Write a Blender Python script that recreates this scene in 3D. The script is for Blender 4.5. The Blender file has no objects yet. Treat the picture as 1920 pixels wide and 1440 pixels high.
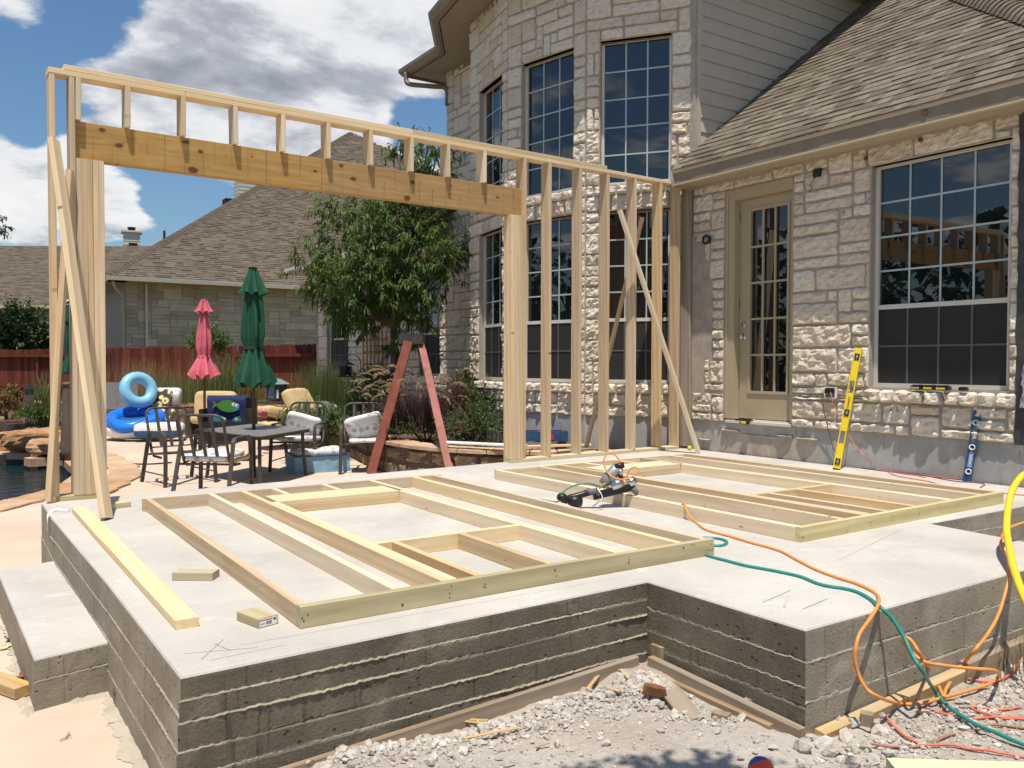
import bpy, math, random
from mathutils import Vector, Matrix, noise, Quaternion
random.seed(7)
S = bpy.context.scene
COL = S.collection
V = Vector

# ---------------------------------------------------------------- camera
CAM = V((-0.626, -2.933, 1.052)); FPX = 1572.42
RX = V((0.83126, -0.55587, 0.00185)); RY = V((-0.01245, -0.02195, -0.99968)); RZ = V((0.55574, 0.83097, -0.02516))
cd = bpy.data.cameras.new('camera'); cam = bpy.data.objects.new('camera', cd); COL.objects.link(cam)
cd.sensor_width = 36; cd.lens = FPX / 1920 * 36; cd.clip_start = .05; cd.clip_end = 3000
cam.matrix_world = Matrix(((RX.x, -RY.x, -RZ.x, CAM.x), (RX.y, -RY.y, -RZ.y, CAM.y), (RX.z, -RY.z, -RZ.z, CAM.z), (0, 0, 0, 1)))
S.camera = cam
def ray(x, y): return RX * ((x - 960) / FPX) + RY * ((y - 720) / FPX) + RZ
def at(x, y, d): return CAM + ray(x, y) * d          # photograph direction + measured distance -> world point
def onz(x, y, z):
    r = ray(x, y); return CAM + r * ((z - CAM.z) / r.z)
def onx(x, y, X):
    r = ray(x, y); return CAM + r * ((X - CAM.x) / r.x)

# ---------------------------------------------------------------- world and sun
SUN = V((-.19, -.25, 1)).normalized()
w = bpy.data.worlds.new('World'); S.world = w; w.use_nodes = True
nt = w.node_tree; nt.nodes.clear()
class NT:
    def __init__(s, t): s.t = t
    def n(s, typ, **kw):
        o = s.t.nodes.new(typ)
        for k, v in kw.items():
            if k.startswith('i_'):
                key = k[2:]; key = int(key) if key.isdigit() else key.replace('_', ' ')
                if isinstance(v, tuple) and v and isinstance(v[0], bpy.types.Node): s.t.links.new(v[0].outputs[v[1]], o.inputs[key])
                elif isinstance(v, bpy.types.Node): s.t.links.new(v.outputs[0], o.inputs[key])
                else: o.inputs[key].default_value = v
            else: setattr(o, k, v)
        return o
    def m(s, op, a, b=None, c=None, clamp=False):
        kw = {'i_0': a}
        if b is not None: kw['i_1'] = b
        if c is not None: kw['i_2'] = c
        o = s.n('ShaderNodeMath', operation=op, **kw); o.use_clamp = clamp; return o
    def vm(s, op, a, b=None):
        kw = {'i_0': a}
        if b is not None: kw['i_1'] = b
        return s.n('ShaderNodeVectorMath', operation=op, **kw)
    def ramp(s, f, pts, interp='LINEAR'):
        o = s.n('ShaderNodeValToRGB', i_Fac=f); cr = o.color_ramp; cr.interpolation = interp
        while len(cr.elements) < len(pts): cr.elements.new(.5)
        for e, (p, c) in zip(cr.elements, pts):
            e.position = p; e.color = c if len(c) == 4 else (*c, 1)
        return o
    def mix(s, f, a, b, blend='MIX'):
        o = s.t.nodes.new('ShaderNodeMix'); o.data_type = 'RGBA'; o.blend_type = blend
        for k, v in ((0, f), (6, a), (7, b)):
            if isinstance(v, tuple) and v and isinstance(v[0], bpy.types.Node): s.t.links.new(v[0].outputs[v[1]], o.inputs[k])
            elif isinstance(v, bpy.types.Node): s.t.links.new(v.outputs[0], o.inputs[k])
            else:
                if k and isinstance(v, tuple) and len(v) == 3: v = (*v, 1)
                o.inputs[k].default_value = v
        class R: pass
        return (o, 2)
    def noise(s, vec, scale, detail=4, rough=.55, dist=0):
        kw = {'i_Scale': scale, 'i_Detail': detail, 'i_Roughness': rough, 'i_Distortion': dist}
        if vec is not None: kw['i_Vector'] = vec
        return s.n('ShaderNodeTexNoise', **kw)
W = NT(nt)
sky = W.n('ShaderNodeTexSky'); sky.sky_type = 'NISHITA'; sky.sun_disc = False
sky.sun_elevation = math.radians(72.6); sky.sun_rotation = math.radians(217.2); sky.air_density = 1.35; sky.dust_density = .35; sky.ozone_density = 2.6
tc = W.n('ShaderNodeTexCoord')
dirv = W.vm('NORMALIZE', (tc, 0))
skyc = W.mix(1.0, (sky, 0), (.66, .84, 1.0), 'MULTIPLY')
bg1 = W.n('ShaderNodeBackground', i_Color=skyc, i_Strength=.088)
# clouds: fractal noise over the sky directions, denser in the directions of the big banks
sep = W.n('ShaderNodeSeparateXYZ', i_Vector=dirv)
zz = W.m('ADD', W.m('MAXIMUM', (sep, 2), 0.0), .22)
flat = W.n('ShaderNodeCombineXYZ', i_X=W.m('DIVIDE', (sep, 0), zz), i_Y=W.m('DIVIDE', (sep, 1), zz), i_Z=W.m('MULTIPLY', (sep, 2), 2.2))
def cloud_field(off):
    p = W.vm('ADD', flat, off)
    a = W.noise(p, 2.1, 12, .58, .12)
    return a
n1 = cloud_field((3.1, 7.7, 1.3)); n2 = cloud_field((3.1, 7.7, 1.3 + .13))
dens = W.m('SUBTRACT', n1, .5)
def blob(px, py, rad, wgt, total):
    d = ray(px, py).normalized()
    dist = W.vm('DISTANCE', dirv, tuple(d))
    mr = W.n('ShaderNodeMapRange', interpolation_type='SMOOTHSTEP', i_1=0.0, i_2=rad, i_3=wgt, i_4=0.0)
    nt.links.new(dist.outputs['Value'], mr.inputs[0])
    return W.m('ADD', total, mr)
for b in ((470, 230, .20, .22), (250, 190, .13, .16), (640, 60, .22, .22), (620, 190, .13, .15), (60, 60, .055, .13), (90, 330, .10, .13), (30, 300, .08, .12), (230, 375, .06, .16), (800, 120, .10, .12), (60, 440, .08, .08), (330, 455, .05, .08), (-60, 215, .1, .1), (430, 150, .10, .10),
          (40, 120, .06, -.24), (150, 25, .09, -.30), (30, 250, .05, -.22), (300, 350, .06, -.12), (350, 425, .08, -.22), (330, 345, .05, -.2), (770, 235, .06, -.24), (640, 130, .03, -.1), (655, 190, .03, -.1), (70, 225, .04, -.2), (230, 300, .05, -.05), (420, 395, .05, -.2), (600, 250, .05, -.05)):
    dens = blob(*b, dens)
mask = W.n('ShaderNodeMapRange', interpolation_type='SMOOTHSTEP', i_1=.025, i_2=.12, i_3=0.0, i_4=1.0); nt.links.new(dens.outputs[0], mask.inputs[0])
lit = W.m('ADD', W.m('MULTIPLY', W.m('SUBTRACT', n1, n2), 3.4), .66)
thick = W.n('ShaderNodeMapRange', i_1=.12, i_2=.46, i_3=0.0, i_4=1.0); nt.links.new(dens.outputs[0], thick.inputs[0])
grey = W.m('SUBTRACT', lit, W.m('MULTIPLY', thick, .18), clamp=True)
ccol = W.ramp(grey, [(0, (.34, .37, .44)), (.3, (.50, .53, .60)), (.62, (.88, .90, .93)), (1, (1.0, 1.0, 1.0))])
bg2 = W.n('ShaderNodeBackground', i_Color=ccol, i_Strength=.80)
mx = W.n('ShaderNodeMixShader', i_0=mask, i_1=bg1, i_2=bg2)
W.n('ShaderNodeOutputWorld', i_Surface=mx)
sl = bpy.data.lights.new('sun', 'SUN'); sl.energy = 4.9; sl.angle = math.radians(.53); sl.color = (1, .93, .815)
so = bpy.data.objects.new('sun', sl); COL.objects.link(so); so.rotation_euler = SUN.to_track_quat('Z', 'Y').to_euler(); so.location = (0, 0, 30)
S.view_settings.view_transform = 'Standard'; S.view_settings.look = 'None'; S.view_settings.exposure = .2; S.view_settings.gamma = 1; S.view_settings.use_curve_mapping = False
S.render.engine = 'CYCLES'
S.cycles.max_bounces = 6; S.cycles.diffuse_bounces = 3; S.cycles.glossy_bounces = 3; S.cycles.transmission_bounces = 4; S.cycles.transparent_max_bounces = 6

# ---------------------------------------------------------------- materials
def principled(name):
    m = bpy.data.materials.new(name); m.use_nodes = True
    t = m.node_tree; b = t.nodes['Principled BSDF']
    return m, NT(t), b
def link(N, a, b, sock):
    if isinstance(a, tuple): N.t.links.new(a[0].outputs[a[1]], b.inputs[sock])
    else: N.t.links.new(a.outputs[0], b.inputs[sock])
def bump(N, b, h, strength=.5, dist=.01):
    o = N.n('ShaderNodeBump', i_Strength=strength, i_Distance=dist); link(N, h, o, 'Height'); N.t.links.new(o.outputs[0], b.inputs['Normal'])
def plain(name, col, rough=.6, metal=0, var=.12, scale=14, bmp=.15, spec=.4):
    m, N, b = principled(name)
    tc = N.n('ShaderNodeTexCoord'); n = N.noise((tc, 3), scale, 5, .6)
    lo = tuple(c * (1 - var) for c in col); hi = tuple(min(1, c * (1 + var)) for c in col)
    r = N.ramp(n, [(.3, lo), (.7, hi)]); link(N, r, b, 'Base Color')
    b.inputs['Roughness'].default_value = rough; b.inputs['Metallic'].default_value = metal; b.inputs['Specular IOR Level'].default_value = spec
    if bmp: bump(N, b, n, bmp, .004)
    return m
def tinted(name, a, c, rough=.8, scale=30, bmp=.5, bdist=.008, mott=.25, second=None):
    """face attribute 'tint' picks between two base colours; noise mottles and roughens"""
    m, N, b = principled(name)
    at_ = N.n('ShaderNodeAttribute', attribute_name='tint'); tc = N.n('ShaderNodeTexCoord')
    n = N.noise((tc, 3), scale, 6, .65); n2 = N.noise((tc, 3), scale * .23, 3, .6)
    base = N.mix((at_, 2), a, c)
    k = N.ramp(n2, [(.25, (1 - mott,) * 3), (.75, (1 + mott * .6,) * 3)])
    col = N.mix(1.0, base, k, 'MULTIPLY')
    k2 = N.ramp(n, [(.3, (1 - mott * .7,) * 3), (.65, (1.06,) * 3)])
    col = N.mix(1.0, col, k2, 'MULTIPLY')
    if second:
        s = N.n('ShaderNodeMapRange', i_1=.55, i_2=.75); N.t.links.new(n2.outputs[0], s.inputs[0])
        col = N.mix(s, col, second)
    link(N, col, b, 'Base Color'); b.inputs['Roughness'].default_value = max(rough, .9); b.inputs['Specular IOR Level'].default_value = .12
    if bmp:
        hh = N.m('ADD', n, N.m('MULTIPLY', n2, 1.5)); bump(N, b, hh, bmp, bdist)
    return m
def wood(name, dark, light, knot=(.16, .085, .035), rough=.72, ring=1.0, knots=.5, weather=None, kscale=(3.0, 11, 0), kr=(.05, .12), gscale=(1.1, 13, 13), gdist=1.2, at=()):
    m, N, b = principled(name)
    tc = N.n('ShaderNodeTexCoord'); oi = N.n('ShaderNodeObjectInfo'); at_ = N.n('ShaderNodeAttribute', attribute_name='tint')
    off = N.n('ShaderNodeCombineXYZ', i_X=N.m('MULTIPLY', (oi, 5), 37.0), i_Y=N.m('MULTIPLY', (oi, 5), 11.3), i_Z=N.m('MULTIPLY', (oi, 5), 5.7))
    p = N.vm('ADD', (tc, 3), off)
    q = N.vm('MULTIPLY', p, gscale); g = N.noise(q, 1.0, 5, .6, gdist)
    wv = N.n('ShaderNodeTexWave', wave_type='BANDS', bands_direction='DIAGONAL', i_Vector=N.vm('MULTIPLY', p, (.6, 22, 22)), i_Scale=.42, i_Distortion=9.0, i_Detail=3.0, i_Detail_Scale=.5)
    fine = N.noise(N.vm('MULTIPLY', p, (6, 160, 160)), 1.0, 3, .6)
    f = N.m('ADD', N.m('MULTIPLY', g, .55), N.m('MULTIPLY', wv, .17 * ring)); f = N.m('ADD', f, N.m('MULTIPLY', fine, .22))
    base = N.ramp(f, [(.3, dark), (.72, light)])
    hv = N.n('ShaderNodeHueSaturation', i_Color=base, i_Value=N.m('ADD', N.m('MULTIPLY', (oi, 5), .30), .82), i_Saturation=N.m('ADD', N.m('MULTIPLY', N.m('FRACT', N.m('MULTIPLY', (oi, 5), 17.0)), .35), .78))
    vo = N.n('ShaderNodeTexVoronoi', feature='F1', i_Vector=N.vm('MULTIPLY', p, kscale), i_Scale=1.0)
    kd = N.m('ADD', (vo, 0), N.m('MULTIPLY', fine, .05))
    km = N.n('ShaderNodeMapRange', interpolation_type='SMOOTHSTEP', i_1=kr[0], i_2=kr[1], i_3=knots, i_4=0.0); N.t.links.new(kd.outputs[0], km.inputs[0])
    km = N.m('MULTIPLY', km, N.m('GREATER_THAN', (N.n('ShaderNodeSeparateColor', i_0=(vo, 1)), 0), .62))
    col = N.mix(km, hv, knot)
    vn = N.n('ShaderNodeTexVoronoi', feature='F1', i_Vector=N.vm('MULTIPLY', p, (5, 26, 0)), i_Scale=1.0)
    nm = N.n('ShaderNodeMapRange', i_1=.045, i_2=.085, i_3=.7, i_4=0.0); N.t.links.new(vn.outputs[0], nm.inputs[0])
    nm = N.m('MULTIPLY', nm, N.m('GREATER_THAN', (N.n('ShaderNodeSeparateColor', i_0=(vn, 1)), 0), .55))
    col = N.mix(nm, col, (.07, .05, .035))
    for kx, ky, kr_ in at:
        dv_ = N.vm('MULTIPLY', N.vm('SUBTRACT', (tc, 3), (kx, ky, 0)), (1 / kr_, 1.45 / kr_, 0)); dl = N.n('ShaderNodeVectorMath', operation='LENGTH', i_0=dv_)
        dd = N.m('ADD', (dl, 1), N.m('MULTIPLY', N.m('SUBTRACT', g, .5), 1.1))
        rg = N.m('MULTIPLY', N.m('SINE', N.m('MULTIPLY', dd, 9.0)), .5); fall = N.n('ShaderNodeMapRange', interpolation_type='SMOOTHSTEP', i_1=.9, i_2=3.6, i_3=.75, i_4=0.0); N.t.links.new(dd.outputs[0], fall.inputs[0])
        col = N.mix(N.m('MULTIPLY', N.m('ADD', rg, .5), N.m('MULTIPLY', fall, .55)), col, dark)
        core = N.n('ShaderNodeMapRange', interpolation_type='SMOOTHSTEP', i_1=.55, i_2=1.15, i_3=.95, i_4=0.0); N.t.links.new(dd.outputs[0], core.inputs[0]); col = N.mix(core, col, knot)
    big = N.noise(N.vm('MULTIPLY', p, (1.3, 5, 5)), 1.0, 3, .6)
    if weather:
        wm = N.n('ShaderNodeMapRange', i_1=.42, i_2=.68, i_3=0.0, i_4=.75); N.t.links.new(big.outputs[0], wm.inputs[0]); col = N.mix(wm, col, weather)
    link(N, col, b, 'Base Color'); b.inputs['Roughness'].default_value = rough; b.inputs['Specular IOR Level'].default_value = .3
    bump(N, b, fine, .12, .002)
    return m
def concrete(name, a, c, damp=None, scale=3.0, holes=True, streak=None, bmp=.35, pink=None, trowel=False):
    m, N, b = principled(name)
    tc = N.n('ShaderNodeTexCoord'); n = N.noise((tc, 3), scale, 8, .62, .4); f = N.noise((tc, 3), 70, 5, .7)
    st = N.noise(N.vm('MULTIPLY', (tc, 3), (2.0, 2.0, 18.0)), 1.0, 4, .6)
    v = N.m('ADD', N.m('MULTIPLY', n, .72), N.m('MULTIPLY', f, .28))
    col = N.ramp(v, [(.33, a), (.66, c)])
    if streak:
        s = N.n('ShaderNodeMapRange', i_1=.48, i_2=.7, i_3=0.0, i_4=.7); N.t.links.new(st.outputs[0], s.inputs[0]); col = N.mix(s, col, streak)
    if pink:
        pn = N.noise((tc, 3), 1.4, 5, .7, 1.0); s = N.n('ShaderNodeMapRange', i_1=.56, i_2=.75, i_3=0.0, i_4=.5); N.t.links.new(pn.outputs[0], s.inputs[0]); col = N.mix(s, col, pink)
    if trowel:
        tw_ = N.noise(N.vm('MULTIPLY', (tc, 3), (1.2, 4.0, 1)), 1.6, 6, .65, 2.2); s = N.n('ShaderNodeMapRange', i_1=.55, i_2=.72, i_3=0.0, i_4=.55); N.t.links.new(tw_.outputs[0], s.inputs[0]); col = N.mix(s, col, (.36, .36, .36))
        sp_ = N.noise((tc, 3), 5.5, 3, .7, .5); s = N.n('ShaderNodeMapRange', i_1=.60, i_2=.72, i_3=0.0, i_4=.45); N.t.links.new(sp_.outputs[0], s.inputs[0]); col = N.mix(s, col, (.64, .60, .54))
        fl_ = N.n('ShaderNodeTexVoronoi', feature='F1', i_Vector=(tc, 3), i_Scale=15.0); s = N.n('ShaderNodeMapRange', i_1=.03, i_2=.06, i_3=.5, i_4=0.0); N.t.links.new(fl_.outputs[0], s.inputs[0]); col = N.mix(N.m('MULTIPLY', s, N.m('GREATER_THAN', (N.n('ShaderNodeSeparateColor', i_0=(fl_, 1)), 0), .6)), col, (.24, .19, .14))
    h = f
    if holes:
        vo = N.n('ShaderNodeTexVoronoi', feature='F1', i_Vector=N.vm('MULTIPLY', (tc, 3), (1, 1, 1.3)), i_Scale=22.0, i_Randomness=1.0)
        hm = N.n('ShaderNodeMapRange', i_1=.10, i_2=.19, i_3=1.0, i_4=0.0); N.t.links.new(vo.outputs[0], hm.inputs[0])
        gate = N.m('GREATER_THAN', (N.n('ShaderNodeSeparateColor', i_0=(vo, 1)), 0), .72)
        dr_ = N.noise(N.vm('MULTIPLY', (tc, 3), (38, 38, 2.6)), 1.0, 3, .6); s = N.n('ShaderNodeMapRange', i_1=.60, i_2=.70, i_3=0.0, i_4=.6); N.t.links.new(dr_.outputs[0], s.inputs[0]); col = N.mix(s, col, tuple(x * .6 for x in a))
        bl_ = N.noise((tc, 3), 1.7, 5, .65, 1.5); s = N.n('ShaderNodeMapRange', i_1=.56, i_2=.70, i_3=0.0, i_4=.6); N.t.links.new(bl_.outputs[0], s.inputs[0]); col = N.mix(s, col, tuple(min(1, x * 1.35) for x in c))
        hm = N.m('MULTIPLY', hm, gate)
        col = N.mix(N.m('MULTIPLY', hm, .75), col, tuple(x * .35 for x in a))
        h = N.m('SUBTRACT', f, N.m('MULTIPLY', hm, 1.2))
    h = N.m('ADD', h, N.m('MULTIPLY', n, 1.0))
    link(N, col, b, 'Base Color'); b.inputs['Roughness'].default_value = .85; b.inputs['Specular IOR Level'].default_value = .25
    bump(N, b, h, bmp, .006)
    return m
def leafmat(name, a, c, gloss=.45, trans=.35, brown=None):
    m, N, b = principled(name)
    at_ = N.n('ShaderNodeAttribute', attribute_name='tint')
    col = N.mix((at_, 2), a, c)
    link(N, col, b, 'Base Color'); b.inputs['Roughness'].default_value = gloss; b.inputs['Specular IOR Level'].default_value = .35
    tr = N.n('ShaderNodeBsdfTranslucent'); link(N, N.mix(.5, col, tuple(min(1, x * 2.0) for x in c)), tr, 'Color')
    mxs = N.n('ShaderNodeMixShader', i_0=trans, i_1=b, i_2=tr)
    N.t.links.new(mxs.outputs[0], N.t.nodes['Material Output'].inputs[0])
    return m
def glassmat(name, base=(.006, .008, .010), ior=1.85, rough=.0):
    m, N, b = principled(name)
    tc = N.n('ShaderNodeTexCoord'); n = N.noise((tc, 3), 1.3, 2, .5)
    b.inputs['Base Color'].default_value = (*base, 1); b.inputs['Roughness'].default_value = rough; b.inputs['IOR'].default_value = ior
    bump(N, b, n, .03, .02)
    return m
M = {}
M['pine'] = wood('pine', (.54, .375, .205), (.75, .58, .365), knots=.8)
M['pine2'] = wood('pine_pale', (.65, .49, .29), (.79, .645, .43), knots=.7)
M['treated'] = wood('treated_pine', (.42, .345, .18), (.64, .56, .345), knots=.6)
M['header'] = wood('header_ply', (.36, .20, .062), (.60, .39, .145), knot=(.11, .04, .018), ring=.25, knots=.9, kscale=(2.0, 4.2, 0), kr=(.06, .12), gscale=(1.0, 8, 8), gdist=3.2, at=((.19, .105, .028), (.31, .0, .034), (.93, .05, .030), (.87, -.112, .042), (1.36, .07, .016), (1.93, .02, .022)))
M['oldwood'] = wood('weathered_wood', (.22, .15, .09), (.42, .325, .215), weather=(.30, .27, .235), knots=.4)
M['splinter'] = wood('splintered_wood', (.42, .27, .11), (.66, .48, .25), knots=.1, weather=(.36, .30, .22))
M['slab'] = concrete('slab_concrete', (.385, .362, .33), (.56, .53, .485), scale=1.1, holes=False, bmp=.14, pink=(.57, .465, .415), trowel=True)
M['side'] = concrete('formed_concrete', (.20, .175, .135), (.35, .31, .245), streak=(.24, .215, .17), bmp=.8)
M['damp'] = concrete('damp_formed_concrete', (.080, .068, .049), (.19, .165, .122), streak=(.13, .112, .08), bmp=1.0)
M['fin'] = concrete('concrete_fin', (.19, .165, .12), (.38, .335, .255), holes=False, scale=14)
M['found'] = concrete('foundation_concrete', (.30, .295, .28), (.44, .43, .41), scale=2.2, bmp=.3)
M['scar'] = concrete('mortar_scar', (.30, .255, .215), (.50, .44, .385), scale=6, holes=False, bmp=.5)
M['patio'] = concrete('patio_concrete', (.50, .385, .30), (.62, .50, .40), scale=.9, holes=False, bmp=.12)
M['slurry'] = concrete('dried_slurry', (.37, .32, .25), (.50, .44, .36), scale=5, holes=False, bmp=.6)
M['mortar'] = concrete('mortar', (.31, .265, .215), (.46, .405, .34), scale=8, holes=False, bmp=.6)
M['stone'] = tinted('limestone', (.70, .60, .475), (.86, .78, .665), scale=60, bmp=1.0, bdist=.018, mott=.2, second=(.61, .50, .355))
M['stonef'] = tinted('sawn_limestone', (.44, .40, .335), (.60, .555, .47), scale=20, bmp=.45, bdist=.006, mott=.16)
M['rock'] = tinted('planter_rock', (.20, .135, .085), (.36, .275, .18), scale=12, bmp=.9, bdist=.03, mott=.45)
M['flag'] = tinted('flagstone', (.46, .27, .15), (.58, .42, .29), scale=6, bmp=.5, bdist=.02, mott=.3)
M['boulder'] = tinted('boulder', (.40, .20, .095), (.55, .36, .22), scale=7, bmp=.9, bdist=.04, mott=.4)
M['rubble'] = tinted('concrete_rubble', (.40, .36, .31), (.62, .57, .51), scale=30, bmp=.8, bdist=.01, mott=.25)
M['shingle'] = tinted('asphalt_shingle', (.12, .096, .072), (.225, .188, .145), scale=120, bmp=.7, bdist=.003, mott=.25)
M['shinglefar'] = tinted('far_asphalt_shingle', (.105, .084, .063), (.175, .144, .112), scale=60, bmp=.5, bdist=.003, mott=.25)
M['fence'] = tinted('red_stained_cedar', (.10, .028, .020), (.175, .050, .034), scale=20, bmp=.3, mott=.25)
M['trim'] = plain('trim_paint', (.40, .345, .255), .55, var=.06, bmp=.05)
M['trimlt'] = plain('trim_paint_light', (.52, .435, .29), .55, var=.06, bmp=.05)
M['soffit'] = plain('soffit_paint', (.29, .24, .175), .6, var=.06, bmp=.05)
M['fascia'] = plain('fascia_paint', (.225, .185, .135), .6, var=.12, scale=5, bmp=.1)
M['siding'] = plain('siding_paint', (.45, .395, .32), .6, var=.05, scale=5, bmp=.06)
M['doorp'] = plain('door_paint', (.41, .34, .225), .4, var=.04, bmp=.02)
M['white'] = plain('white_vinyl', (.60, .575, .52), .4, var=.03, bmp=.0)
M['muntin'] = plain('muntin_reflection_tint', (.40, .48, .48), .4, var=.03, bmp=0)  # white bars tinted teal, standing in for the glass reflection over them
M['glass'] = glassmat('window_glass')
M['screen'] = plain('insect_screen', (.028, .027, .026), .6, var=.15, scale=200, bmp=.0, spec=.25)
M['tar'] = plain('tar_paper', (.045, .045, .048), .6, var=.5, scale=6, bmp=.6)
M['iron'] = plain('bronze_frame', (.065, .053, .045), .45, var=.15, bmp=.05)
M['tabletop'] = plain('table_top', (.17, .165, .16), .45, var=.1, scale=60, bmp=.15)
M['black'] = plain('black_plastic', (.016, .016, .018), .4, var=.1, bmp=.05)
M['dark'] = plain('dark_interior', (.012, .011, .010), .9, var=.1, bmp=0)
M['silver'] = plain('brushed_metal', (.58, .58, .59), .3, 1.0, var=.1, bmp=.1)
M['greymetal'] = plain('grey_housing', (.32, .32, .33), .45, .4, var=.08, bmp=.05)
M['yellow'] = plain('level_yellow', (.80, .60, .015), .4, var=.04, bmp=.0)
M['navy'] = plain('level_blue', (.035, .085, .19), .45, var=.35, scale=20, bmp=.1)
M['orange'] = plain('hose_orange', (.74, .28, .06), .45, var=.08, bmp=.03)
M['teal'] = plain('hose_green', (.02, .235, .20), .4, var=.1, bmp=.03)
M['hoseyel'] = plain('hose_yellow', (.82, .56, .03), .35, var=.05, bmp=.02)
M['cordred'] = plain('cord_orange_red', (.66, .155, .085), .55, var=.2, scale=9, bmp=.1)
M['cordbrown'] = plain('cord_dusty', (.34, .18, .11), .7, var=.25, scale=9, bmp=.1)
M['cordpink'] = plain('cord_pink', (.70, .14, .16), .5, var=.1, bmp=.05)
M['maroon'] = plain('cord_maroon', (.18, .035, .05), .5, var=.1, bmp=.05)
M['ladder'] = plain('ladder_fibreglass', (.27, .082, .058), .6, var=.25, scale=7, bmp=.15)
M['green'] = plain('umbrella_green', (.016, .078, .045), .8, var=.14, scale=25, bmp=.15, spec=.2)
M['pink'] = plain('umbrella_pink', (.60, .135, .185), .8, var=.12, scale=25, bmp=.15, spec=.2)
M['blue'] = plain('float_blue', (.012, .16, .66), .28, var=.06, bmp=.02)
M['lblue'] = plain('float_light_blue', (.22, .50, .68), .35, var=.08, bmp=.04)
M['fwhite'] = plain('float_white', (.80, .80, .79), .4, var=.03, bmp=.03)
M['dblue'] = plain('float_dark_blue', (.025, .095, .22), .4, var=.06, bmp=.02)
M['cream'] = plain('cushion_cream', (.56, .425, .215), .85, var=.08, bmp=.15)
M['skyblue'] = plain('basket_blue', (.22, .38, .50), .8, var=.12, bmp=.2)
M['greyc'] = plain('lounger_grey', (.15, .15, .155), .8, var=.1, bmp=.1)
M['pot'] = plain('dark_pot', (.05, .045, .042), .5, var=.2, bmp=.1)
M['terra'] = plain('brown_pot', (.13, .07, .045), .6, var=.25, bmp=.15)
M['soil'] = plain('soil', (.11, .075, .05), .95, var=.4, scale=25, bmp=.8)
M['bark'] = plain('bark', (.12, .09, .065), .9, var=.4, scale=18, bmp=.8)
M['vase'] = plain('stone_column', (.125, .095, .075), .75, var=.2, scale=8, bmp=.3)
M['trellis'] = wood('trellis_cedar', (.28, .12, .045), (.46, .23, .095), knots=.2)
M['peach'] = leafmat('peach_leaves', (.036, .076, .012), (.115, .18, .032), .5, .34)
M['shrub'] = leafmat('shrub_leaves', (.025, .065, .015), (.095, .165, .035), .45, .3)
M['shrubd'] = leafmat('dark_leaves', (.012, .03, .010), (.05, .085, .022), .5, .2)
M['grassm'] = leafmat('green_blades', (.045, .075, .018), (.17, .20, .065), .55, .3)
M['dry'] = leafmat('dry_blades', (.16, .115, .045), (.32, .25, .11), .7, .3)
M['purple'] = leafmat('purple_blades', (.040, .018, .018), (.13, .06, .05), .6, .25)
M['plume'] = leafmat('plumes', (.32, .20, .14), (.60, .45, .31), .8, .4)
M['bloom'] = leafmat('pale_blooms', (.62, .55, .42), (.78, .74, .62), .7, .3)
M['redleaf'] = leafmat('rusty_leaves', (.10, .05, .02), (.24, .16, .055), .6, .3)
M['dryleaf'] = plain('dry_leaf', (.27, .13, .06), .8, var=.3, scale=30, bmp=.4)
M['rag'] = plain('white_strip', (.66, .65, .68), .7, var=.1, bmp=.1)
M['blockwall'] = tinted('grey_ashlar', (.34, .285, .205), (.52, .45, .345), scale=9, bmp=.3, bdist=.01, mott=.15)
M['chim'] = plain('chimney_siding', (.58, .55, .48), .7, var=.06, bmp=.1)
M['red'] = plain('red_plastic', (.55, .03, .03), .4, var=.08, bmp=.02)
M['ltblue_met'] = plain('lantern_roof', (.33, .47, .49), .35, .5, var=.1, bmp=.05)
M['lanternglass'] = glassmat('lantern_glass', (.10, .13, .14), 1.5, .1)
M['ballblue'] = plain('ball_blue', (.03, .10, .33), .5, var=.06, bmp=.1)
M['ballorange'] = plain('ball_orange', (.82, .085, .03), .5, var=.05, bmp=.1)
M['lime'] = wood('pale_green_board', (.52, .52, .28), (.68, .67, .42), knots=.15)
M['dirt'] = None

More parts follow.
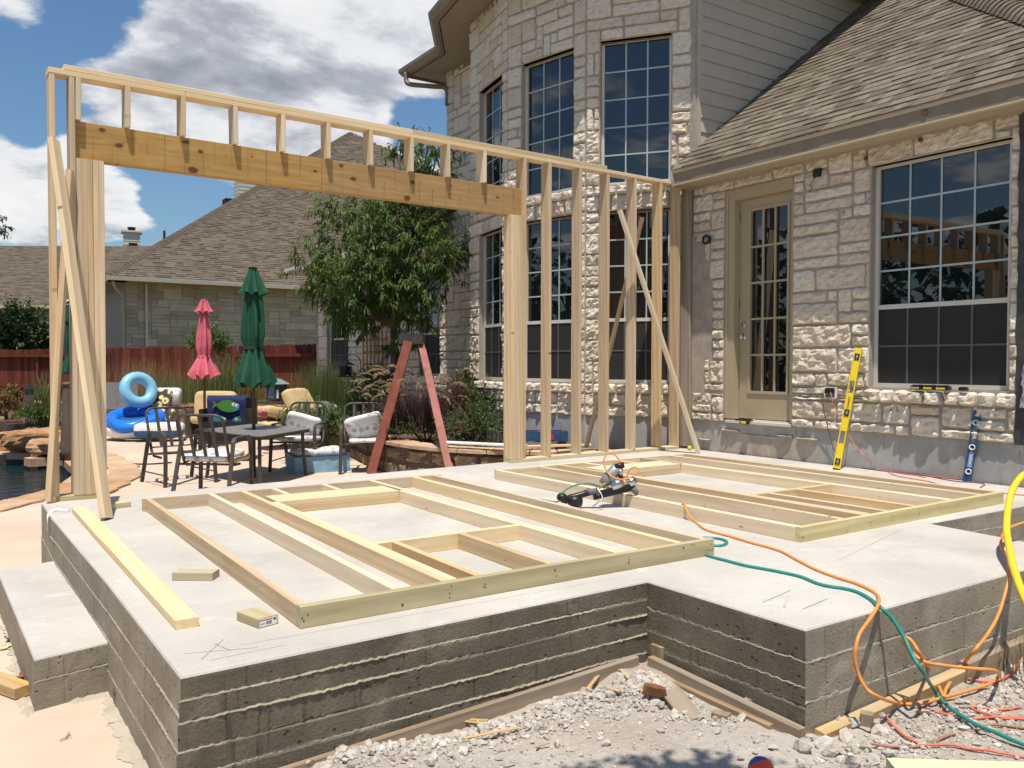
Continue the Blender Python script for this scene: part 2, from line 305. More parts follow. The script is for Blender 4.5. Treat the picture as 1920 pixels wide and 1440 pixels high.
# ---------------------------------------------------------------- mesh helpers
class MB:
    """collects faces, with a tint per face and a material slot per face"""
    def __init__(s): s.v = []; s.f = []; s.t = []; s.mi = []
    def add(s, vs, fs, tint=.5, mi=0):
        k = len(s.v); s.v += [tuple(p) for p in vs]
        for f in fs:
            s.f.append(tuple(i + k for i in f)); s.t.append(tint); s.mi.append(mi)
        return s
    def box(s, lo, hi, tint=.5, mi=0, mat=None):
        x0, y0, z0 = lo; x1, y1, z1 = hi
        vs = [V(p) for p in ((x0, y0, z0), (x1, y0, z0), (x1, y1, z0), (x0, y1, z0), (x0, y0, z1), (x1, y0, z1), (x1, y1, z1), (x0, y1, z1))]
        if mat: vs = [mat @ p for p in vs]
        return s.add(vs, [(3, 2, 1, 0), (4, 5, 6, 7), (0, 1, 5, 4), (1, 2, 6, 5), (2, 3, 7, 6), (3, 0, 4, 7)], tint, mi)
    def prism(s, poly, z0, z1, tint=.5, mi=0, mat=None):
        n = len(poly); vs = [V((p[0], p[1], z0)) for p in poly] + [V((p[0], p[1], z1)) for p in poly]
        if mat: vs = [mat @ p for p in vs]
        return s.add(vs, [tuple(range(n - 1, -1, -1)), tuple(range(n, 2 * n))] + [(i, (i + 1) % n, n + (i + 1) % n, n + i) for i in range(n)], tint, mi)
    def tube(s, pts, r, seg=8, tint=.5, mi=0, flat=None, caps=True):
        """r: number or list; flat=(width, thickness, width_dir) makes a flat bar"""
        pts = [V(p) for p in pts]; n = len(pts); rings = []
        up = V((0, 0, 1))
        t0 = (pts[1] - pts[0]).normalized()
        if abs(t0.dot(up)) > .95: up = V((0, 1, 0))
        u = (up - t0 * up.dot(t0)).normalized()
        for i, p in enumerate(pts):
            t = ((pts[min(i + 1, n - 1)] - pts[i]).normalized() + (pts[i] - pts[max(i - 1, 0)]).normalized())
            t = t.normalized() if t.length > 1e-6 else t0
            if flat:
                a = V(flat[2]); a = (a - t * a.dot(t)).normalized(); b = t.cross(a)
                ring = [p + a * flat[0] / 2 * sx + b * flat[1] / 2 * sy for sx, sy in ((-1, -1), (1, -1), (1, 1), (-1, 1))]
            else:
                u = (u - t * u.dot(t)); u = u.normalized() if u.length > 1e-6 else t.orthogonal().normalized()
                b = t.cross(u); rr = r[i] if isinstance(r, (list, tuple)) else r
                ring = [p + (u * math.cos(2 * math.pi * k / seg) + b * math.sin(2 * math.pi * k / seg)) * rr for k in range(seg)]
            rings.append(ring)
        m = len(rings[0]); vs = [q for ring in rings for q in ring]
        fs = [(i * m + k, i * m + (k + 1) % m, (i + 1) * m + (k + 1) % m, (i + 1) * m + k) for i in range(n - 1) for k in range(m)]
        if caps: fs += [tuple(range(m - 1, -1, -1)), tuple((n - 1) * m + k for k in range(m))]
        return s.add(vs, fs, tint, mi)
    def lathe(s, prof, seg=16, c=(0, 0, 0), tint=.5, mi=0, fn=None, mat=None):
        vs = []
        for i, (r, z) in enumerate(prof):
            for k in range(seg):
                a = 2 * math.pi * k / seg; rr = r if fn is None else fn(r, z, a, i)
                zz = z
                if isinstance(rr, tuple): rr, zz = rr
                p = V((c[0] + rr * math.cos(a), c[1] + rr * math.sin(a), c[2] + zz)); vs.append(mat @ p if mat else p)
        n = len(prof)
        fs = [(i * seg + k, i * seg + (k + 1) % seg, (i + 1) * seg + (k + 1) % seg, (i + 1) * seg + k) for i in range(n - 1) for k in range(seg)]
        fs += [tuple(range(seg - 1, -1, -1)), tuple((n - 1) * seg + k for k in range(seg))]
        return s.add(vs, fs, tint, mi)
    def torus(s, R, r, mat, seg=40, ring=16, tint=.5, mi=0, fn=None):
        vs = []
        for i in range(seg):
            a = 2 * math.pi * i / seg
            for k in range(ring):
                b = 2 * math.pi * k / ring; rr = r * (fn(a, b) if fn else 1)
                vs.append(mat @ V(((R + rr * math.cos(b)) * math.cos(a), (R + rr * math.cos(b)) * math.sin(a), rr * math.sin(b))))
        fs = [(i * ring + k, ((i + 1) % seg) * ring + k, ((i + 1) % seg) * ring + (k + 1) % ring, i * ring + (k + 1) % ring) for i in range(seg) for k in range(ring)]
        return s.add(vs, fs, tint, mi)
    def grid(s, nx, ny, fn, tint=.5, mi=0):
        vs = [fn(i / nx, j / ny) for j in range(ny + 1) for i in range(nx + 1)]
        fs = [(j * (nx + 1) + i, j * (nx + 1) + i + 1, (j + 1) * (nx + 1) + i + 1, (j + 1) * (nx + 1) + i) for j in range(ny) for i in range(nx)]
        return s.add(vs, fs, tint, mi)
    def mesh(s, name, mats, smooth=False):
        me = bpy.data.meshes.new(name); me.from_pydata(s.v, [], s.f)
        a = me.attributes.new('tint', 'FLOAT', 'FACE'); a.data.foreach_set('value', s.t)
        mats = mats if isinstance(mats, (list, tuple)) else [mats]
        for m in mats: me.materials.append(M[m] if isinstance(m, str) else m)
        if len(mats) > 1: me.polygons.foreach_set('material_index', s.mi)
        if smooth: me.polygons.foreach_set('use_smooth', [True] * len(s.f))
        me.update(); return me
    def build(s, name, mats, parent=None, smooth=False, matrix=None):
        return inst(name, s.mesh(name, mats, smooth), parent, matrix)
def inst(name, me, parent=None, matrix=None):
    o = bpy.data.objects.new(name, me); COL.objects.link(o)
    if parent is not None: o.parent = parent
    if matrix is not None: o.matrix_local = matrix
    return o
def tag(o, label=None, cat=None, group=None, kind=None):
    if label: o['label'] = label
    if cat: o['category'] = cat
    if group: o['group'] = group
    if kind: o['kind'] = kind
    return o
def thing(name, label, cat, loc=(0, 0, 0), rz=0, group=None, matrix=None):
    o = bpy.data.objects.new(name, None); COL.objects.link(o); o.empty_display_size = .1
    if matrix is not None: o.matrix_world = matrix
    else: o.location = loc; o.rotation_euler = (0, 0, rz)
    return tag(o, label, cat, group)
def fit(p0, xdir, zhint):
    """matrix at p0 with X along xdir and Z as near zhint as may be"""
    x = V(xdir).normalized(); z = V(zhint); z = (z - x * z.dot(x)).normalized(); y = z.cross(x)
    return Matrix(((x.x, y.x, z.x, p0[0]), (x.y, y.y, z.y, p0[1]), (x.z, y.z, z.z, p0[2]), (0, 0, 0, 1)))
_boards = {}
def board_mesh(L, w, t, mat, e=.0025):
    key = (round(L, 3), w, t, mat)
    if key not in _boards:
        mb = MB(); a, b = w / 2, t / 2
        prof = [(-a + e, -b), (a - e, -b), (a, -b + e), (a, b - e), (a - e, b), (-a + e, b), (-a, b - e), (-a, -b + e)]
        vs = []
        n = max(2, int(L / .5) + 1); ph = random.random() * 9
        for i in range(n):
            x = L * i / (n - 1); dy = .0022 * noise.noise(V((x * 1.3, ph, 0))) ; dz = .0022 * noise.noise(V((x * 1.1, 0, ph)))
            vs += [(x, y + dy, z + dz) for y, z in prof]
        fs = [(i * 8 + k, i * 8 + (k + 1) % 8, (i + 1) * 8 + (k + 1) % 8, (i + 1) * 8 + k) for i in range(n - 1) for k in range(8)]
        fs += [tuple(range(7, -1, -1)), tuple((n - 1) * 8 + k for k in range(8))]
        mb.add(vs, fs); _boards[key] = mb.mesh('board', mat)
    return _boards[key]
def board(name, p0, p1, zhint, w=.089, t=.038, mat='pine', parent=None):
    """timber from p0 to p1 (centre line); t measured along zhint, w across"""
    p0, p1 = V(p0), V(p1); L = (p1 - p0).length
    return inst(name, board_mesh(L, w, t, mat), parent, fit(p0, p1 - p0, zhint))
def spline(pts, k=8):
    pts = [V(p) for p in pts]; out = []
    P = [pts[0] * 2 - pts[1]] + pts + [pts[-1] * 2 - pts[-2]]
    for i in range(1, len(P) - 2):
        a, b, c, d = P[i - 1:i + 3]
        for j in range(k):
            t = j / k; out.append(.5 * ((2 * b) + (c - a) * t + (2 * a - 5 * b + 4 * c - d) * t * t + (3 * b - a - 3 * c + d) * t ** 3))
    return out + [pts[-1]]
def hose(name, pts, r, mat, label, cat='hose', seg=8, twist=0, k=8, group=None):
    path = spline(pts, k)
    if twist:
        path = [p + V((noise.noise(p * 9) , noise.noise(p * 9 + V((5, 1, 2))), abs(noise.noise(p * 11 + V((1, 8, 2)))))) * twist for p in path]
    mb = MB(); mb.tube(path, r, seg)
    return tag(mb.build(name, mat, smooth=True), label, cat, group)

# ---------------------------------------------------------------- ground
GZ = -.425; PZ = -.507
def fbm(x, y, s=1.0, o=4):
    a = 0; k = 1; 
    for i in range(o): a += noise.noise(V((x * s, y * s, 3.3 * i))) * k; s *= 2.1; k *= .5
    return a
def dirt_material():
    m, N, b = principled('dirt'); tc = N.n('ShaderNodeTexCoord')
    n = N.noise((tc, 3), 1.1, 6, .6, .4); f = N.noise((tc, 3), 24, 6, .7); p = N.noise((tc, 3), .8, 4, .6, .6)
    c = N.ramp(N.m('ADD', N.m('MULTIPLY', n, .6), N.m('MULTIPLY', f, .4)), [(.32, (.37, .325, .28)), (.66, (.61, .555, .495))])
    s = N.n('ShaderNodeMapRange', i_1=.5, i_2=.68, i_3=0.0, i_4=.7); N.t.links.new(p.outputs[0], s.inputs[0])
    c = N.mix(s, c, (.45, .345, .27)); link(N, c, b, 'Base Color'); b.inputs['Roughness'].default_value = .95; b.inputs['Specular IOR Level'].default_value = .15
    bump(N, b, N.m('ADD', f, N.m('MULTIPLY', n, 2.0)), 1.0, .03); return m
M['dirt'] = dirt_material()
def far_ground():
    m, N, b = principled('lawn_ground'); tc = N.n('ShaderNodeTexCoord'); n = N.noise((tc, 3), .6, 6, .6)
    link(N, N.ramp(n, [(.3, (.10, .11, .045)), (.7, (.24, .20, .12))]), b, 'Base Color'); b.inputs['Roughness'].default_value = .95
    return m
M['lawn'] = far_ground()
g = MB(); g.add([(-400, -400, -1.9), (400, -400, -1.9), (400, 600, -1.9), (-400, 600, -1.9)], [(0, 1, 2, 3)])
tag(g.build('ground', 'lawn'), kind='structure')
# higher yard under and round everything
POOL = [(-9, 5.2), (-4, 6.2), (-1.6, 6.9), (-.45, 7.55), (-.02, 8.05), (.32, 8.55), (.62, 9.3), (.82, 10.2), (.85, 11.3), (.78, 12.4), (.5, 13.2), (-.3, 13.9), (-2, 14.3), (-9, 14.6)]
from mathutils.geometry import tessellate_polygon
def poly_fill(outer, holes=(), z=0.0):
    loops = [[V((x, y, 0)) for x, y in l] for l in (outer, *holes)]
    pts = [p for l in loops for p in l]
    return [(p.x, p.y, z) for p in pts], [tuple(t) for t in tessellate_polygon(loops)]
def up_faces(vs, fs):
    out = []
    for f in fs:
        a, b, c = (V(vs[i]) for i in f[:3]); out.append(f if (b - a).cross(c - a).z > 0 else tuple(reversed(f)))
    return out
g = MB(); vs, fs = poly_fill([(-9, -7), (.02, -7), (.02, 4.0), (4.6, 4.0), (6.2, 4.6), (5.6, 20.5), (-9, 20.5)], [POOL], PZ); g.add(vs, up_faces(vs, fs))
tag(g.build('patio', 'patio'), kind='structure')
g = MB(); vs, fs = poly_fill([(-60, 20.4), (5.55, 20.4), (6, 9), (60, 9), (60, 120), (-60, 120)], (), PZ - .06); g.add(vs, up_faces(vs, fs))
tag(g.build('yard_ground', 'lawn'), kind='structure')
# dirt in front of the slab, rough
g = MB()
def dirt_fn(u, v):
    x = .03 + u * 13; y = -7.5 + v * 7.75
    edge = max(0, min(1, (x - .03) / .5))
    z = GZ - .085 * (1 - edge) + (.022 * fbm(x, y, 1.3) + .014 * fbm(x, y, 6, 3) + .006 * fbm(x, y, 22, 2)) * (.25 + .75 * edge)
    d = max(0, 1 - abs(y + .16) / .22) if x < 2 else 0     # rubble piled against the front form board
    z += .03 * d * edge * (1 if x < 1.95 else 0)
    z += .05 * math.exp(-((x - 2.05) ** 2 / .05 + (y + .02) ** 2 / .06)) + .04 * math.exp(-((x - .62) ** 2 / .06 + (y + .25) ** 2 / .03))
    if x > 4.2: z -= .05 * min(1, (x - 4.2) / 1.0)
    return (x, y, z)
g.grid(300, 190, dirt_fn)
tag(g.build('dirt', 'dirt', smooth=True), kind='structure')
def ground_z(x, y): return dirt_fn((x - .03) / 13, (y + 7.5) / 7.75)[2]
# pool: basin and water
mW, N, b = principled('pool_water'); tcw = N.n('ShaderNodeTexCoord')
nw = N.noise(N.vm('MULTIPLY', (tcw, 3), (1.0, 1.8, 1.0)), 3.2, 4, .55, .6)
b.inputs['Base Color'].default_value = (.006, .022, .026, 1); b.inputs['Roughness'].default_value = .04; b.inputs['IOR'].default_value = 1.33
bump(N, b, nw, .55, .05); M['water'] = mW
g = MB(); vs, fs = poly_fill(POOL, (), PZ - .16); g.add(vs, up_faces(vs, fs)); tag(g.build('pool_water', 'water'), kind='structure')
g = MB(); n = len(POOL)
g.add([(x, y, PZ) for x, y in POOL] + [(x, y, PZ - .5) for x, y in POOL], [(i, (i + 1) % n, n + (i + 1) % n, n + i) for i in range(n)])
tag(g.build('pool_wall', 'pot'), kind='structure')

# ---------------------------------------------------------------- the new slab
SL = [(0, 0), (2.163, .055), (2.178, -.838), (4.62, -.838), (4.73, .125), (6.95, .11), (6.95, 4.55), (4.24, 4.50), (-.075, 4.235), (-.075, 3.55), (-.02, 1.44)]
slab = thing('concrete_slab', 'new grey concrete slab with rough board-marked sides under the wooden frames', 'concrete slab')
def slab_side(mb, p0, p1, levels, zb, seed, ni, mi, fin=.011, wob=.0022, pa=None, pb=None):
    p0, p1 = V((*p0, 0)), V((*p1, 0)); d = p1 - p0; L = d.length; d.normalize(); nrm = V((d.y, -d.x, 0))
    def mit(c, e):
        if e is None: return 0
        e = e.normalized(); n2 = V((e.y, -e.x, 0)); nn = nrm + n2; return (nn / max(.3, nn.dot(nrm))).dot(d)
    m0 = mit(p0, (p0 - V((*pa, 0)))) if pa is not None else 0; m1 = mit(p1, (V((*pb, 0)) - p1)) if pb is not None else 0
    rows = [(0, -.020, 'r', 0), (-.0035, -.006, 'r', 0), (-.011, -.001, 'r', 0), (-.02, 0, 'f', 0)]; acc = 0
    for kk, lv in enumerate(levels):
        rows += [(lv + .006, acc, 'f', acc), (lv + .001, acc, 'F', acc), (lv - .003, acc + fin, 'F', acc), (lv - .010, acc + fin * .75, 'g', acc)]; acc += fin * .7
    rows.append((zb, acc, 'f', acc)); nx = max(4, int(L / .010))
    def fn(u, v):
        j = round(v * (len(rows) - 1)); z, off, k, bs = rows[j]; x = u * L
        if k == 'F':
            a = noise.noise(V((x * 6, seed, z * 40))); c = noise.noise(V((x * 31, seed, z * 9)))
            g_ = noise.noise(V((x * 1.1, seed + 2, round(z * 20))))
            sg = g_ + .35 if seed != 7.4 else .55 - x * 1.3
            off = bs + (off - bs) * max(-.5, min(1.6, sg * 2.2)) + .3 * fin * (c + .5 * a) + .0045 * noise.noise(V((x * 75, seed, z * 60))); z += .0055 * noise.noise(V((x * 55, seed + 8, round(z * 30)))) + .006 * noise.noise(V((x * 2.5, seed + 4, round(z * 20)))) + .003 * c
        elif k in 'fg': off = off + wob * noise.noise(V((x * 2.2, z * 7, seed)))
        sh = m0 * max(0, 1 - x / .03) + m1 * max(0, 1 - (L - x) / .03)
        q = p0 + d * (x + sh * off) + nrm * off; return (q.x, q.y, z)
    k = len(mb.f); mb.grid(nx, len(rows) - 1, fn, .5, mi)
    # wind faces outward; the fin rows are coloured paler, like ledges catching the sun
    for t in range(k, len(mb.f)):
        mb.f[t] = tuple(reversed(mb.f[t])); r = rows[(t - k) // nx + 1][2]; r0 = rows[(t - k) // nx][2]
        if r == 'F' and r0 == 'F': mb.mi[t] = 2
        if (t - k) // nx < 2: mb.mi[t] = 0
mb = MB(); inner = []
n = len(SL)
c = sum((V((*p, 0)) for p in SL), V()) / n
for i in range(n):
    a, p, q = V(SL[i - 1]), V(SL[i]), V(SL[(i + 1) % n])
    e1 = (p - a).normalized(); e2 = (q - p).normalized(); n1 = V((e1.y, -e1.x)); n2 = V((e2.y, -e2.x)); nn = (n1 + n2); nn = nn / max(.3, nn.dot(n1))
    inner.append(tuple(p - nn * .019))
vs, fs = poly_fill(inner, (), 0.0); mb.add(vs, up_faces(vs, fs), .5, 0)
LV = {0: (-.084, -.156, -.250, -.335), 1: (-.13, -.235, -.31), 2: (-.139, -.296), 3: (-.12, -.26), 4: (-.12, -.26), 9: (-.135, -.262, -.40), 10: (-.135, -.262, -.40), 8: (-.26,)}
for i in range(n):
    if i in (5, 6): continue
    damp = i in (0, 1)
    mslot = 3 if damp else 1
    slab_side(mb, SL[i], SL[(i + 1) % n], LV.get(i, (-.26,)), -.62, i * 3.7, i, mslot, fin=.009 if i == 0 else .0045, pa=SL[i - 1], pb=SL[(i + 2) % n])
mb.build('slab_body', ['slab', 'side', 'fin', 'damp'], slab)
# chalk and crayon lines are thin marks on the slab
mk = MB()
def mark(a, b, w):
    a, b = V((*a, .0025)), V((*b, .0025)); d = (b - a).normalized(); s = V((-d.y, d.x, 0)) * w
    mk.add([a - s, b - s, b + s, a + s], [(0, 1, 2, 3)])
for a, b_, w_ in (((.10, .13), (.22, .30), .002), ((.06, .22), (.30, .14), .0018), ((.12, .10), (.40, .11), .0015), ((.25, .20), (2.1, .17), .0012), ((.18, .27), (.21, .16), .002), ((.1, .5), (.11, 3.4), .0014), ((2.35, -.6), (2.5, -.5), .006), ((2.4, -.66), (2.62, -.62), .004), ((2.33, -.5), (2.6, -.44), .003), ((3.3, -.2), (4.4, .1), .0012)): mark(a, b_, w_)
M['chalk'] = plain('red_chalk', (.51, .44, .40), .9, var=.2, scale=60, bmp=0); mk.build('chalk_mark', 'chalk', slab)

# entry step beside the slab
st = MB(); ZS = -.27
SP = [(-.335, 1.33), (.012, 1.412), (-.03, 3.40), (-.40, 3.28)]
SPo = [(-.335, 1.33), (-.012, 1.405), (-.055, 3.40), (-.40, 3.28)]
stp = thing('concrete_step', 'low concrete step cast against the side of the slab', 'step')
ins = []
for i in range(4):
    a, p, q = V(SP[i - 1]), V(SP[i]), V(SP[(i + 1) % 4]); e1 = (p - a).normalized(); e2 = (q - p).normalized(); n1 = V((e1.y, -e1.x)); n2 = V((e2.y, -e2.x)); nn = n1 + n2; ins.append(tuple(p - nn / nn.dot(n1) * .019))
st.add([(x, y, ZS) for x, y in ins], [(0, 1, 2, 3)], .5, 0)
tmp = MB()
for i in (0, 2, 3):
    k = len(tmp.v); slab_side(tmp, SP[i], SP[(i + 1) % 4], (-.105,) if i == 0 else (), -.30, 31 + i, i, 1, fin=.004, pa=SP[i - 1], pb=SP[(i + 2) % 4])
    for t in range(k, len(tmp.v)): x, y, z = tmp.v[t]; tmp.v[t] = (x, y, z + ZS)
st.v, kk = st.v + tmp.v, len(st.v); st.f += [tuple(a + kk for a in f) for f in tmp.f]; st.t += tmp.t; st.mi += tmp.mi
st.build('step_body', ['slab', 'side', 'side'], stp)
# dried slurry splashed round step and slab foot
sp = MB()
def splash(cx, cy, rx, ry, z, seed, n=26):
    vs = [(cx, cy, z + .012)] + [(cx + rx * math.cos(a) * r, cy + ry * math.sin(a) * r, z - .002) for k in range(n) for a in (2 * math.pi * k / n,) for r in (.75 + .5 * noise.noise(V((math.cos(a) * 2, math.sin(a) * 2, seed))) + .25 * noise.noise(V((math.cos(a) * 7, math.sin(a) * 7, seed))),)]
    sp.add(vs, [(0, 1 + k, 1 + (k + 1) % n) for k in range(n)])
for a in [(-.16 + .05 * k, 1.36, .05, .05, PZ + .002, k) for k in range(4)] + [(-.03 - .01 * (k % 3), 1.25 - .12 * k, .05 + .02 * (k % 2), .10, PZ + .003 + .0004 * k, 10 + k) for k in range(16)] + [(-.36 - .01 * (k % 3), 1.35 + .13 * k, .035, .09, PZ + .002 + .0004 * k, 40 + k) for k in range(15)]: splash(*a)
tag(sp.build('concrete_splash', 'slurry', smooth=True), 'dried grey concrete slurry spilled round the foot of the step', 'spill', kind='stuff')

# ---------------------------------------------------------------- standing stud wall
W0, W1 = V((.03, 4.20, 0)), V((6.80, 4.452, 0)); wd = (W1 - W0).normalized(); wn = V((wd.y, -wd.x, 0)); Z = V((0, 0, 1))
DW = .140
def wp(u, z, off=0):           # point on the wall: u along, z up, off out of the front face
    return W0 + wd * u + Z * z + wn * off
wall = thing('stud_wall', 'standing bare timber stud wall with a long header over its wide opening', 'wall frame', W0)
wall.rotation_euler = (0, 0, math.atan2(wd.y, wd.x))
bpy.context.view_layer.update()
wi = wall.matrix_world.inverted()
def wb(name, p0, p1, zh, w=DW, t=.038, mat='pine'):
    o = board(name, p0, p1, zh, w, t, mat); o.parent = wall; o.matrix_parent_inverse = wi; return o
cy_ = -DW / 2                   # centre line lies half the depth behind the front
wb('bottom_plate', wp(-.0, .019, cy_), wp(.345, .019, cy_), Z, mat='treated'); wb('bottom_plate', wp(4.215, .019, cy_), wp(6.75, .019, cy_), Z, mat='treated')
wb('top_plate', wp(-.03, 3.225, cy_), wp(.95, 3.225, cy_), Z, mat='pine2'); wb('top_plate', wp(.953, 3.225, cy_), wp(4.66, 3.225, cy_), Z, mat='pine2'); wb('top_plate', wp(4.663, 3.225, cy_), wp(6.78, 3.225, cy_), Z, mat='pine2')
wb('top_plate', wp(.075, 3.264, cy_), wp(3.05, 3.264, cy_), Z, mat='pine2'); wb('top_plate', wp(3.053, 3.264, cy_), wp(5.545, 3.264, cy_), Z, mat='pine2')
zt = 3.206
for u, zl, zh in ((-.005, .038, zt), (.130, .038, zt)) + tuple((.1685 + .0385 * k, .038, 2.598) for k in range(5)) + tuple((4.232 + .0385 * k, .038, 2.598) for k in range(4)) + ((4.388, .038, zt), (4.728, .038, zt), (5.160, .038, zt), (5.573, .038, zt), (5.995, .038, zt), (6.425, .038, zt), (6.735, .038, zt)):
    wb('stud', wp(u, zl + random.uniform(0, .002), cy_ + random.uniform(-.003, .003)), wp(u + random.uniform(-.004, .004), zh, cy_ + random.uniform(-.003, .003)), wd, mat='pine')
HD = .052                       # header sits back behind the cripples
for a, c in ((.150, 2.138), (2.141, 4.368)):
    wb('header', wp(a, 2.744, -HD - .044), wp(c, 2.744, -HD - .044), wn, w=.287, t=.088, mat='header')
# pencil layout lines across the header
pl = MB()
for k in range(30):
    u = .25 + k * .139 + random.uniform(-.03, .03); h0 = 2.602; h1 = 2.885 if random.random() < .6 else random.uniform(2.7, 2.85)
    if random.random() < .3: h0, h1 = h1 - .18, 2.885
    p = [wp(u, h0, -HD + .0015), wp(u + .003, h0, -HD + .0015), wp(u + .003 + random.uniform(-.004, .004), h1, -HD + .0015), wp(u + random.uniform(-.004, .004), h1, -HD + .0015)]
    pl.add([wi @ q for q in p], [(0, 1, 2, 3)])
M['pencil'] = plain('pencil_stain', (.24, .125, .045), .9, var=.2, bmp=0)
pl.build('layout_line', 'pencil', wall)
for u in (.167, .517, .934, 1.360, 1.771, 2.190, 2.612, 3.039, 3.451, 3.882):
    wb('cripple_stud', wp(u, 2.889, cy_), wp(u + random.uniform(-.005, .005), zt, cy_), wd, mat='pine2')

# ---------------------------------------------------------------- braces and loose timber
def loose(name, label, cat, p0, p1, zh, w=.089, t=.038, mat='pine', group=None):
    return tag(board(name, p0, p1, zh, w, t, mat), label, cat, group)
loose('brace_board', 'pale timber brace slanting from the left end stud down to the slab', 'brace', V((.222, 3.195, .012)), wp(-.005, 2.70, .045), V((.75, -.66, 0)), w=.092, t=.04, mat='pine2')
loose('brace_board', 'tan timber leaning beside the left end stud with its cut top in the air', 'brace', wp(-.06, .02, .02), wp(.105, 2.49, .021), V((.9, -.3, 0)), w=.089, t=.040)
loose('brace_board', 'long timber brace slanting down to the slab beside the door wall', 'brace', V((6.625, 3.985, .01)), wp(5.72, 2.80, .022), V((.55, -.83, .1)), w=.092, t=.04, mat='pine2')
loose('brace_board', 'timber brace behind the studs crossing the other brace in an X', 'brace', at(1099, 838, 10.55), wp(6.27, 2.80, -DW - .03), V((.6, -.8, 0)), w=.09, t=.04, mat='pine')
loose('loose_timber', 'single pale timber lying flat along the left edge of the slab', 'timber', V((.105, 3.60, .0195)), V((.138, .515, .0195)), Z, w=.089, t=.038, mat='pine2')
loose('timber_block', 'short treated block lying next to the foot of the slanting brace', 'timber block', V((.255, 3.635, .0195)), V((.435, 3.70, .0195)), Z, mat='treated')
loose('timber_block', 'short timber offcut lying between the loose timber and the left frame', 'timber block', V((.272, 1.350, .0195)), V((.432, 1.235, .0195)), Z, mat='treated')
bl = loose('timber_block', 'short timber offcut with a white price label on its end', 'timber block', V((.372, .520, .0195)), V((.412, .365, .0195)), Z, mat='treated')
# price label on the block's end: white paper, red stripe, barcode, digits
L_ = .160
lb = MB(); lb.box((L_ + .0003, -.038, -.015), (L_ + .0012, .038, .015), mi=0); lb.box((L_ + .0013, -.038, .008), (L_ + .0016, .020, .012), mi=1)
for k in range(12): lb.box((L_ + .0013, -.010 + k * .0022, -.010), (L_ + .0016, -.010 + k * .0022 + random.choice((.0008, .0014)), .004), mi=2)
for k in range(5): lb.box((L_ + .0013, -.034 + k * .004, -.006), (L_ + .0016, -.0315 + k * .004, -.002), mi=2)
lb.box((L_ + .0013, .024, .002), (L_ + .0016, .034, .011), mi=2)
lb.build('price_label', ['fwhite', 'red', 'black'], bl)

# ---------------------------------------------------------------- two window frames lying on the slab
H = .0445
def lying_frame(name, label, x0, x1, y0, y1, studs, sillx, hdr, crip_near, crip_far, skew=0.0):
    t = thing(name, label, 'wall frame', (x0, y0, 0), skew); bpy.context.view_layer.update(); Wm = t.matrix_world
    def b(nm, p0, p1, zh, **k):
        o = board(nm, V(p0), V(p1), zh, parent=t, **k); return o
    X_, Y_ = V((1, 0, 0)), V((0, 1, 0)); Lx = x1 - x0; Ly = y1 - y0
    def rel(x): return x - x0
    b('bottom_plate', (0, .019, H), (Lx, .019, H), Y_, mat='treated')
    b('top_plate', (-.02 if skew == 0 else 0, Ly - .019, H), (Lx + .03, Ly - .019, H), Y_, mat='pine')
    for k, x in enumerate(studs):
        b('stud', (rel(x) + .019, .038, H), (rel(x) + .019 + random.uniform(-.006, .006), Ly - .038, H), X_, mat=random.choice(('pine', 'pine2', 'pine')))
    xa, xb = rel(sillx[0]), rel(sillx[1]); ys = sillx[2] - y0
    b('sill', (xa, ys, H), (xb, ys, H), Y_, mat='pine2')
    yh = hdr - y0
    b('header', (xa, yh + .15, .0705), (xb, yh + .15, .0705), V((0, 0, 1)), w=.286, t=.037, mat='pine2')
    b('header_plate', (xa, yh + .019, .026), (xb, yh + .019, .026), Y_, w=.050, mat='pine'); b('header_plate', (xa, yh + .281, .026), (xb, yh + .281, .026), Y_, w=.050, mat='pine')
    for x in (sillx[0], sillx[1] - .038):     # trimmers beside the opening
        b('trimmer', (rel(x) + (-.0195 if x == sillx[0] else .0575), .038, H), (rel(x) + (-.0195 if x == sillx[0] else .0575), yh - .002, H), X_, mat='pine2')
    for x in crip_near: b('cripple_stud', (rel(x) + .019, .038, H), (rel(x) + .019, ys - .019, H), X_, mat='pine')
    for x in crip_far: b('cripple_stud', (rel(x) + .019, yh + .30, H), (rel(x) + .019, Ly - .038, H), X_, mat='pine2')
    # nail heads and carpenter's marks on the near plate
    nm = MB()
    for x in list(studs) + list(crip_near):
        for k in range(3): 
            px, pz = rel(x) + .019 + random.uniform(-.014, .014), H + random.uniform(-.028, .028); q = .0028
            nm.add([(px - q, -.0012, pz - q), (px + q, -.0012, pz - q), (px + q, -.0012, pz + q), (px - q, -.0012, pz + q)], [(0, 1, 2, 3)])
    nm.build('nail_head', 'black', t)
    return t
fa = lying_frame('lying_wall_frame', 'timber window frame lying flat beside the loose timber, front left on the slab', .505, 2.845, .258, 3.44,
    [.505, .925, 1.165, 2.2085, 2.60, 2.795], (1.2425, 2.1695, 1.18), 2.775, (1.335, 1.745), (1.40, 1.80), 0.0)
fb = lying_frame('lying_wall_frame', 'timber window frame lying flat under the nail gun in front of the door wall', 3.505, 5.955, .195, 3.44,
    [3.505, 3.955, 4.195, 5.262, 5.665, 5.905], (4.2725, 5.223, 1.18), 2.80, (4.44, 4.775), (4.50, 4.90), .018)

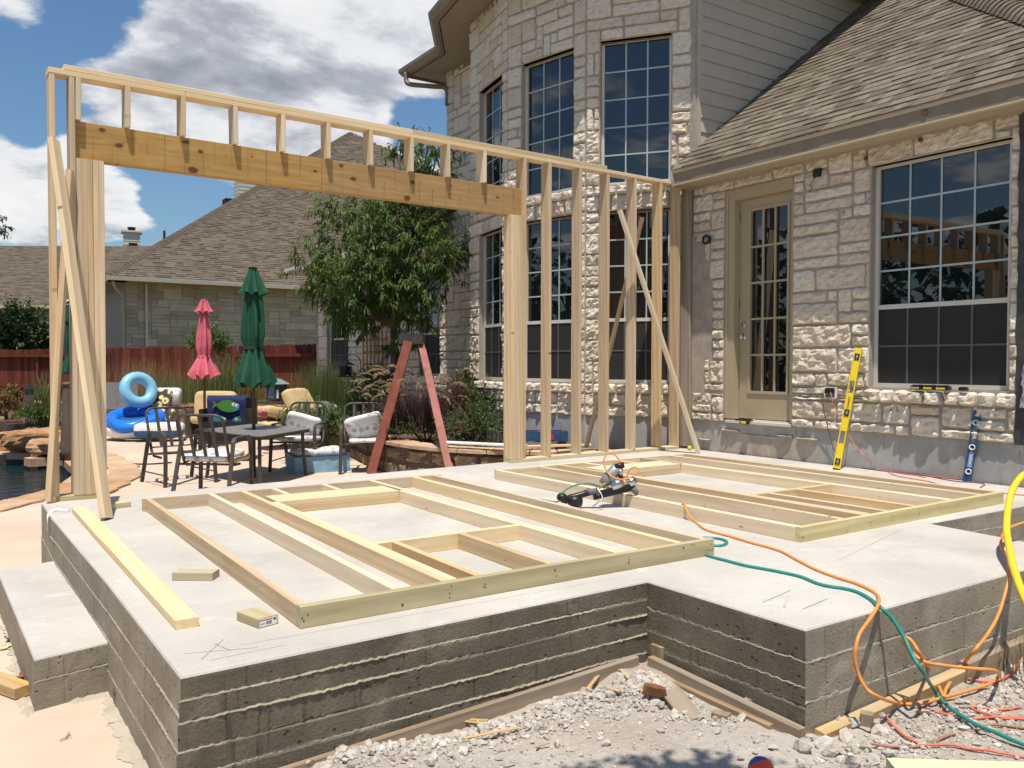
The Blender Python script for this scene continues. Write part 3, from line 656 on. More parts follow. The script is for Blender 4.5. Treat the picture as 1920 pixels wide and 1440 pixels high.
# ---------------------------------------------------------------- the stone house
house = thing('stone_house', 'pale limestone house with a curved window bay and brown shingled roofs', 'house', (6.95, 4.5, 0)); bpy.context.view_layer.update()
HI = house.matrix_world.inverted()
def hmat(origin, u):
    u = V(u).normalized(); v = V((0, 0, 1)); n = u.cross(v)
    return HI @ Matrix(((u.x, v.x, n.x, origin[0]), (u.y, v.y, n.y, origin[1]), (u.z, v.z, n.z, origin[2]), (0, 0, 0, 1)))
def cuts(a, b, marks, step):
    e = sorted({round(x, 4) for x in [a, b] + [m for m in marks if a < m < b]}); out = [e[0]]
    for p, q in zip(e, e[1:]):
        n = max(1, round((q - p) / step)); out += [p + (q - p) * (i + 1) / n for i in range(n)]
    return out
def ashlar(us, vs, skip, rng, maxw=5, maxh=2, wide=.55):
    nu, nv = len(us) - 1, len(vs) - 1; used = [[False] * nv for _ in range(nu)]; out = []
    for i in range(nu):
        for j in range(nv):
            if skip((us[i] + us[i + 1]) / 2, (vs[j] + vs[j + 1]) / 2): used[i][j] = True
    for j in range(nv):
        for i in range(nu):
            if used[i][j]: continue
            W_ = rng.choice((1, 2, 2, 3, 3, 4, 4, maxw)); H_ = rng.choice((1, 1, 2, 2, maxh)) if rng.random() > .25 else 1
            ww = 0
            while ww < W_ and i + ww < nu and not used[i + ww][j]: ww += 1
            hh = 1
            while hh < H_ and j + hh < nv and all(not used[i + k][j + hh] for k in range(ww)): hh += 1
            for a in range(ww):
                for b in range(hh): used[i + a][j + b] = True
            out.append((us[i], vs[j], us[i + ww], vs[j + hh]))
    return out
def stone_into(mb, u0, v0, u1, v1, prot, rough, rng, step=.035, gap=.0095, base=0.0):
    """one quarry-faced block between (u0,v0) and (u1,v1), face standing prot out of the wall"""
    u0 += gap * rng.uniform(.5, 1.3); u1 -= gap * rng.uniform(.5, 1.3); v0 += gap * rng.uniform(.5, 1.3); v1 -= gap * rng.uniform(.5, 1.3)
    w, h = u1 - u0, v1 - v0; nx = max(3, min(22, round(w / step))); ny = max(3, min(12, round(h / step)))
    sd = rng.random() * 60; e = min(.022, .22 * min(w, h))
    def ax(n, L): return [0, e * .35, e] + [e + (L - 2 * e) * k / (n - 1) for k in range(1, n - 1)] + [L - e, L - e * .35, L]
    X, Yv = ax(nx, w), ax(ny, h); r = min(.035, .3 * min(w, h)) * rng.uniform(.4, 1.1); ph = rng.uniform(.85, 1.15)
    tilt = (rng.uniform(-.012, .012), rng.uniform(-.012, .012))
    vs = []
    for y in Yv:
        for x in X:
            px, py = x, y
            dx, dy = min(x, w - x), min(y, h - y)
            if dx < r and dy < r:         # round the corner off
                qx, qy = r - dx, r - dy; d = max(qx, qy); l = math.hypot(qx, qy)
                if l > 0:
                    k = d / l; px = x + (qx - qx * k) * (1 if x < w / 2 else -1); py = y + (qy - qy * k) * (1 if y < h / 2 else -1)
            ed = min(dx, dy)
            k = 0 if ed <= 0 else (.62 if ed < e * .8 else 1)
            nz = noise.noise(V((px * 12, py * 12, sd))) * .7 + noise.noise(V((px * 34, py * 34, sd + 9))) * .5 + (noise.noise(V((px * 13 + 3, py * 17, sd + 5)), noise_basis='VORONOI_F1') - .45) * 1.1
            wob = .010 * noise.noise(V((px * 12, py * 12, sd + 30)))
            z = base + k * (prot * ph + rough * nz * k + tilt[0] * (x / w - .5) + tilt[1] * (y / h - .5)) - (0 if k else .006)
            vs.append((u0 + px + wob * (1 if k else .7), v0 + py + wob, max(z, base - .006)))
    m = len(X); fs = [(j * m + i, j * m + i + 1, (j + 1) * m + i + 1, (j + 1) * m + i) for j in range(len(Yv) - 1) for i in range(m - 1)]
    return mb.add(vs, fs, min(1, max(0, rng.gauss(.55, .36))))
def wall_sheet(name, mat, parent, matrix, W_, v0, v1, holes, depth=.16):
    us = cuts(0, W_, [x for hh in holes for x in (hh[0], hh[2])], 99); vs = cuts(v0, v1, [x for hh in holes for x in (hh[1], hh[3])], 99)
    mb = MB()
    for p, q in zip(us, us[1:]):
        for a, b in zip(vs, vs[1:]):
            if any(hh[0] <= (p + q) / 2 <= hh[2] and hh[1] <= (a + b) / 2 <= hh[3] for hh in holes): continue
            mb.add([(p, a, 0), (q, a, 0), (q, b, 0), (p, b, 0)], [(0, 1, 2, 3)])
    for a, b, c, d in holes:
        mb.add([(a, b, 0), (c, b, 0), (c, d, 0), (a, d, 0), (a, b, -depth), (c, b, -depth), (c, d, -depth), (a, d, -depth)], [(0, 4, 5, 1), (1, 5, 6, 2), (2, 6, 7, 3), (3, 7, 4, 0)])
    return mb.build(name, mat, parent, matrix=matrix)
NST = [0]
def stone_wall(matrix, W_, v0, v1, holes, skips=(), seed=1, cell=(.125, .125), prot=.024, rough=.013, joined=False, step=.035, name='wall', maxw=5, sills=(), lintels=()):
    rng = random.Random(seed); wl = wall_sheet(name, 'mortar', house, matrix, W_, v0, v1, holes)
    marks_u = [x for hh in list(holes) + list(skips) + list(sills) for x in (hh[0], hh[2])]; marks_v = [x for hh in list(holes) + list(skips) + list(sills) for x in (hh[1], hh[3])]
    us = cuts(0, W_, marks_u, cell[0]); vs = cuts(v0, v1, marks_v, cell[1])
    def skip(u, v): return any(a <= u <= c and b <= v <= d for a, b, c, d in list(holes) + list(skips) + list(sills))
    blocks = [(*b, prot) for b in ashlar(us, vs, skip, rng, maxw)]
    for a, b, c, d in sills:                      # course of small square sill stones standing out under a window
        n = max(2, round((c - a) / .155)); x = a
        for k in range(n):
            x1 = a + (c - a) * (k + 1) / n + (rng.uniform(-.015, .015) if k < n - 1 else 0); blocks.append((x, b, x1, d, prot + .05)); x = x1
    all_ = MB()
    for a, b, c, d, pr in blocks:
        mb = all_ if joined else MB()
        stone_into(mb, a, b, c, d, pr * rng.uniform(.8, 1.25), rough * (.5 if b > 3.9 else 1), rng, step)
        if not joined: inst('stone', mb.mesh('stone', 'stone', smooth=False), wl); NST[0] += 1
    if joined: tag(all_.build('stone', 'stone', wl), kind='stuff')
    return wl
def window(matrix, u0, v0, u1, v1, cols, rows, sash=None, rows2=0, rec=.085, lintel=True, screen=True, fw=.042):
    """frame, glazing bars and glass standing back in the opening"""
    f = MB(); z0, z1 = -rec - .05, -rec + .012
    f.box((u0, v0, z0), (u0 + fw, v1, z1)); f.box((u1 - fw, v0, z0), (u1, v1, z1)); f.box((u0 + fw, v0, z0), (u1 - fw, v0 + fw, z1)); f.box((u0 + fw, v1 - fw * .6, z0), (u1 - fw, v1, z1))
    if sash: f.box((u0 + fw, sash - .022, z0), (u1 - fw, sash + .022, z1 - .004))
    wo = f.build('window', 'white', house, matrix=matrix)
    g = MB(); g.add([(u0 + fw, v0 + fw, -rec - .02), (u1 - fw, v0 + fw, -rec - .02), (u1 - fw, v1 - fw * .6, -rec - .02), (u0 + fw, v1 - fw * .6, -rec - .02)], [(0, 1, 2, 3)]); g.build('pane', 'glass', wo)
    a, b = u0 + fw, u1 - fw
    lo = sash + .022 if sash else v0 + fw; hi = v1 - fw * .6
    bw = .009
    def bars(lo, hi, n, zf, mat):
        for k in range(1, cols):
            x = a + (b - a) * k / cols; m = MB(); m.box((x - bw, lo, zf), (x + bw, hi, zf + .006)); m.build('muntin', mat, wo)
        for k in range(1, n):
            y = lo + (hi - lo) * k / n; m = MB(); m.box((a, y - bw, zf + .0005), (b, y + bw, zf + .0065)); m.build('muntin', mat, wo)
    bars(lo, hi, rows, -rec - .017, 'muntin')
    if sash:
        if screen:
            s = MB(); s.add([(a, v0 + fw, -rec - .001), (b, v0 + fw, -rec - .001), (b, sash - .022, -rec - .001), (a, sash - .022, -rec - .001)], [(0, 1, 2, 3)]); s.build('insect_screen', 'screen', wo)
            M.setdefault('muntinscr', plain('muntin_screen_dimmed', (.10, .105, .105), .6, var=.05, bmp=0)); bars(v0 + fw, sash - .022, rows2, -rec + .0002, 'muntinscr')  # bars stand before the screen, painted dark as if dimmed by it
        else: bars(v0 + fw, sash - .022, rows2, -rec - .017, 'muntin')
    if lintel:
        l = MB(); l.box((u0 - .05, v1 + .002, -.15), (u1 + .05, v1 + .012, .012)); l.box((u0 + .002, v1 - .028, -.075), (u1 - .002, v1 + .0015, -.068)); l.build('lintel', 'trimlt', wo)
    return wo
EAVE2 = 6.33
FZ = .36
# -- wall with the door and the big window (left end at Y = 4.638)
YL = 4.638; DM = hmat((6.95, YL, 0), (0, -1, 0))
def yu(y): return YL - y
door_o = (yu(3.90), FZ, yu(2.935), 3.075); win_o = (yu(2.015), .815, yu(.700), 2.992)
dw = stone_wall(DM, yu(.62), FZ, 3.20, [door_o, win_o],
    skips=[(0, FZ, yu(4.40), 3.2), (0, 2.05, yu(4.20), 2.52), (0, 1.1, yu(4.08), 2.05), (0, .72, yu(4.2), 1.1), (yu(4.20), 2.05, yu(4.12), 2.28), (yu(2.50), .70, yu(2.375), .80)], seed=13, cell=(.145, .118), prot=.030, rough=.017, step=.024, sills=[(yu(2.06), .665, yu(.62), .805)])
window(DM, yu(2.012), .818, yu(.703), 2.990, 4, 4, 1.607, 2, rec=.075)
# -- door
db = MB(); a, b_ = yu(3.76), yu(2.96); z = -.10
db.box((door_o[0] + .001, FZ + .045, -.16), (a, 3.073, -.008)); db.box((b_, FZ + .045, -.16), (door_o[2] - .001, 3.073, -.008)); db.box((a, 2.945, -.16), (b_, 3.073, -.006))
db.box((door_o[0] + .012, FZ + .05, -.008), (door_o[0] + .05, 3.06, .004)); db.box((door_o[0] + .012, 3.02, -.006), (door_o[2] - .012, 3.062, .006))
cas = db.build('door_casing', 'doorp', house, matrix=DM)
d_ = MB(); ga, gb, gc, gd = yu(3.595), .735, yu(3.085), 2.80
d_.box((a + .004, .415, -.15), (ga, 2.941, z)); d_.box((gc, .415, -.15), (b_ - .004, 2.941, z)); d_.box((ga, .415, -.15), (gc, gb, z)); d_.box((ga, gd, -.15), (gc, 2.941, z))
for (p, q, r, s) in ((ga - .03, gb - .03, gc + .03, gb), (ga - .03, gd, gc + .03, gd + .03), (ga - .03, gb, ga, gd), (gc, gb, gc + .03, gd)): d_.box((p, q, z), (r, s, z + .012))
door = d_.build('door', 'doorp', house, matrix=DM)
g = MB(); g.add([(ga, gb, -.125), (gc, gb, -.125), (gc, gd, -.125), (ga, gd, -.125)], [(0, 1, 2, 3)]); g.build('pane', 'glass', door)
for k in (1, 2):
    x = ga + (gc - ga) * k / 3; m = MB(); m.box((x - .011, gb, -.118), (x + .011, gd, z + .004)); m.build('muntin', 'doorp', door)
for k in range(1, 5):
    y = gb + (gd - gb) * k / 5; m = MB(); m.box((ga, y - .011, -.1175), (gc, y + .011, z + .0045)); m.build('muntin', 'doorp', door)
kn = MB(); R90 = Matrix.Translation((yu(3.69), 1.36, z))
kn.lathe([(.033, 0), (.033, .006), (.012, .008), (.012, .03), (.022, .036), (.031, .048), (.028, .062), (.012, .07)], 14, mat=R90, mi=0)
kn.build('door_knob', 'silver', door, smooth=True)
kn = MB(); kn.lathe([(.032, 0), (.030, .012), (.024, .016), (.006, .017)], 14, mat=Matrix.Translation((yu(3.69), 1.50, z))); kn.build('deadbolt', 'silver', door, smooth=True)
hg = MB()
for zz in (.75, 1.7, 2.7): hg.box((a - .006, zz, z - .01), (a + .006, zz + .1, z + .006))
hg.build('hinge', 'iron', door)
th = MB(); th.box((door_o[0] + .05, FZ + .001, -.15), (door_o[2] - .002, FZ + .03, .035)); th.box((a, FZ + .03, -.15), (b_, FZ + .045, -.05)); th.build('threshold', 'white', house, matrix=DM)
# -- foundation below the door wall and the bay
fm = MB(); fm.box((6.958, -.8, -.7), (7.5, 4.66, FZ - .001)); 
KS = [(7.076, 4.470), (6.222, 5.604), (5.929, 6.981), (6.181, 8.412), (6.95, 9.596)]
fm.prism([(p[0], p[1]) for p in KS] + [(8, 9.6), (8, 4.5)], -.7, FZ - .002)
fm.box((6.94, 9.6, -.7), (7.5, 17.0, FZ - .003))
fm.build('foundation', 'found', house, matrix=HI)
sc = MB()                                     # mortar scar where the old steps were torn off
def ledge(y0, y1, z, dep):
    n = 7; vs = []
    for k in range(n + 1):
        y = y0 + (y1 - y0) * k / n; e = dep * (.5 + .5 * math.sin(math.pi * k / n)) * random.uniform(.75, 1.2)
        vs += [(6.9575, y, z + .006), (6.958 - e, y, z + random.uniform(-.003, .003)), (6.9575, y, z - random.uniform(.012, .03))]
    sc.add(vs, [(3 * k + i, 3 * k + i + 1, 3 * k + i + 4, 3 * k + i + 3) for k in range(n) for i in (0, 1)])
ledge(3.92, 3.66, .272, .05); ledge(3.13, 2.92, .258, .05); ledge(2.86, 2.60, .250, .045); ledge(3.66, 3.10, .235, .02); ledge(4.30, 4.10, .13, .035)
n = 22; vs = [(6.9572, 3.3, .12)] + [(6.9572, 3.3 + .72 * math.cos(2 * math.pi * k / n) * (1 + .2 * noise.noise(V((k * 1.7, 1, 1)))), .115 + .125 * math.copysign(min(1, abs(math.sin(2 * math.pi * k / n)) * 1.6), math.sin(2 * math.pi * k / n)) * (1 + .25 * noise.noise(V((k * .9, 4, 1))))) for k in range(n)]
sc.add(vs, [(0, 1 + (k + 1) % n, 1 + k) for k in range(n)])
sc.build('mortar_scar', 'scar', house, matrix=HI)
bk = MB(); bk.box((6.94, 4.07, FZ), (6.9495, 4.637, 2.6)); bk.build('render_patch', 'scar', house, matrix=HI)
# -- faces of the bay
def facet(k, holes2, seed, wide=None):
    p, q = V((*KS[k], 0)), V((*KS[k - 1], 0)); Lw = (q - p).length; m = hmat((p.x, p.y, 0), (q - p))
    a, b = holes2
    stone_wall(m, Lw, FZ, EAVE2, [(a, .80, b, 3.00), (a, 3.335, b, 5.165)], seed=seed, cell=(.14, .14), prot=.032, rough=.022, step=.03, sills=[(max(0, a - .08), .655, min(Lw, b + .08), .79), (max(0, a - .08), 3.20, min(Lw, b + .08), 3.325)])
    window(m, a + .002, .802, b - .002, 2.998, 3, 4, 1.609, 2, rec=.08, fw=.036); window(m, a + .002, 3.337, b - .002, 5.163, 3, 5, rec=.08, fw=.036)
facet(1, (.190, 1.095), 21); facet(2, (.270, 1.205), 22); facet(3, (.365, 1.265), 23)
p, q = V((*KS[4], 0)), V((*KS[3], 0)); m0 = hmat((p.x, p.y, 0), q - p); wall_sheet('wall', 'mortar', house, m0, (q - p).length, FZ, EAVE2, [])
# -- wall running back to the wing (stones far and half in shade: joined)
WM = hmat((6.95, 17.0, 0), (0, -1, 0))
def wu(y): return 17.0 - y
stone_wall(WM, 6.45, FZ, 3.32, [(wu(16.45), .82, wu(15.12), 3.0), (wu(11.62), .80, wu(10.80), 3.0)], seed=41, cell=(.15, .15), prot=.028, rough=.02, joined=True, step=.05)
stone_wall(hmat((6.95, 10.55, 0), (0, -1, 0)), .954, FZ, EAVE2, [], seed=42, cell=(.14, .15), prot=.028, rough=.02, joined=True, step=.05)
window(WM, wu(16.448), .822, wu(15.122), 2.998, 4, 4, 1.61, 2); window(WM, wu(11.618), .802, wu(10.802), 2.998, 3, 4, 1.61, 2)
mb = MB(); mb.box((6.96, 10.54, 3.0), (12, 10.55, EAVE2)); mb.box((6.96, 16.99, -.5), (12, 17.0, 3.3)); mb.build('side_wall', 'mortar', house, matrix=HI)
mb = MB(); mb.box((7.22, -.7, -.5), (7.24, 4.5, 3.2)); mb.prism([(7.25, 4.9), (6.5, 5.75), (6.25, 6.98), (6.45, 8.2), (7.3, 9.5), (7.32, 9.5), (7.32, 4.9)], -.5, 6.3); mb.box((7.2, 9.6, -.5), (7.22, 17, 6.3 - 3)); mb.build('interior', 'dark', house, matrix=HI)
# -- upper eaves: soffit, dark strip, gutter and roof round the bay
inner = [(13, 4.45), (7.06, 4.45)] + KS[1:] + [(6.95, 10.55), (13, 10.55)]
def offs(path, d):
    out = []
    for i, p in enumerate(path):
        p = V(p); e1 = (p - V(path[i - 1])).normalized() if i else None; e2 = (V(path[i + 1]) - p).normalized() if i < len(path) - 1 else None
        n1 = V((e1.y, -e1.x)) * -1 if e1 else None; n2 = V((e2.y, -e2.x)) * -1 if e2 else None
        if n1 is None: n1 = n2
        if n2 is None: n2 = n1
        nn = n1 + n2; out.append(p + nn / max(.35, nn.dot(n1)) * d)
    return out
# path runs with the house on its right: outside is on the left
o1 = [V(p) for p in inner]; sgn = -1
def ring(path_d0, z0, path_d1, z1, mb, mi=0):
    A, B = offs(inner, path_d0), offs(inner, path_d1)
    for i in range(len(A) - 1): mb.add([(*A[i], z0), (*A[i + 1], z0), (*B[i + 1], z1), (*B[i], z1)], [(0, 1, 2, 3)], .5, mi)
SD = 1 if offs(inner, 1.0)[2].x < inner[2][0] else -1
mb = MB(); ring(-.02 * SD, EAVE2, .53 * SD, EAVE2, mb); ring(.001 * SD, EAVE2 - .10, .024 * SD, EAVE2 - .10, mb); ring(.024 * SD, EAVE2 - .10, .024 * SD, EAVE2, mb); mb.build('soffit', 'soffit', house, matrix=HI)
mb = MB(); ring(.48 * SD, EAVE2 - .002, .50 * SD, EAVE2 - .002, mb); mb.build('soffit_dark_strip', 'dark', house, matrix=HI)  # thin near-black strip just under the soffit
mb = MB(); ring(.53 * SD, EAVE2 - .02, .53 * SD, EAVE2 + .10, mb); ring(.53 * SD, EAVE2 - .02, .60 * SD, EAVE2 - .015, mb); ring(.60 * SD, EAVE2 - .015, .655 * SD, EAVE2 + .06, mb); ring(.655 * SD, EAVE2 + .06, .66 * SD, EAVE2 + .115, mb); ring(.66 * SD, EAVE2 + .115, .645 * SD, EAVE2 + .115, mb)
mb.build('gutter', 'fascia', house, matrix=HI)
mb = MB(); ring(.64 * SD, EAVE2 + .12, -.62 * SD, EAVE2 + 1.0, mb); mb.build('roof', 'shingle', house, matrix=HI)
mb = MB(); mb.tube(spline([(6.33, 10.95, EAVE2 + .0), (6.33, 10.95, EAVE2 - .14), (6.38, 10.88, EAVE2 - .22), (6.7, 10.65, EAVE2 - .26), (6.92, 10.52, EAVE2 - .30), (6.93, 10.50, EAVE2 - .6)], 5), .045, 8); mb.build('downspout', 'fascia', house, smooth=True, matrix=HI)
# -- clapboard wall above the low roof
for k in range(17):
    z0 = 3.55 + k * .178; mb = MB(); x1 = 12.5
    mb.add([(7.09, 4.446, z0 + .184), (x1, 4.446, z0 + .184), (x1, 4.428, z0), (7.09, 4.428, z0), (7.09, 4.449, z0), (x1, 4.449, z0)], [(0, 3, 2, 1), (3, 4, 5, 2)]); mb.build('siding_board', 'siding', house, matrix=HI)
mb = MB(); mb.box((7.035, 4.425, 3.5), (7.088, 4.47, EAVE2 - .001)); mb.build('corner_board', 'siding', house, matrix=HI)
mb = MB(); mb.box((7.0, 4.451, 3.2), (12.5, 4.6, EAVE2)); mb.build('sheathing', 'mortar', house, matrix=HI)
# -- low roof
EX, EZ, PIT = 6.60, 3.37, .76; YR0, YR1 = 4.43, -.28
ul = V((0, -1, 0)); vl = V((1, 0, PIT)).normalized(); nl = ul.cross(vl)
RMx = HI @ Matrix(((0, vl.x, nl.x, EX), (-1, vl.y, nl.y, YR0), (0, vl.z, nl.z, EZ), (0, 0, 0, 1)))
SL_ = (11.2 - EX) * math.hypot(1, PIT); cs = 1 / math.hypot(1, PIT)
mb = MB(); mb.add([(0, 0, -.004), (YR0 - YR1, 0, -.004), (.02, SL_, -.004), (0, SL_, -.004)], [(0, 1, 2, 3)]); low = mb.build('low_roof', 'shingle', house, matrix=RMx)
def tab(mb, u0, u1, v0, v1, h, tint):
    lo, hi = h + .009, .0015
    mb.add([(u0, v0, lo), (u1, v0, lo), (u1, v1, hi), (u0, v1, hi), (u0, v0, -.003), (u1, v0, -.003), (u1, v1, -.003), (u0, v1, -.003)], [(0, 1, 2, 3), (0, 4, 5, 1), (1, 5, 6, 2), (3, 7, 4, 0)], tint)
rng = random.Random(5); tabs = []
EXP = .143
for r in range(int(SL_ / EXP) + 1):
    v0 = r * EXP - .012; umax = YR0 - (YR1 + max(0, v0) * cs) - .02; u = -rng.random() * .2
    while u < umax:
        w_ = rng.choice((.09, .13, .17, .21, .26)); a_, b2 = max(0, u), min(umax, u + w_)
        if b2 - a_ > .03: tabs.append((a_, b2, v0, v0 + EXP + .02, rng.choice((0, 0, .006, .007)), rng.random()))
        u += w_
Rw = house.matrix_world @ RMx
tabs.sort(key=lambda t: (Rw @ V((t[0], t[2], 0)) - CAM).length)
for t in tabs[:290]:
    mb = MB(); tab(mb, *t); inst('shingle', mb.mesh('shingle', 'shingle'), low)
mb = MB()
for t in tabs[290:]: tab(mb, *t)
tag(mb.build('shingle', 'shingle', low), kind='stuff')
# hip caps
hp0, hp1 = V((YR0 - YR1, 0, 0)), V((.02, SL_, 0)); hd = (hp1 - hp0); HLn = hd.length; hd.normalize(); hs = V((-hd.y, hd.x, 0))
for k in range(int(HLn / .13)):
    c0 = hp0 + hd * (k * .13); c1 = c0 + hd * .155; mb = MB(); vs = []
    for c, zz in ((c0, .032), (c1, .014)):
        for a in range(7):
            q = (a - 3) / 3; vs.append(c + hs * (.135 * q) + V((0, 0, zz + .075 * (1 - q * q) - (.05 * q if q < 0 else 0) * -1 - .05 * 0 if False else zz + .06 * (1 - q * q))))
    fs = [(a, a + 1, 8 + a, 7 + a) for a in range(6)]
    vs += [p - V((0, 0, .011)) for p in vs[:7]]; fs += [(14 + a, 15 + a, a + 1, a) for a in range(6)]
    mb.add(vs, [tuple(reversed(f)) for f in fs], rng.uniform(.35, .9)); inst('hip_cap', mb.mesh('hip_cap', 'shingle'), low)
# back slope beyond the hip
mb = MB(); mb.add([(EX, YR1, EZ), (EX + 6, YR1, EZ), (11.2 + 1, YR1 + 4.6, EZ + 4.6 * PIT), (11.2, YR1 + 4.6, EZ + 4.6 * PIT)], [(0, 1, 2, 3)], .5); mb.build('back_slope', 'shingle', house, matrix=HI)
# fascia, drip edge and soffit of the low roof
mb = MB(); mb.box((EX + .012, YR1, EZ - .175), (EX + .034, YR0 - .02, EZ - .022)); mb.build('fascia_board', 'fascia', house, matrix=HI)
mb = MB(); mb.box((EX + .004, YR1, EZ - .045), (EX + .0115, YR0 - .02, EZ - .0005)); mb.box((EX + .002, YR1, EZ - .19), (EX + .05, YR0 - .02, EZ - .1755)); mb.build('drip_and_lit_strip', 'trimlt', house, matrix=HI)  # lower strip painted pale tan for light reflected at the fascia foot
mb = MB(); mb.box((EX + .0345, YR1, EZ - .172), (6.949, YR0 + .15, EZ - .165)); mb.box((6.925, YR1, EZ - .21), (6.949, YR0 + .15, EZ - .1725)); mb.build('soffit', 'trim', house, matrix=HI)
mb = MB(); mb.box((EX + .0, YR0 - .03, EZ - .20), (6.95, YR0 - .005, EZ + .02)); mb.build('end_board', 'trim', house, matrix=HI)
# black building paper where the next wall begins
mb = MB(); rngp = random.Random(3)
mb.grid(14, 30, lambda a, b: (6.93 + .03 * noise.noise(V((a * 5, b * 13, 2))) + .02 * noise.noise(V((a * 17, b * 31, 5))), .63 - a * 1.4, .36 + b * 2.83)); mb.build('building_paper', 'tar', house, smooth=True, matrix=HI)
M['film'] = plain('torn_film', (.42, .42, .43), .35, var=.4, scale=14, bmp=.4)
mb = MB()
for (y, zc, sx, sz) in ((.5, 1.02, .12, .3), (.52, .78, .10, .2), (.36, 2.6, .06, .12)):
    mb.grid(7, 9, lambda a, b: (6.88 + .05 * noise.noise(V((a * 6 + y * 9, b * 9, 3))), y + (a - .5) * sx * (1 - .5 * b), zc + (b - .5) * sz))
mb.build('torn_film', 'film', house, smooth=True, matrix=HI)
# far higher roof showing over the hip
fp = at(1866, 22, 15.5); u_, v_ = V((0, -1, 0)), V((1, 0, .76)).normalized(); n_ = u_.cross(v_)
FM = HI @ Matrix(((u_.x, v_.x, n_.x, fp.x), (u_.y, v_.y, n_.y, fp.y), (u_.z, v_.z, n_.z, fp.z), (0, 0, 0, 1)))
mb = MB()
for r in range(-14, 12):
    u = -.42 + .0 * r
    while u < 3.5:
        w_ = rng.choice((.12, .16, .2, .26)); tab(mb, u, u + w_, r * .14, r * .14 + .16, rng.choice((0, .006)), rng.random()); u += w_
mb.add([(-.42, -2, -.01), (3.6, -2, -.01), (3.6, 1.7, -.01), (-.42, 1.7, -.01)], [(0, 1, 2, 3)])
tag(mb.build('shingle', 'shingle', house, matrix=FM), kind='stuff')
# -- wing roof with white gutter
WE, WZ = 6.25, 3.36; wy0, wy1 = 17.35, 10.4
mb = MB(); top = 4.2
mb.add([(WE, wy0, WZ), (WE, wy1, WZ), (WE + top, wy1, WZ + top * .72), (WE + top, wy0 - top, WZ + top * .72), (WE + 8, wy0, WZ)], [(0, 3, 2, 1), (0, 4, 3)], .45)
wr = mb.build('wing_roof', 'shinglefar', house, matrix=HI)
uw, vw = V((0, -1, 0)), V((1, 0, .72)).normalized(); nw_ = uw.cross(vw)
WRM = HI @ Matrix(((uw.x, vw.x, nw_.x, WE), (uw.y, vw.y, nw_.y, wy0), (uw.z, vw.z, nw_.z, WZ), (0, 0, 0, 1)))
mb = MB(); cs2 = 1 / math.hypot(1, .72)
for r in range(35):
    v0 = r * .145 - .01; u = max(0, v0) * cs2 + rng.random() * .1
    while u < wy0 - wy1:
        w_ = rng.choice((.12, .17, .24, .3)); tab(mb, u, u + w_, v0, v0 + .165, rng.choice((0, .007)), rng.random()); u += w_
tag(mb.build('shingle', 'shinglefar', house, matrix=WRM), kind='stuff')
mb = MB(); mb.box((WE - .05, wy1, WZ - .13), (WE + .0, wy0, WZ - .02)); mb.build('gutter', 'white', house, matrix=HI)
mb = MB(); mb.box((WE, wy1, WZ - .16), (6.96, wy0, WZ - .14)); mb.build('soffit', 'trim', house, matrix=HI)
# electrical fittings on the wall
mb = MB(); mb.box((yu(2.50), .70, -.05), (yu(2.375), .80, -.03), mi=0)
for a, b, c, d in ((yu(2.508), .692, yu(2.495), .808), (yu(2.38), .692, yu(2.367), .808), (yu(2.495), .80, yu(2.38), .81), (yu(2.495), .692, yu(2.38), .70)): mb.box((a, b, -.02), (c, d, .035), mi=1)
mb.box((yu(2.485), .745, .0), (yu(2.44), .785, .06), mi=0); mb.box((yu(2.43), .745, .0), (yu(2.39), .785, .06), mi=0); mb.build('socket_box', ['black', 'fwhite'], house, matrix=DM)
mb = MB(); mb.lathe([(.055, .0), (.06, .035), (.05, .036), (.045, .012), (.01, .012)], 16, mat=Matrix.Translation((yu(4.145), 2.53, .03)), mi=0)
for k in range(6): a = k * 1.05; mb.tube([(yu(4.145) + .04 * math.cos(a), 2.53 + .04 * math.sin(a), .045), (yu(4.145) + .012 * math.cos(a + 1.5), 2.53 + .012 * math.sin(a + 1.5), .07), (yu(4.145) + .045 * math.cos(a + 2.4), 2.53 + .045 * math.sin(a + 2.4), .05)], .006, 5, mi=1)
mb.build('junction_box', ['black', 'greymetal'], house, matrix=DM)
mb = MB(); mb.box((yu(2.67), 3.00, .0), (yu(2.585), 3.085, .04)); 
mb.tube(spline([(yu(2.63), 3.0, .04), (yu(2.66), 2.95, .06), (yu(2.70), 2.92, .05), (yu(2.66), 2.89, .06), (yu(2.71), 2.85, .05)], 4), .004, 5); mb.build('light_box', 'black', house, matrix=DM)
mb = MB(); mb.lathe([(.022, 0), (.022, .012), (.008, .014)], 12, mat=Matrix.Translation((yu(1.50), 3.16 - .02, .03))); mb.lathe([(.022, 0), (.02, .01)], 12, mat=Matrix.Translation((yu(2.06), 3.08, .03))); mb.build('plug_hole', 'terra', house, matrix=DM)
mb = MB(); mb.lathe([(.045, 0), (.045, .012), (.034, .014), (.028, .024), (.006, .026)], 18, mat=Matrix.Translation((yu(2.66), .885, .03))); mb.build('round_cap', 'stone', house, matrix=DM)
mb = MB(); mb.lathe([(.028, 0), (.028, .012), (.004, .014)], 14, mat=HI @ Matrix.Translation((EX + .012, 1.28, EZ - .085)) @ Matrix.Rotation(-math.pi / 2, 4, 'Y')); mb.build('fascia_plug', 'terra', house)
# end stud fixed to the wall
board('end_stud', V((6.90, 4.47, .03)), V((6.90, 4.47, 3.19)), V((1, .2, 0)), w=.14, t=.038, mat='oldwood', parent=None).name = 'wall_end_stud'
tag(bpy.data.objects['wall_end_stud'], 'darker timber stud standing against the house wall behind the last wall stud', 'stud')

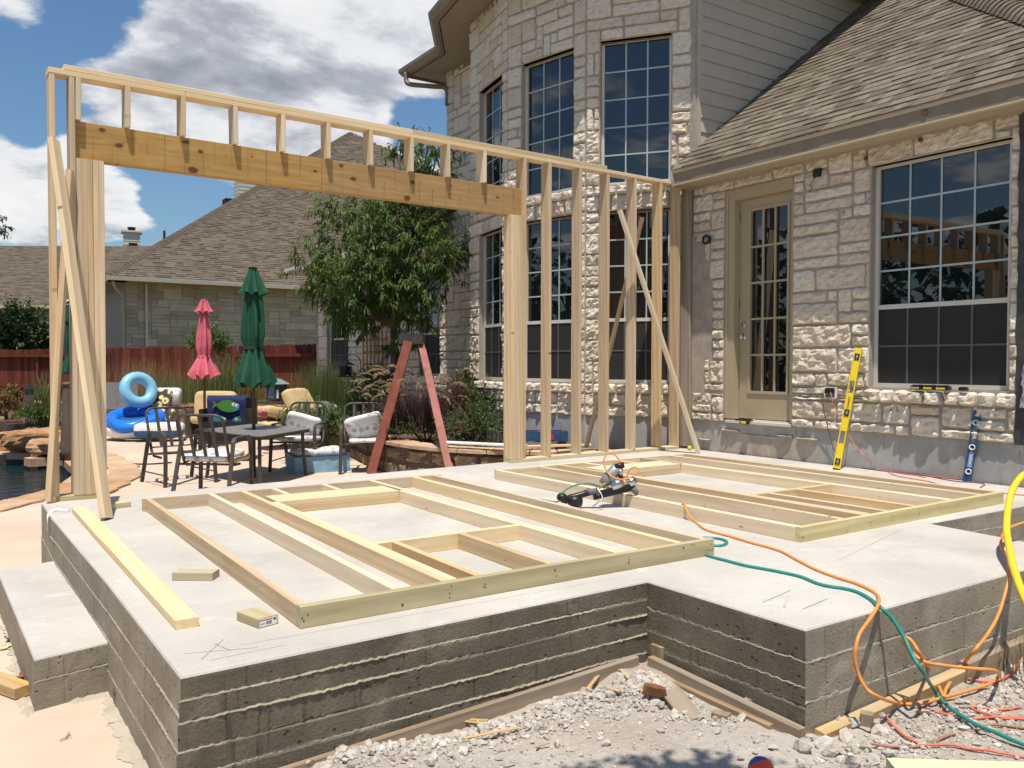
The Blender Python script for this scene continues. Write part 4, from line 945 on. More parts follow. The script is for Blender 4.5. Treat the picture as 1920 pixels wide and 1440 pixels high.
# ---------------------------------------------------------------- tools
def ony(x, y, Y):
    r = ray(x, y); return CAM + r * ((Y - CAM.y) / r.y)
def text(s, size, mat, parent, matrix, name='lettering'):
    c = bpy.data.curves.new(name, 'FONT'); c.body = s; c.size = size; c.extrude = .0004; c.align_x = 'CENTER'; c.align_y = 'CENTER'; c.materials.append(M[mat])
    o = bpy.data.objects.new(name, c); COL.objects.link(o); bpy.context.view_layer.update(); me = bpy.data.meshes.new_from_object(o.evaluated_get(bpy.context.evaluated_depsgraph_get())); bpy.data.objects.remove(o); me.materials.clear(); me.materials.append(M[mat]); return inst(name, me, parent, matrix)
# yellow level leaning on the wall
p0, p1 = V((6.655, 2.165, .012)), V((6.890, 2.095, 1.205))
L_ = 1.22; mt = fit(p0, p1 - p0, V((-.90, -.42, .15)))
lev = thing('spirit_level', 'long yellow spirit level leaning against the stone wall beside the window', 'spirit level', matrix=mt)
def slot(mb, xs, z, w, L, n=8):
    for a in range(1):
        pts = [(xs + L / 2 - w / 2 + w / 2 * math.cos(t), w / 2 * math.sin(t)) for t in [math.pi / n * k - math.pi / 2 for k in range(n + 1)]] + [(xs - L / 2 + w / 2 + w / 2 * math.cos(t), w / 2 * math.sin(t)) for t in [math.pi / n * k + math.pi / 2 for k in range(n + 1)]]
        mb.prism(pts, z - .0005, z + .0006)
def ibeam(mb, L, w, t, holes):
    h = w / 2
    mb.box((0, h - .009, -t / 2), (L, h, t / 2)); mb.box((0, -h, -t / 2), (L, -h + .009, t / 2))
    xs = [0] + [q for a, b in holes for q in (a, b)] + [L]
    for a, b in zip(xs[::2], xs[1::2]): mb.box((a, -h + .009, -t * .22), (b, h - .009, t * .22))
mb = MB(); ibeam(mb, L_, .066, .032, [(.04, .10), (.23, .40), (.53, .595), (.74, .91), (1.10, 1.16)]); mb.build('level_body', 'yellow', lev)
for a, b in ((.23, .40), (.74, .91)):
    m2 = MB(); m2.box((a, -.024, -.006), (a + .022, .024, .006)); m2.box((b - .022, -.024, -.006), (b, .024, .006)); m2.build('grip_end', 'yellow', lev)
for a, b in ((.04, .10), (.53, .595), (1.10, 1.16)):
    m2 = MB(); m2.box((a, -.030, -.014), (b, .030, .0145)); vi = m2.build('vial_block', 'black', lev)
    m2 = MB(); m2.box(((a + b) / 2 - .018, -.010, .0146), ((a + b) / 2 + .018, .010, .0165)); m2.build('vial', 'greymetal', vi)
m2 = MB(); m2.box((-.012, -.034, -.017), (0, .034, .017)); m2.build('end_cap', 'black', lev)
text('STANLEY', .030, 'black', lev, Matrix.Translation((.665, 0, .0085)))
# blue level
p0, p1 = V((6.905, 1.012, .002)), V((6.94, .945, .645)); mt = fit(p0, p1 - p0, V((-.95, -.3, .05)))
lev2 = thing('spirit_level', 'short dusty blue spirit level standing against the grey foundation', 'spirit level', matrix=mt)
mb = MB(); ibeam(mb, .64, .066, .030, []); mb.build('level_body', 'navy', lev2)
for x in (.09, .31, .53):
    m2 = MB(); m2.lathe([(.026, 0), (.026, .012), (.019, .013), (.017, .004)], 16, c=(x, 0, .006)); r_ = m2.build('vial_ring', 'fwhite', lev2, smooth=False)
    m2 = MB(); m2.lathe([(.016, 0), (.016, .006)], 12, c=(x + .004, -.004, .0075)); m2.build('vial', 'dark', r_)
m2 = MB(); slot(m2, .42, .0075, .034, .13); m2.build('grip_slot', 'greyc', lev2)
m2 = MB(); m2.box((.13, -.018, .0068), (.27, .016, .0076)); m2.box((.46, -.018, .0068), (.49, .016, .0076)); m2.build('worn_patch', 'skyblue', lev2)
text('empire', .03, 'fwhite', lev2, Matrix.Translation((.20, 0, .008)))
# things left on the door sill and on the window sill
tp = onx(1394, 788, 6.86); tt = thing('battery_pack', 'black battery with a yellow label sticking out from the door sill', 'battery', (6.912, tp.y, .3605), .1)
mb = MB(); mb.box((-.07, -.045, .0), (.06, .045, .048)); mb.box((-.05, -.03, .048), (.05, .03, .058)); mb.build('case', 'black', tt)
mb = MB(); mb.box((-.0712, -.04, .008), (-.07, .03, .036)); mb.build('label_strip', 'yellow', tt)
mb = MB(); mb.box((.02, .03, .02), (.10, .17, .05)); mb.build('handle', 'black', tt)
for k, y in enumerate((1.475, 1.355, 1.235)):
    t = thing('battery_pack', ('black battery pack on the stone window sill, leftmost of three', 'black battery pack on the stone window sill, middle of three', 'black and yellow battery pack on the stone window sill, rightmost of three')[k], 'battery', (6.895, y, .812), .05 * k - .04, 'battery packs on the window sill')
    mb = MB(); mb.box((-.038, -.055, 0), (.038, .055, .034)); mb.box((-.03, -.04, .034), (.03, .04, .044)); mb.build('case', 'black', t)
    mb = MB(); mb.box((-.039, -.03, .006), (-.038, .05, .022)); mb.box((-.024, .0, .0441), (.02, .035, .0448)); mb.build('label_strip', 'yellow' if k else 'cream', t)
mb = MB(); mb.box((-.02, -.035, 0), (.02, .035, .03)); mb.box((-.014, -.028, .03), (.014, .028, .034)); tag(mb.build('charger', 'black', matrix=Matrix.Translation((6.90, 1.055, .811))), 'small black box on the right end of the window sill', 'charger')
# nail gun lying across the right frame
D0 = (onz(1120, 925, .11) - CAM).dot(RZ)
def ng(x, y, d=0): return at(x, y, D0 + d)
gun = thing('nail_gun', 'black and grey air nail gun lying across the right wall frame', 'nail gun', ng(1120, 925)); GI = Matrix.Translation(ng(1120, 925)).inverted()
def gpart(name, mat, fn, smooth=True):
    mb = MB(); fn(mb); mb.v = [tuple(GI @ V(p)) for p in mb.v]; return mb.build(name, mat, gun, smooth=smooth)
gpart('magazine', 'black', lambda m: (m.tube([ng(1112, 931), ng(1150, 922, .02), ng(1186, 913, .03)], 1, flat=(.048, .026, (0, 0, 1))), m.tube([ng(1126, 921), ng(1178, 909, .03)], 1, flat=(.01, .03, (0, 0, 1)))), False)
gpart('follower', 'greyc', lambda m: m.tube([ng(1100, 918, -.01), ng(1108, 923, -.01), ng(1118, 920, -.01), ng(1124, 928, -.005)], [.02, .026, .024, .016], 8))
gpart('handle', 'black', lambda m: m.tube([ng(1058, 938, -.03), ng(1072, 934, -.02), ng(1092, 927), ng(1108, 922)], [.028, .030, .024, .026], 10))
gpart('end_cap', 'black', lambda m: (m.tube([ng(1048, 931, -.05), ng(1056, 934, -.03), ng(1062, 937, -.02)], [.026, .034, .030], 10), m.tube([ng(1066, 938, -.05), ng(1078, 940, -.04), ng(1090, 941, -.03)], [.030, .046, .036], 10)))
gpart('housing', 'greymetal', lambda m: m.tube([ng(1130, 908, .05), ng(1140, 897, .06), ng(1152, 884, .07), ng(1160, 874, .08)], [.034, .048, .046, .040], 12))
gpart('housing_cap', 'black', lambda m: m.tube([ng(1153, 875, .05), ng(1170, 872, .05)], [.020, .022], 8))
gpart('cylinder', 'silver', lambda m: (m.tube([ng(1146, 912, .02), ng(1168, 905, .03)], [.036, .036], 12), m.tube([ng(1178, 907, .03), ng(1179, 906, .03), ng(1186, 903, .04), ng(1190, 901, .05)], [.020, .036, .038, .028], 12)))
gpart('label', 'red', lambda m: m.tube([ng(1164, 902, -.005), ng(1168, 906, -.005)], 1, flat=(.012, .002, (0, 0, 1))), False)
gpart('nose', 'greyc', lambda m: (m.tube([ng(1186, 914, .03), ng(1192, 922, .04), ng(1194, 927, .05)], [.026, .022, .014], 8),))
gpart('fitting', 'silver', lambda m: (m.tube([ng(1164, 880, .04), ng(1163, 890, .03)], [.017, .018], 10), m.tube([ng(1161, 870, .05), ng(1162, 878, .05)], [.006, .008], 8)))
gpart('fitting_grip', 'black', lambda m: m.tube([ng(1163, 890, .03), ng(1165, 897, .03)], [.018, .017], 10))
gpart('brass_joint', 'header', lambda m: m.tube([ng(1124, 915, .0), ng(1133, 908, .02), ng(1141, 903, .03)], [.008, .010, .008], 8))
gpart('belt_hook', 'silver', lambda m: m.tube(spline([ng(1118, 914, -.03), ng(1127, 926, -.06), ng(1129, 935, -.08), ng(1120, 943, -.09), ng(1112, 950, -.09)], 4), .0045, 6))
# hoses and cords
hose('air_hose', [ng(1165, 868, .05), ng(1152, 852, .06), ng(1138, 851, .06), ng(1132, 866, .05), ng(1138, 884, .02), ng(1150, 895, -.01), ng(1168, 899, -.02), ng(1186, 893, -.01), ng(1197, 882, 0), ng(1192, 876, .01), ng(1181, 880, .02), ng(1175, 895, .02), ng(1174, 904, .02)], .0055, 'orange', 'short orange whip hose looped over the nail gun', 'hose')
S_ = .007
sl_ = lambda pts, z=S_: [onz(x, y, z) for x, y in pts]
o_path = [onz(1200, 950, .01), onz(1262, 962, .02), onz(1281, 944, .098), onz(1286, 955, .07), onz(1293, 968, .03)] + sl_([(1302, 977), (1318, 990), (1335, 997), (1370, 1006), (1410, 1018), (1460, 1032), (1495, 1050), (1530, 1068), (1570, 1083), (1605, 1094), (1632, 1106), (1646, 1117)])
edge = [(1648, 1128, -.845), (1643, 1142, -.87), (1630, 1162, -.90), (1612, 1188, -.92), (1605, 1212, -.93), (1603, 1235, -.93), (1609, 1262, -.94), (1624, 1291, -.97), (1650, 1308, -1.0)]
gl = lambda pts, dz=.012: [onz(x, y, GZ + dz) for x, y in pts]
o_path += [ony(*e) for e in edge] + gl([(1686, 1319), (1725, 1319), (1765, 1309), (1815, 1295), (1855, 1282), (1872, 1268)], .02) + [ony(1864, 1257, -1.12), ony(1815, 1253, -1.10), ony(1765, 1247, -1.06)]
o_path += [ony(1736, 1242, -1.0), ony(1712, 1226, -.95), ony(1693, 1203, -.92), ony(1697, 1195, -.93), ony(1710, 1203, -.96), ony(1727, 1230, -1.0)] + gl([(1747, 1260), (1763, 1293), (1770, 1306), (1775, 1290), (1800, 1253)], .03) + [ony(1827, 1220, -.96), ony(1853, 1187, -.93), ony(1873, 1150, -.90), ony(1887, 1103, -.87), ony(1893, 1070, -.84)] + sl_([(1887, 1043), (1877, 1023), (1880, 1003)], .02) + [at(1893, 990, 5.3), at(1935, 975, 5.3)]
hose('air_hose', o_path, .0075, 'orange', 'orange air hose crossing the slab and looping down over its edge to the rubble', 'hose', k=6)
g_path = [onz(1015, 938, .03), onz(1035, 930, .06), onz(1060, 914, .12), onz(1085, 908, .14), onz(1110, 910, .14), onz(1140, 913, .13)]
hose('air_hose', [onz(1012, 936, .012), onz(1045, 941, .012)] + [ng(1052, 927, -.04), ng(1066, 915, -.03), ng(1085, 908, -.01), ng(1105, 907, .0), ng(1126, 912, .02), ng(1142, 914, .02)], .006, 'teal', 'thin green hose arching up to the nail gun', 'hose')
g2 = sl_([(1318, 1008), (1340, 1009), (1356, 1012), (1363, 1017), (1352, 1023), (1328, 1023)]) + sl_([(1300, 1030), (1328, 1042), (1365, 1052), (1400, 1061), (1450, 1070), (1500, 1081), (1530, 1093), (1552, 1099), (1585, 1104), (1612, 1112), (1635, 1126)]) + [ony(1650, 1138, -.85), ony(1673, 1160, -.90), ony(1694, 1193, -.95), ony(1710, 1227, -1.0), ony(1730, 1260, -1.04)] + gl([(1754, 1297), (1773, 1320), (1800, 1340), (1830, 1358), (1866, 1373), (1897, 1387), (1935, 1402)], .03)
hose('air_hose', g2, .0085, 'teal', 'thick dark green hose running across the slab and down onto the rubble', 'hose', k=6)
hose('garden_hose', [at(1960, 875, 4.9), at(1922, 889, 4.85), at(1909, 901, 4.8), at(1897, 922, 4.72), at(1890, 954, 4.62), at(1887.5, 993, 4.48), at(1892, 1024, 4.34), at(1898, 1055, 4.2), at(1907, 1085, 4.05), at(1917, 1112, 3.95), at(1940, 1160, 3.8), at(1990, 1260, 3.6)], .018, 'hoseyel', 'thick yellow hose curving through the air at the right edge of the slab', 'hose', seg=12)
px3 = lambda pts: [(1280 + x / 3, 960 + y / 3) for x, y in pts]
cords = [
 ('cordred', [(1915, 770), (1880, 850), (1800, 920), (1700, 935), (1620, 930), (1540, 950), (1440, 985), (1350, 1020), (1310, 1050), (1325, 1082), (1400, 1110), (1500, 1140), (1620, 1165), (1750, 1160), (1830, 1160), (1960, 1165)], 'reddish twisted cord bending back on itself under the orange hose loop'),
 ('cordred', [(1960, 1090), (1780, 1100), (1650, 1094), (1632, 1115), (1700, 1140), (1800, 1162), (1960, 1172)], 'bright reddish cord making a narrow hairpin at the right on the rubble'),
 ('cordred', [(840, 1105), (828, 1150), (860, 1200), (905, 1250)], 'short reddish cord end hanging over the form board by the slab corner'),
 ('cordbrown', [(860, 1110), (960, 1104), (1030, 1120), (1085, 1137)], 'short dusty cord lying over the timber block by the slab corner'),
 ('cordred', [(1150, 1160), (1200, 1210), (1270, 1260), (1340, 1287), (1350, 1300), (1500, 1315), (1620, 1340), (1750, 1360), (1960, 1385)], 'reddish twisted cord running furthest forward over the rubble'),
 ('cordbrown', [(1040, 1300), (1150, 1310), (1300, 1304), (1400, 1285), (1500, 1255), (1620, 1220), (1750, 1200), (1960, 1222)], 'dust covered brown cord snaking across the rubble beside the red one'),
]
for mat, pts, lab in cords:
    q = px3(pts); P_ = [onz(x, y, GZ + .012) for x, y in q]; P_ = [V((p.x, p.y, ground_z(p.x, p.y) + .009 if k not in (0,) else max(p.z, ground_z(p.x, p.y) + .01))) for k, p in enumerate(P_)]
    hose('power_cord', P_, .0052, mat, lab, 'cord', seg=7, twist=.006)
z7 = lambda pts: [(1500 + x / 5.14, 640 + y / 5.14) for x, y in pts]
c1 = [onx(x, y, X_) for (x, y), X_ in zip(z7([(228, 490), (222, 540), (222, 610), (250, 760), (290, 920), (330, 1050)]), (6.885, 6.87, 6.88, 6.90, 6.92, 6.94))] + [onz(x, y, .005) for x, y in z7([(390, 1150), (450, 1190), (600, 1220), (800, 1250), (1000, 1270), (1230, 1300)])] + [onz(1790, 902, .005), onz(1830, 905, .005), onz(1846, 908, .005), onz(1838, 914, .005)]
hose('power_cord', c1, .0042, 'maroon', 'dark maroon cord hanging from the wall socket and along the foot of the foundation', 'cord', seg=7)
c2 = [onx(x, y, X_) for (x, y), X_ in zip(z7([(295, 492), (303, 530), (330, 620), (390, 740), (460, 880), (530, 1000), (640, 1120)]), (6.88, 6.86, 6.86, 6.86, 6.86, 6.84, 6.80))] + [onz(x, y, .006) for x, y in z7([(760, 1215), (900, 1285), (1050, 1318), (1230, 1348)])] + [onz(x, y, .006) for x, y in ((1761, 908), (1807, 917), (1855, 921), (1893, 926), (1950, 931))]
hose('power_cord', c2, .0042, 'cordred', 'orange red cord hanging from the wall socket and out across the slab', 'cord', seg=7)
hose('power_cord', [onz(x, y, .005) for x, y in ((1640, 880), (1690, 888), (1722, 892), (1732, 895), (1745, 893), (1812, 900))], .0045, 'cordpink', 'pink cord lying along the foot of the grey foundation', 'cord', seg=7)
yb = onz(1293, 841, .02); mb = MB(); mb.lathe([(.004, -.026), (.02, -.02), (.028, 0), (.02, .02), (.004, .026)], 10, c=(yb.x, yb.y, .027)); tag(mb.build('chalk_bag', 'yellow', smooth=True), 'tiny yellow lump on the slab at the end of the wall plate', 'plastic bag')

# ---------------------------------------------------------------- form boards, stakes, rubble
loose('form_board', 'dirty form board along the foot of the slab front, splintered on top', 'form board', V((-.06, -.030, -.475)), V((2.06, .018, -.405)), V((0, -1, 0)), w=.14, t=.04, mat='oldwood')
loose('form_board', 'brown form board with a pale top standing in the notch of the slab', 'form board', V((2.115, -.02, -.385)), V((2.135, -.86, -.43)), V((-1, 0, 0)), w=.10, t=.04, mat='oldwood')
loose('form_board', 'grey lower form board half buried in the notch of the slab', 'form board', V((2.085, -.04, -.45)), V((2.10, -.74, -.46)), V((-1, 0, 0)), w=.12, t=.03, mat='oldwood')
loose('form_board', 'splintered orange form board along the foot of the right slab front', 'form board', V((2.22, -.872, -.455)), V((3.30, -.872, -.415)), V((0, 1, .15)), w=.10, t=.05, mat='splinter')
loose('form_board', 'grey form board continuing along the foot of the right slab front', 'form board', V((3.31, -.868, -.412)), V((4.75, -.868, -.38)), V((0, 1, 0)), w=.12, t=.05, mat='oldwood')
def stake(x, y, h, label, w=.045, tilt=(0, 0), rz=0.0):
    g0 = ground_z(x, y); p = V((x, y, g0 - .08)); q = V((x + tilt[0], y + tilt[1], g0 + h)); loose('wood_stake', label, 'stake', p, q, V((math.cos(rz), math.sin(rz), 0)), w=w, t=.045, mat='oldwood')
q = onz(1236, 1262, GZ); stake(q.x, q.y, .10, 'split wooden stake against the top of the notch form board', .075)
q = onz(1170, 1248, GZ); stake(q.x, q.y, .055, 'short wooden stake stub in the corner of the notch', .08)
q = onz(1410, 1334, GZ); stake(q.x, q.y, .055, 'wooden stake stub beside the end of the notch form board', .06, rz=.6)
q = onz(1352, 1347, GZ); stake(q.x, q.y, .02, 'low wooden stake stub among the rubble, left of the taller one', .07, rz=.4)
q = onz(1625, 1358, GZ); stake(q.x, q.y, .05, 'wooden stake stub in front of the splintered board', .05, rz=.5)
a, b = onz(1257, 1296, GZ + .06), onz(1302, 1352, GZ + .005); loose('scrap_board', 'short grey board leaning out of the rubble by the notch', 'scrap wood', a, b, V((-.4, -.6, .6)), w=.085, t=.022, mat='oldwood')
a, b = onz(1142, 1248, GZ + .045), onz(1262, 1322, GZ + .01); loose('scrap_board', 'long grey board half buried in the rubble of the notch', 'scrap wood', a, b, V((.2, -.3, .9)), w=.05, t=.035, mat='oldwood')
sticks = [((735, 1388), (793, 1362), .022, 'curved pale splinter against the front form board'), ((868, 1392), (972, 1368), .014, 'long pale splinter lying on the dirt'), ((765, 1370), (790, 1360), .012, 'small splinter by the front form board'), ((1100, 1302), (1128, 1272), .018, 'pale splinter beside the rubble in the notch'),
          ((1165, 1275), (1180, 1290), .016, 'short pale chip in the notch rubble'), ((1140, 1303), (1163, 1310), .022, 'blocky pale chip in the notch rubble'), ((830, 1345), (915, 1352), .014, 'pale splinter split off the front form board'), ((1005, 1396), (1030, 1388), .008, 'tiny yellow splinter on the open dirt'), ((845, 1345), (900, 1358), .012, 'thin splinter standing off the front form board')]
for (x0, y0), (x1, y1), wdt, lab in sticks:
    a, b = onz(x0, y0, GZ + .02), onz(x1, y1, GZ + .02); a.z = ground_z(a.x, a.y) + .018; b.z = ground_z(b.x, b.y) + .022
    loose('wood_splinter', lab, 'splinter', a, b, Z, w=wdt, t=.007, mat='splinter')
def lump(mb, c, r, rng, tint, flat=.75):
    s = rng.random() * 99; vs = []; st = [(0, 0, 1)] + [(math.cos(a), math.sin(a), .45) for a in [k * 1.2566 for k in range(5)]] + [(math.cos(a), math.sin(a), -.45) for a in [k * 1.2566 + .63 for k in range(5)]] + [(0, 0, -1)]
    rot = Quaternion((rng.gauss(0, 1), rng.gauss(0, 1), rng.gauss(0, 1), rng.gauss(0, 1))).normalized(); sx, sy, sz = rng.uniform(.7, 1.35), rng.uniform(.7, 1.2), rng.uniform(.55, 1.0)
    for x, y, z in st:
        d = V((x, y, z)).normalized(); k = 1 + .55 * noise.noise(d * 1.6 + V((s, 0, 0))); p = rot @ V((d.x * sx * k, d.y * sy * k, d.z * sz * k)); vs.append(V(c) + V((p.x, p.y, p.z * flat)) * r)
    f = [(0, 1 + k, 1 + (k + 1) % 5) for k in range(5)] + [(1 + k, 6 + k, 1 + (k + 1) % 5) for k in range(5)] + [(6 + k, 6 + (k + 1) % 5, 1 + (k + 1) % 5) for k in range(5)] + [(11, 6 + (k + 1) % 5, 6 + k) for k in range(5)]
    mb.add(vs, f, tint)
def rubble_zone(rng):
    r = rng.random()
    if r < .40: x = rng.uniform(.1, 2.1); return x, -.06 - abs(rng.gauss(0, .10)) * (1.3 if x > 1.2 else 1)
    if r < .58: return 1.98 + rng.gauss(0, .10), -.12 - abs(rng.gauss(0, .2))
    if r < .90: return rng.uniform(1.9, 5.2), -1.0 - abs(rng.gauss(0, .22))
    return rng.uniform(.4, 5), rng.uniform(-2.2, -.3)
rng = random.Random(11); mb = MB(); ok = lambda x, y: not (x < 2.24 and y > -.05) and not (x > 2.05 and y > -.92) and x > .1
cnt = 0
while cnt < 7000:
    x, y = rubble_zone(rng)
    if not ok(x, y): continue
    r = min(.024, .004 + abs(rng.expovariate(1 / .0045))); lump(mb, (x, y, ground_z(x, y) + r * .3), r, rng, rng.random()); cnt += 1
for k in range(9000):
    x, y = rng.uniform(.15, 5.0), -rng.random() ** 1.4 * 2.0 - .03
    if ok(x, y): r = .0022 + abs(rng.expovariate(1 / .0018)); lump(mb, (x, y, ground_z(x, y) + r * .25), min(r, .011), rng, rng.random())
tag(mb.build('rubble', 'rubble'), 'grey crushed concrete rubble strewn along the foot of the slab', 'rubble', kind='stuff')
# the bigger chunks, one by one
chunk_px = [(1455, 1322, .03), (640, 1415, .035), (690, 1405, .04), (720, 1395, .03), (855, 1370, .045), (905, 1368, .055), (925, 1350, .035), (800, 1370, .028), (1030, 1300, .03), (1130, 1262, .03), (1150, 1240, .03), (1112, 1262, .03), (1165, 1300, .025), (1180, 1300, .03), (1010, 1330, .028), (1060, 1285, .025), (1120, 1228, .03), (1100, 1250, .025), (1600, 1352, .045), (1652, 1365, .05), (1570, 1352, .04), (1515, 1380, .03), (1560, 1405, .045), (1595, 1398, .05), (1640, 1420, .045), (1690, 1345, .04), (1705, 1300, .035), (1390, 1345, .03), (1345, 1372, .026), (1370, 1400, .03), (1420, 1390, .025), (1870, 1215, .06), (1890, 1240, .045), (1850, 1235, .04), (1730, 1290, .03), (1640, 1310, .03), (950, 1420, .03), (740, 1420, .04), (580, 1432, .035), (1690, 1400, .028), (1800, 1310, .03), (1840, 1330, .026), (1480, 1362, .028), (1540, 1368, .035), (1320, 1355, .028), (1585, 1378, .05), (1625, 1392, .055), (1665, 1408, .05), (1545, 1392, .04), (1505, 1400, .045), (1600, 1425, .05), (1718, 1318, .04), (1760, 1300, .035), (1655, 1335, .04), (1810, 1262, .04), (1500, 1425, .03), (1450, 1405, .03), (1290, 1395, .025)]
for k, (x, y, r) in enumerate(chunk_px):
    p = onz(x, y, GZ + .02); mb = MB(); rr = r * random.uniform(.55, .8); p.z = ground_z(p.x, p.y) + rr * .35
    for _ in range(1): lump(mb, (0, 0, 0), rr, rng, rng.uniform(.2, .9), .85)
    sub = MB()                                     # split faces once for a craggier outline
    for f in mb.f:
        a, b, c = (V(mb.v[i]) for i in f); m_ = (a + b + c) / 3; m_ *= 1 + .16 * rng.uniform(-1, 1); n0 = len(sub.v); sub.v += [tuple(a), tuple(b), tuple(c), tuple(m_)]; sub.f += [(n0, n0 + 1, n0 + 3), (n0 + 1, n0 + 2, n0 + 3), (n0 + 2, n0, n0 + 3)]; sub.t += [mb.t[0]] * 3; sub.mi += [0] * 3
    tag(sub.build('concrete_chunk', 'rubble', matrix=Matrix.Translation(p)), ('broken grey concrete chunk in the rubble against the long front form board' if p.x < 1.55 else 'broken grey concrete chunk in the rubble inside the notch of the slab' if p.x < 2.17 else 'broken grey concrete chunk in the rubble before the right front of the slab'), 'concrete chunk', 'broken concrete chunks in the rubble')
# odds and ends on the ground
bp = onz(1427, 1444, GZ + .047); mb = MB()
for j in range(12):
    pass
prof = [(max(.0015, .046 * math.sin(math.pi * k / 14)), -.046 * math.cos(math.pi * k / 14)) for k in range(15)]
ballm = Matrix.Translation(bp) @ (RZ * .70 + Z * .75 - RX * .25).to_track_quat('Z', 'Y').to_matrix().to_4x4()
mb.lathe(prof, 22, mat=Matrix.Identity(4))
for i, f in enumerate(mb.f):
    cz = sum(mb.v[j][2] for j in f) / len(f); mb.mi[i] = 1 if cz > .016 else 0
tag(mb.build('toy_ball', ['ballorange', 'ballblue'], smooth=True, matrix=ballm), 'small orange ball with a blue top on the dirt at the front', 'ball')
a, b = onz(1660, 1428, -.36), onz(2050, 1440, -.36); dd = (b - a).normalized(); side = V((dd.y, -dd.x, 0)); 
loose('treated_plank', 'pale green plank lying at the near right corner of the dirt', 'plank', a + side * .078, b + side * .078, Z, w=.14, t=.038, mat='lime')
a, b = onz(-40, 1265, PZ + .03), onz(46, 1296, PZ + .03); loose('scrap_board', 'thick yellowed timber offcut lying on the patio beside the step', 'scrap wood', a, b, Z, w=.088, t=.05, mat='splinter')
def leaf_bit(x, y, sx, sy, rz, mat, lab, cat, z=PZ + .012, curl=.02):
    p = onz(x, y, z); mb = MB(); mb.grid(5, 4, lambda u, v: ((u - .5) * sx * (1 - .35 * abs(v - .5) * 2), (v - .5) * sy * (1 - .5 * abs(u - .5)), curl * ((u - .5) ** 2 * 4 + .4 * (v - .5)) + .004 * noise.noise(V((u * 9, v * 9, x)))))
    tag(mb.build(cat.replace(' ', '_'), mat, matrix=Matrix.Translation(p) @ Matrix.Rotation(rz, 4, 'Z')), lab, cat)
leaf_bit(20, 1198, .075, .05, .5, 'dryleaf', 'curled brown leaf on the patio left of the step', 'dry leaf'); leaf_bit(8, 1214, .07, .035, .2, 'pine2', 'pale wood chip lying next to the brown leaf left of the step', 'wood chip', curl=.008)
leaf_bit(42, 1272, .07, .05, 1.2, 'dryleaf', 'brown leaf behind the yellowed offcut by the step', 'dry leaf'); leaf_bit(220, 1306, .05, .10, .2, 'dryleaf', 'brown leaf stuck between the step and the slab', 'dry leaf', z=PZ + .04, curl=.03); leaf_bit(1228, 1306, .05, .12, .9, 'dryleaf', 'curled rust brown leaf in the rubble of the notch', 'dry leaf', z=GZ + .045, curl=.045)
for k, (x, y, r) in enumerate(((112, 1388, .5), (123, 1383, 1.2), (203, 1356, -.3))):
    p = onz(x, y, PZ + .008); loose('bent_nail', 'rusty nail lying on the patio in front of the step', 'nail', p, p + V((.05 * math.cos(r), .05 * math.sin(r), .002)), Z, w=.004, t=.004, mat='oldwood', group='rusty nails in front of the step')
rg = [onz(x, y, .006) for x, y in ((128, 958), (110, 956), (98, 959))] + [V((-.085, 3.62, -.01)), V((-.09, 3.60, -.06)), V((-.088, 3.63, -.11))]
mb = MB(); mb.tube(spline(rg, 4), 1, flat=(.018, .004, (0, 1, .3))); mb.tube(spline([p + V((.0, .03, .004)) for p in rg[:4]], 4), 1, flat=(.012, .004, (0, 1, .3))); tag(mb.build('plastic_strip', 'rag'), 'torn white plastic strip over the back left corner of the slab', 'plastic strip')

# ---------------------------------------------------------------- pool edge
def poly_piece(mb, pts, z0, z1, tint, jit=.006):
    n = len(pts); top = [(x, y, z1 + random.uniform(-jit, jit)) for x, y in pts]
    c = sum((V(p) for p in top), V()) / n
    ins = [tuple(V(p) + (c - V(p)).normalized() * .02 + V((0, 0, .006))) for p in top]
    mb.add([(x, y, z0) for x, y in pts] + top + ins, [(i, (i + 1) % n, n + (i + 1) % n, n + i) for i in range(n)] + [(n + i, n + (i + 1) % n, 2 * n + (i + 1) % n, 2 * n + i) for i in range(n)] + [tuple(range(2 * n, 3 * n))], tint)
coping = thing('pool_coping', 'tan flagstone coping curving along the edge of the dark pool', 'pool coping', (.6, 8.6, PZ))
ci = Matrix.Translation((-.6, -8.6, -PZ))
edge = [V((*p, 0)) for p in POOL[1:12]]
rng = random.Random(4)
es = spline(edge, 4)
wid = .85; s0 = 0
k = 0
while k < len(es) - 3:
    st_ = rng.choice((3, 4, 5)); j = min(len(es) - 1, k + st_)
    def nrm(i):
        t = (es[min(i + 1, len(es) - 1)] - es[max(i - 1, 0)]).normalized(); return V((t.y, -t.x, 0))
    for lay, (a, b) in enumerate(((0, .42), (.435, .85))):
        if lay == 1 and rng.random() < .15: continue
        pts = []
        for i in range(k, j + 1): pts.append(es[i] - nrm(i) * .05 + nrm(i) * (a + .02 + rng.uniform(-.01, .01)))
        for i in range(j, k - 1, -1): pts.append(es[i] - nrm(i) * .05 + nrm(i) * (b + rng.uniform(-.03, .05)))
        q = es[k]; mid = len(pts) // 2
        d = (es[j] - es[k]).normalized() * .012
        pts = [p + (d if i in (0, len(pts) - 1) else (-d if i in (mid - 1, mid) else V())) for i, p in enumerate(pts)]
        mb = MB(); poly_piece(mb, [(p.x - .6, p.y - 8.6) for p in pts], -.08 if lay == 0 else -.02, .022 + .006 * lay, rng.random()); mb.build('flagstone', 'flag', coping)
    k = j
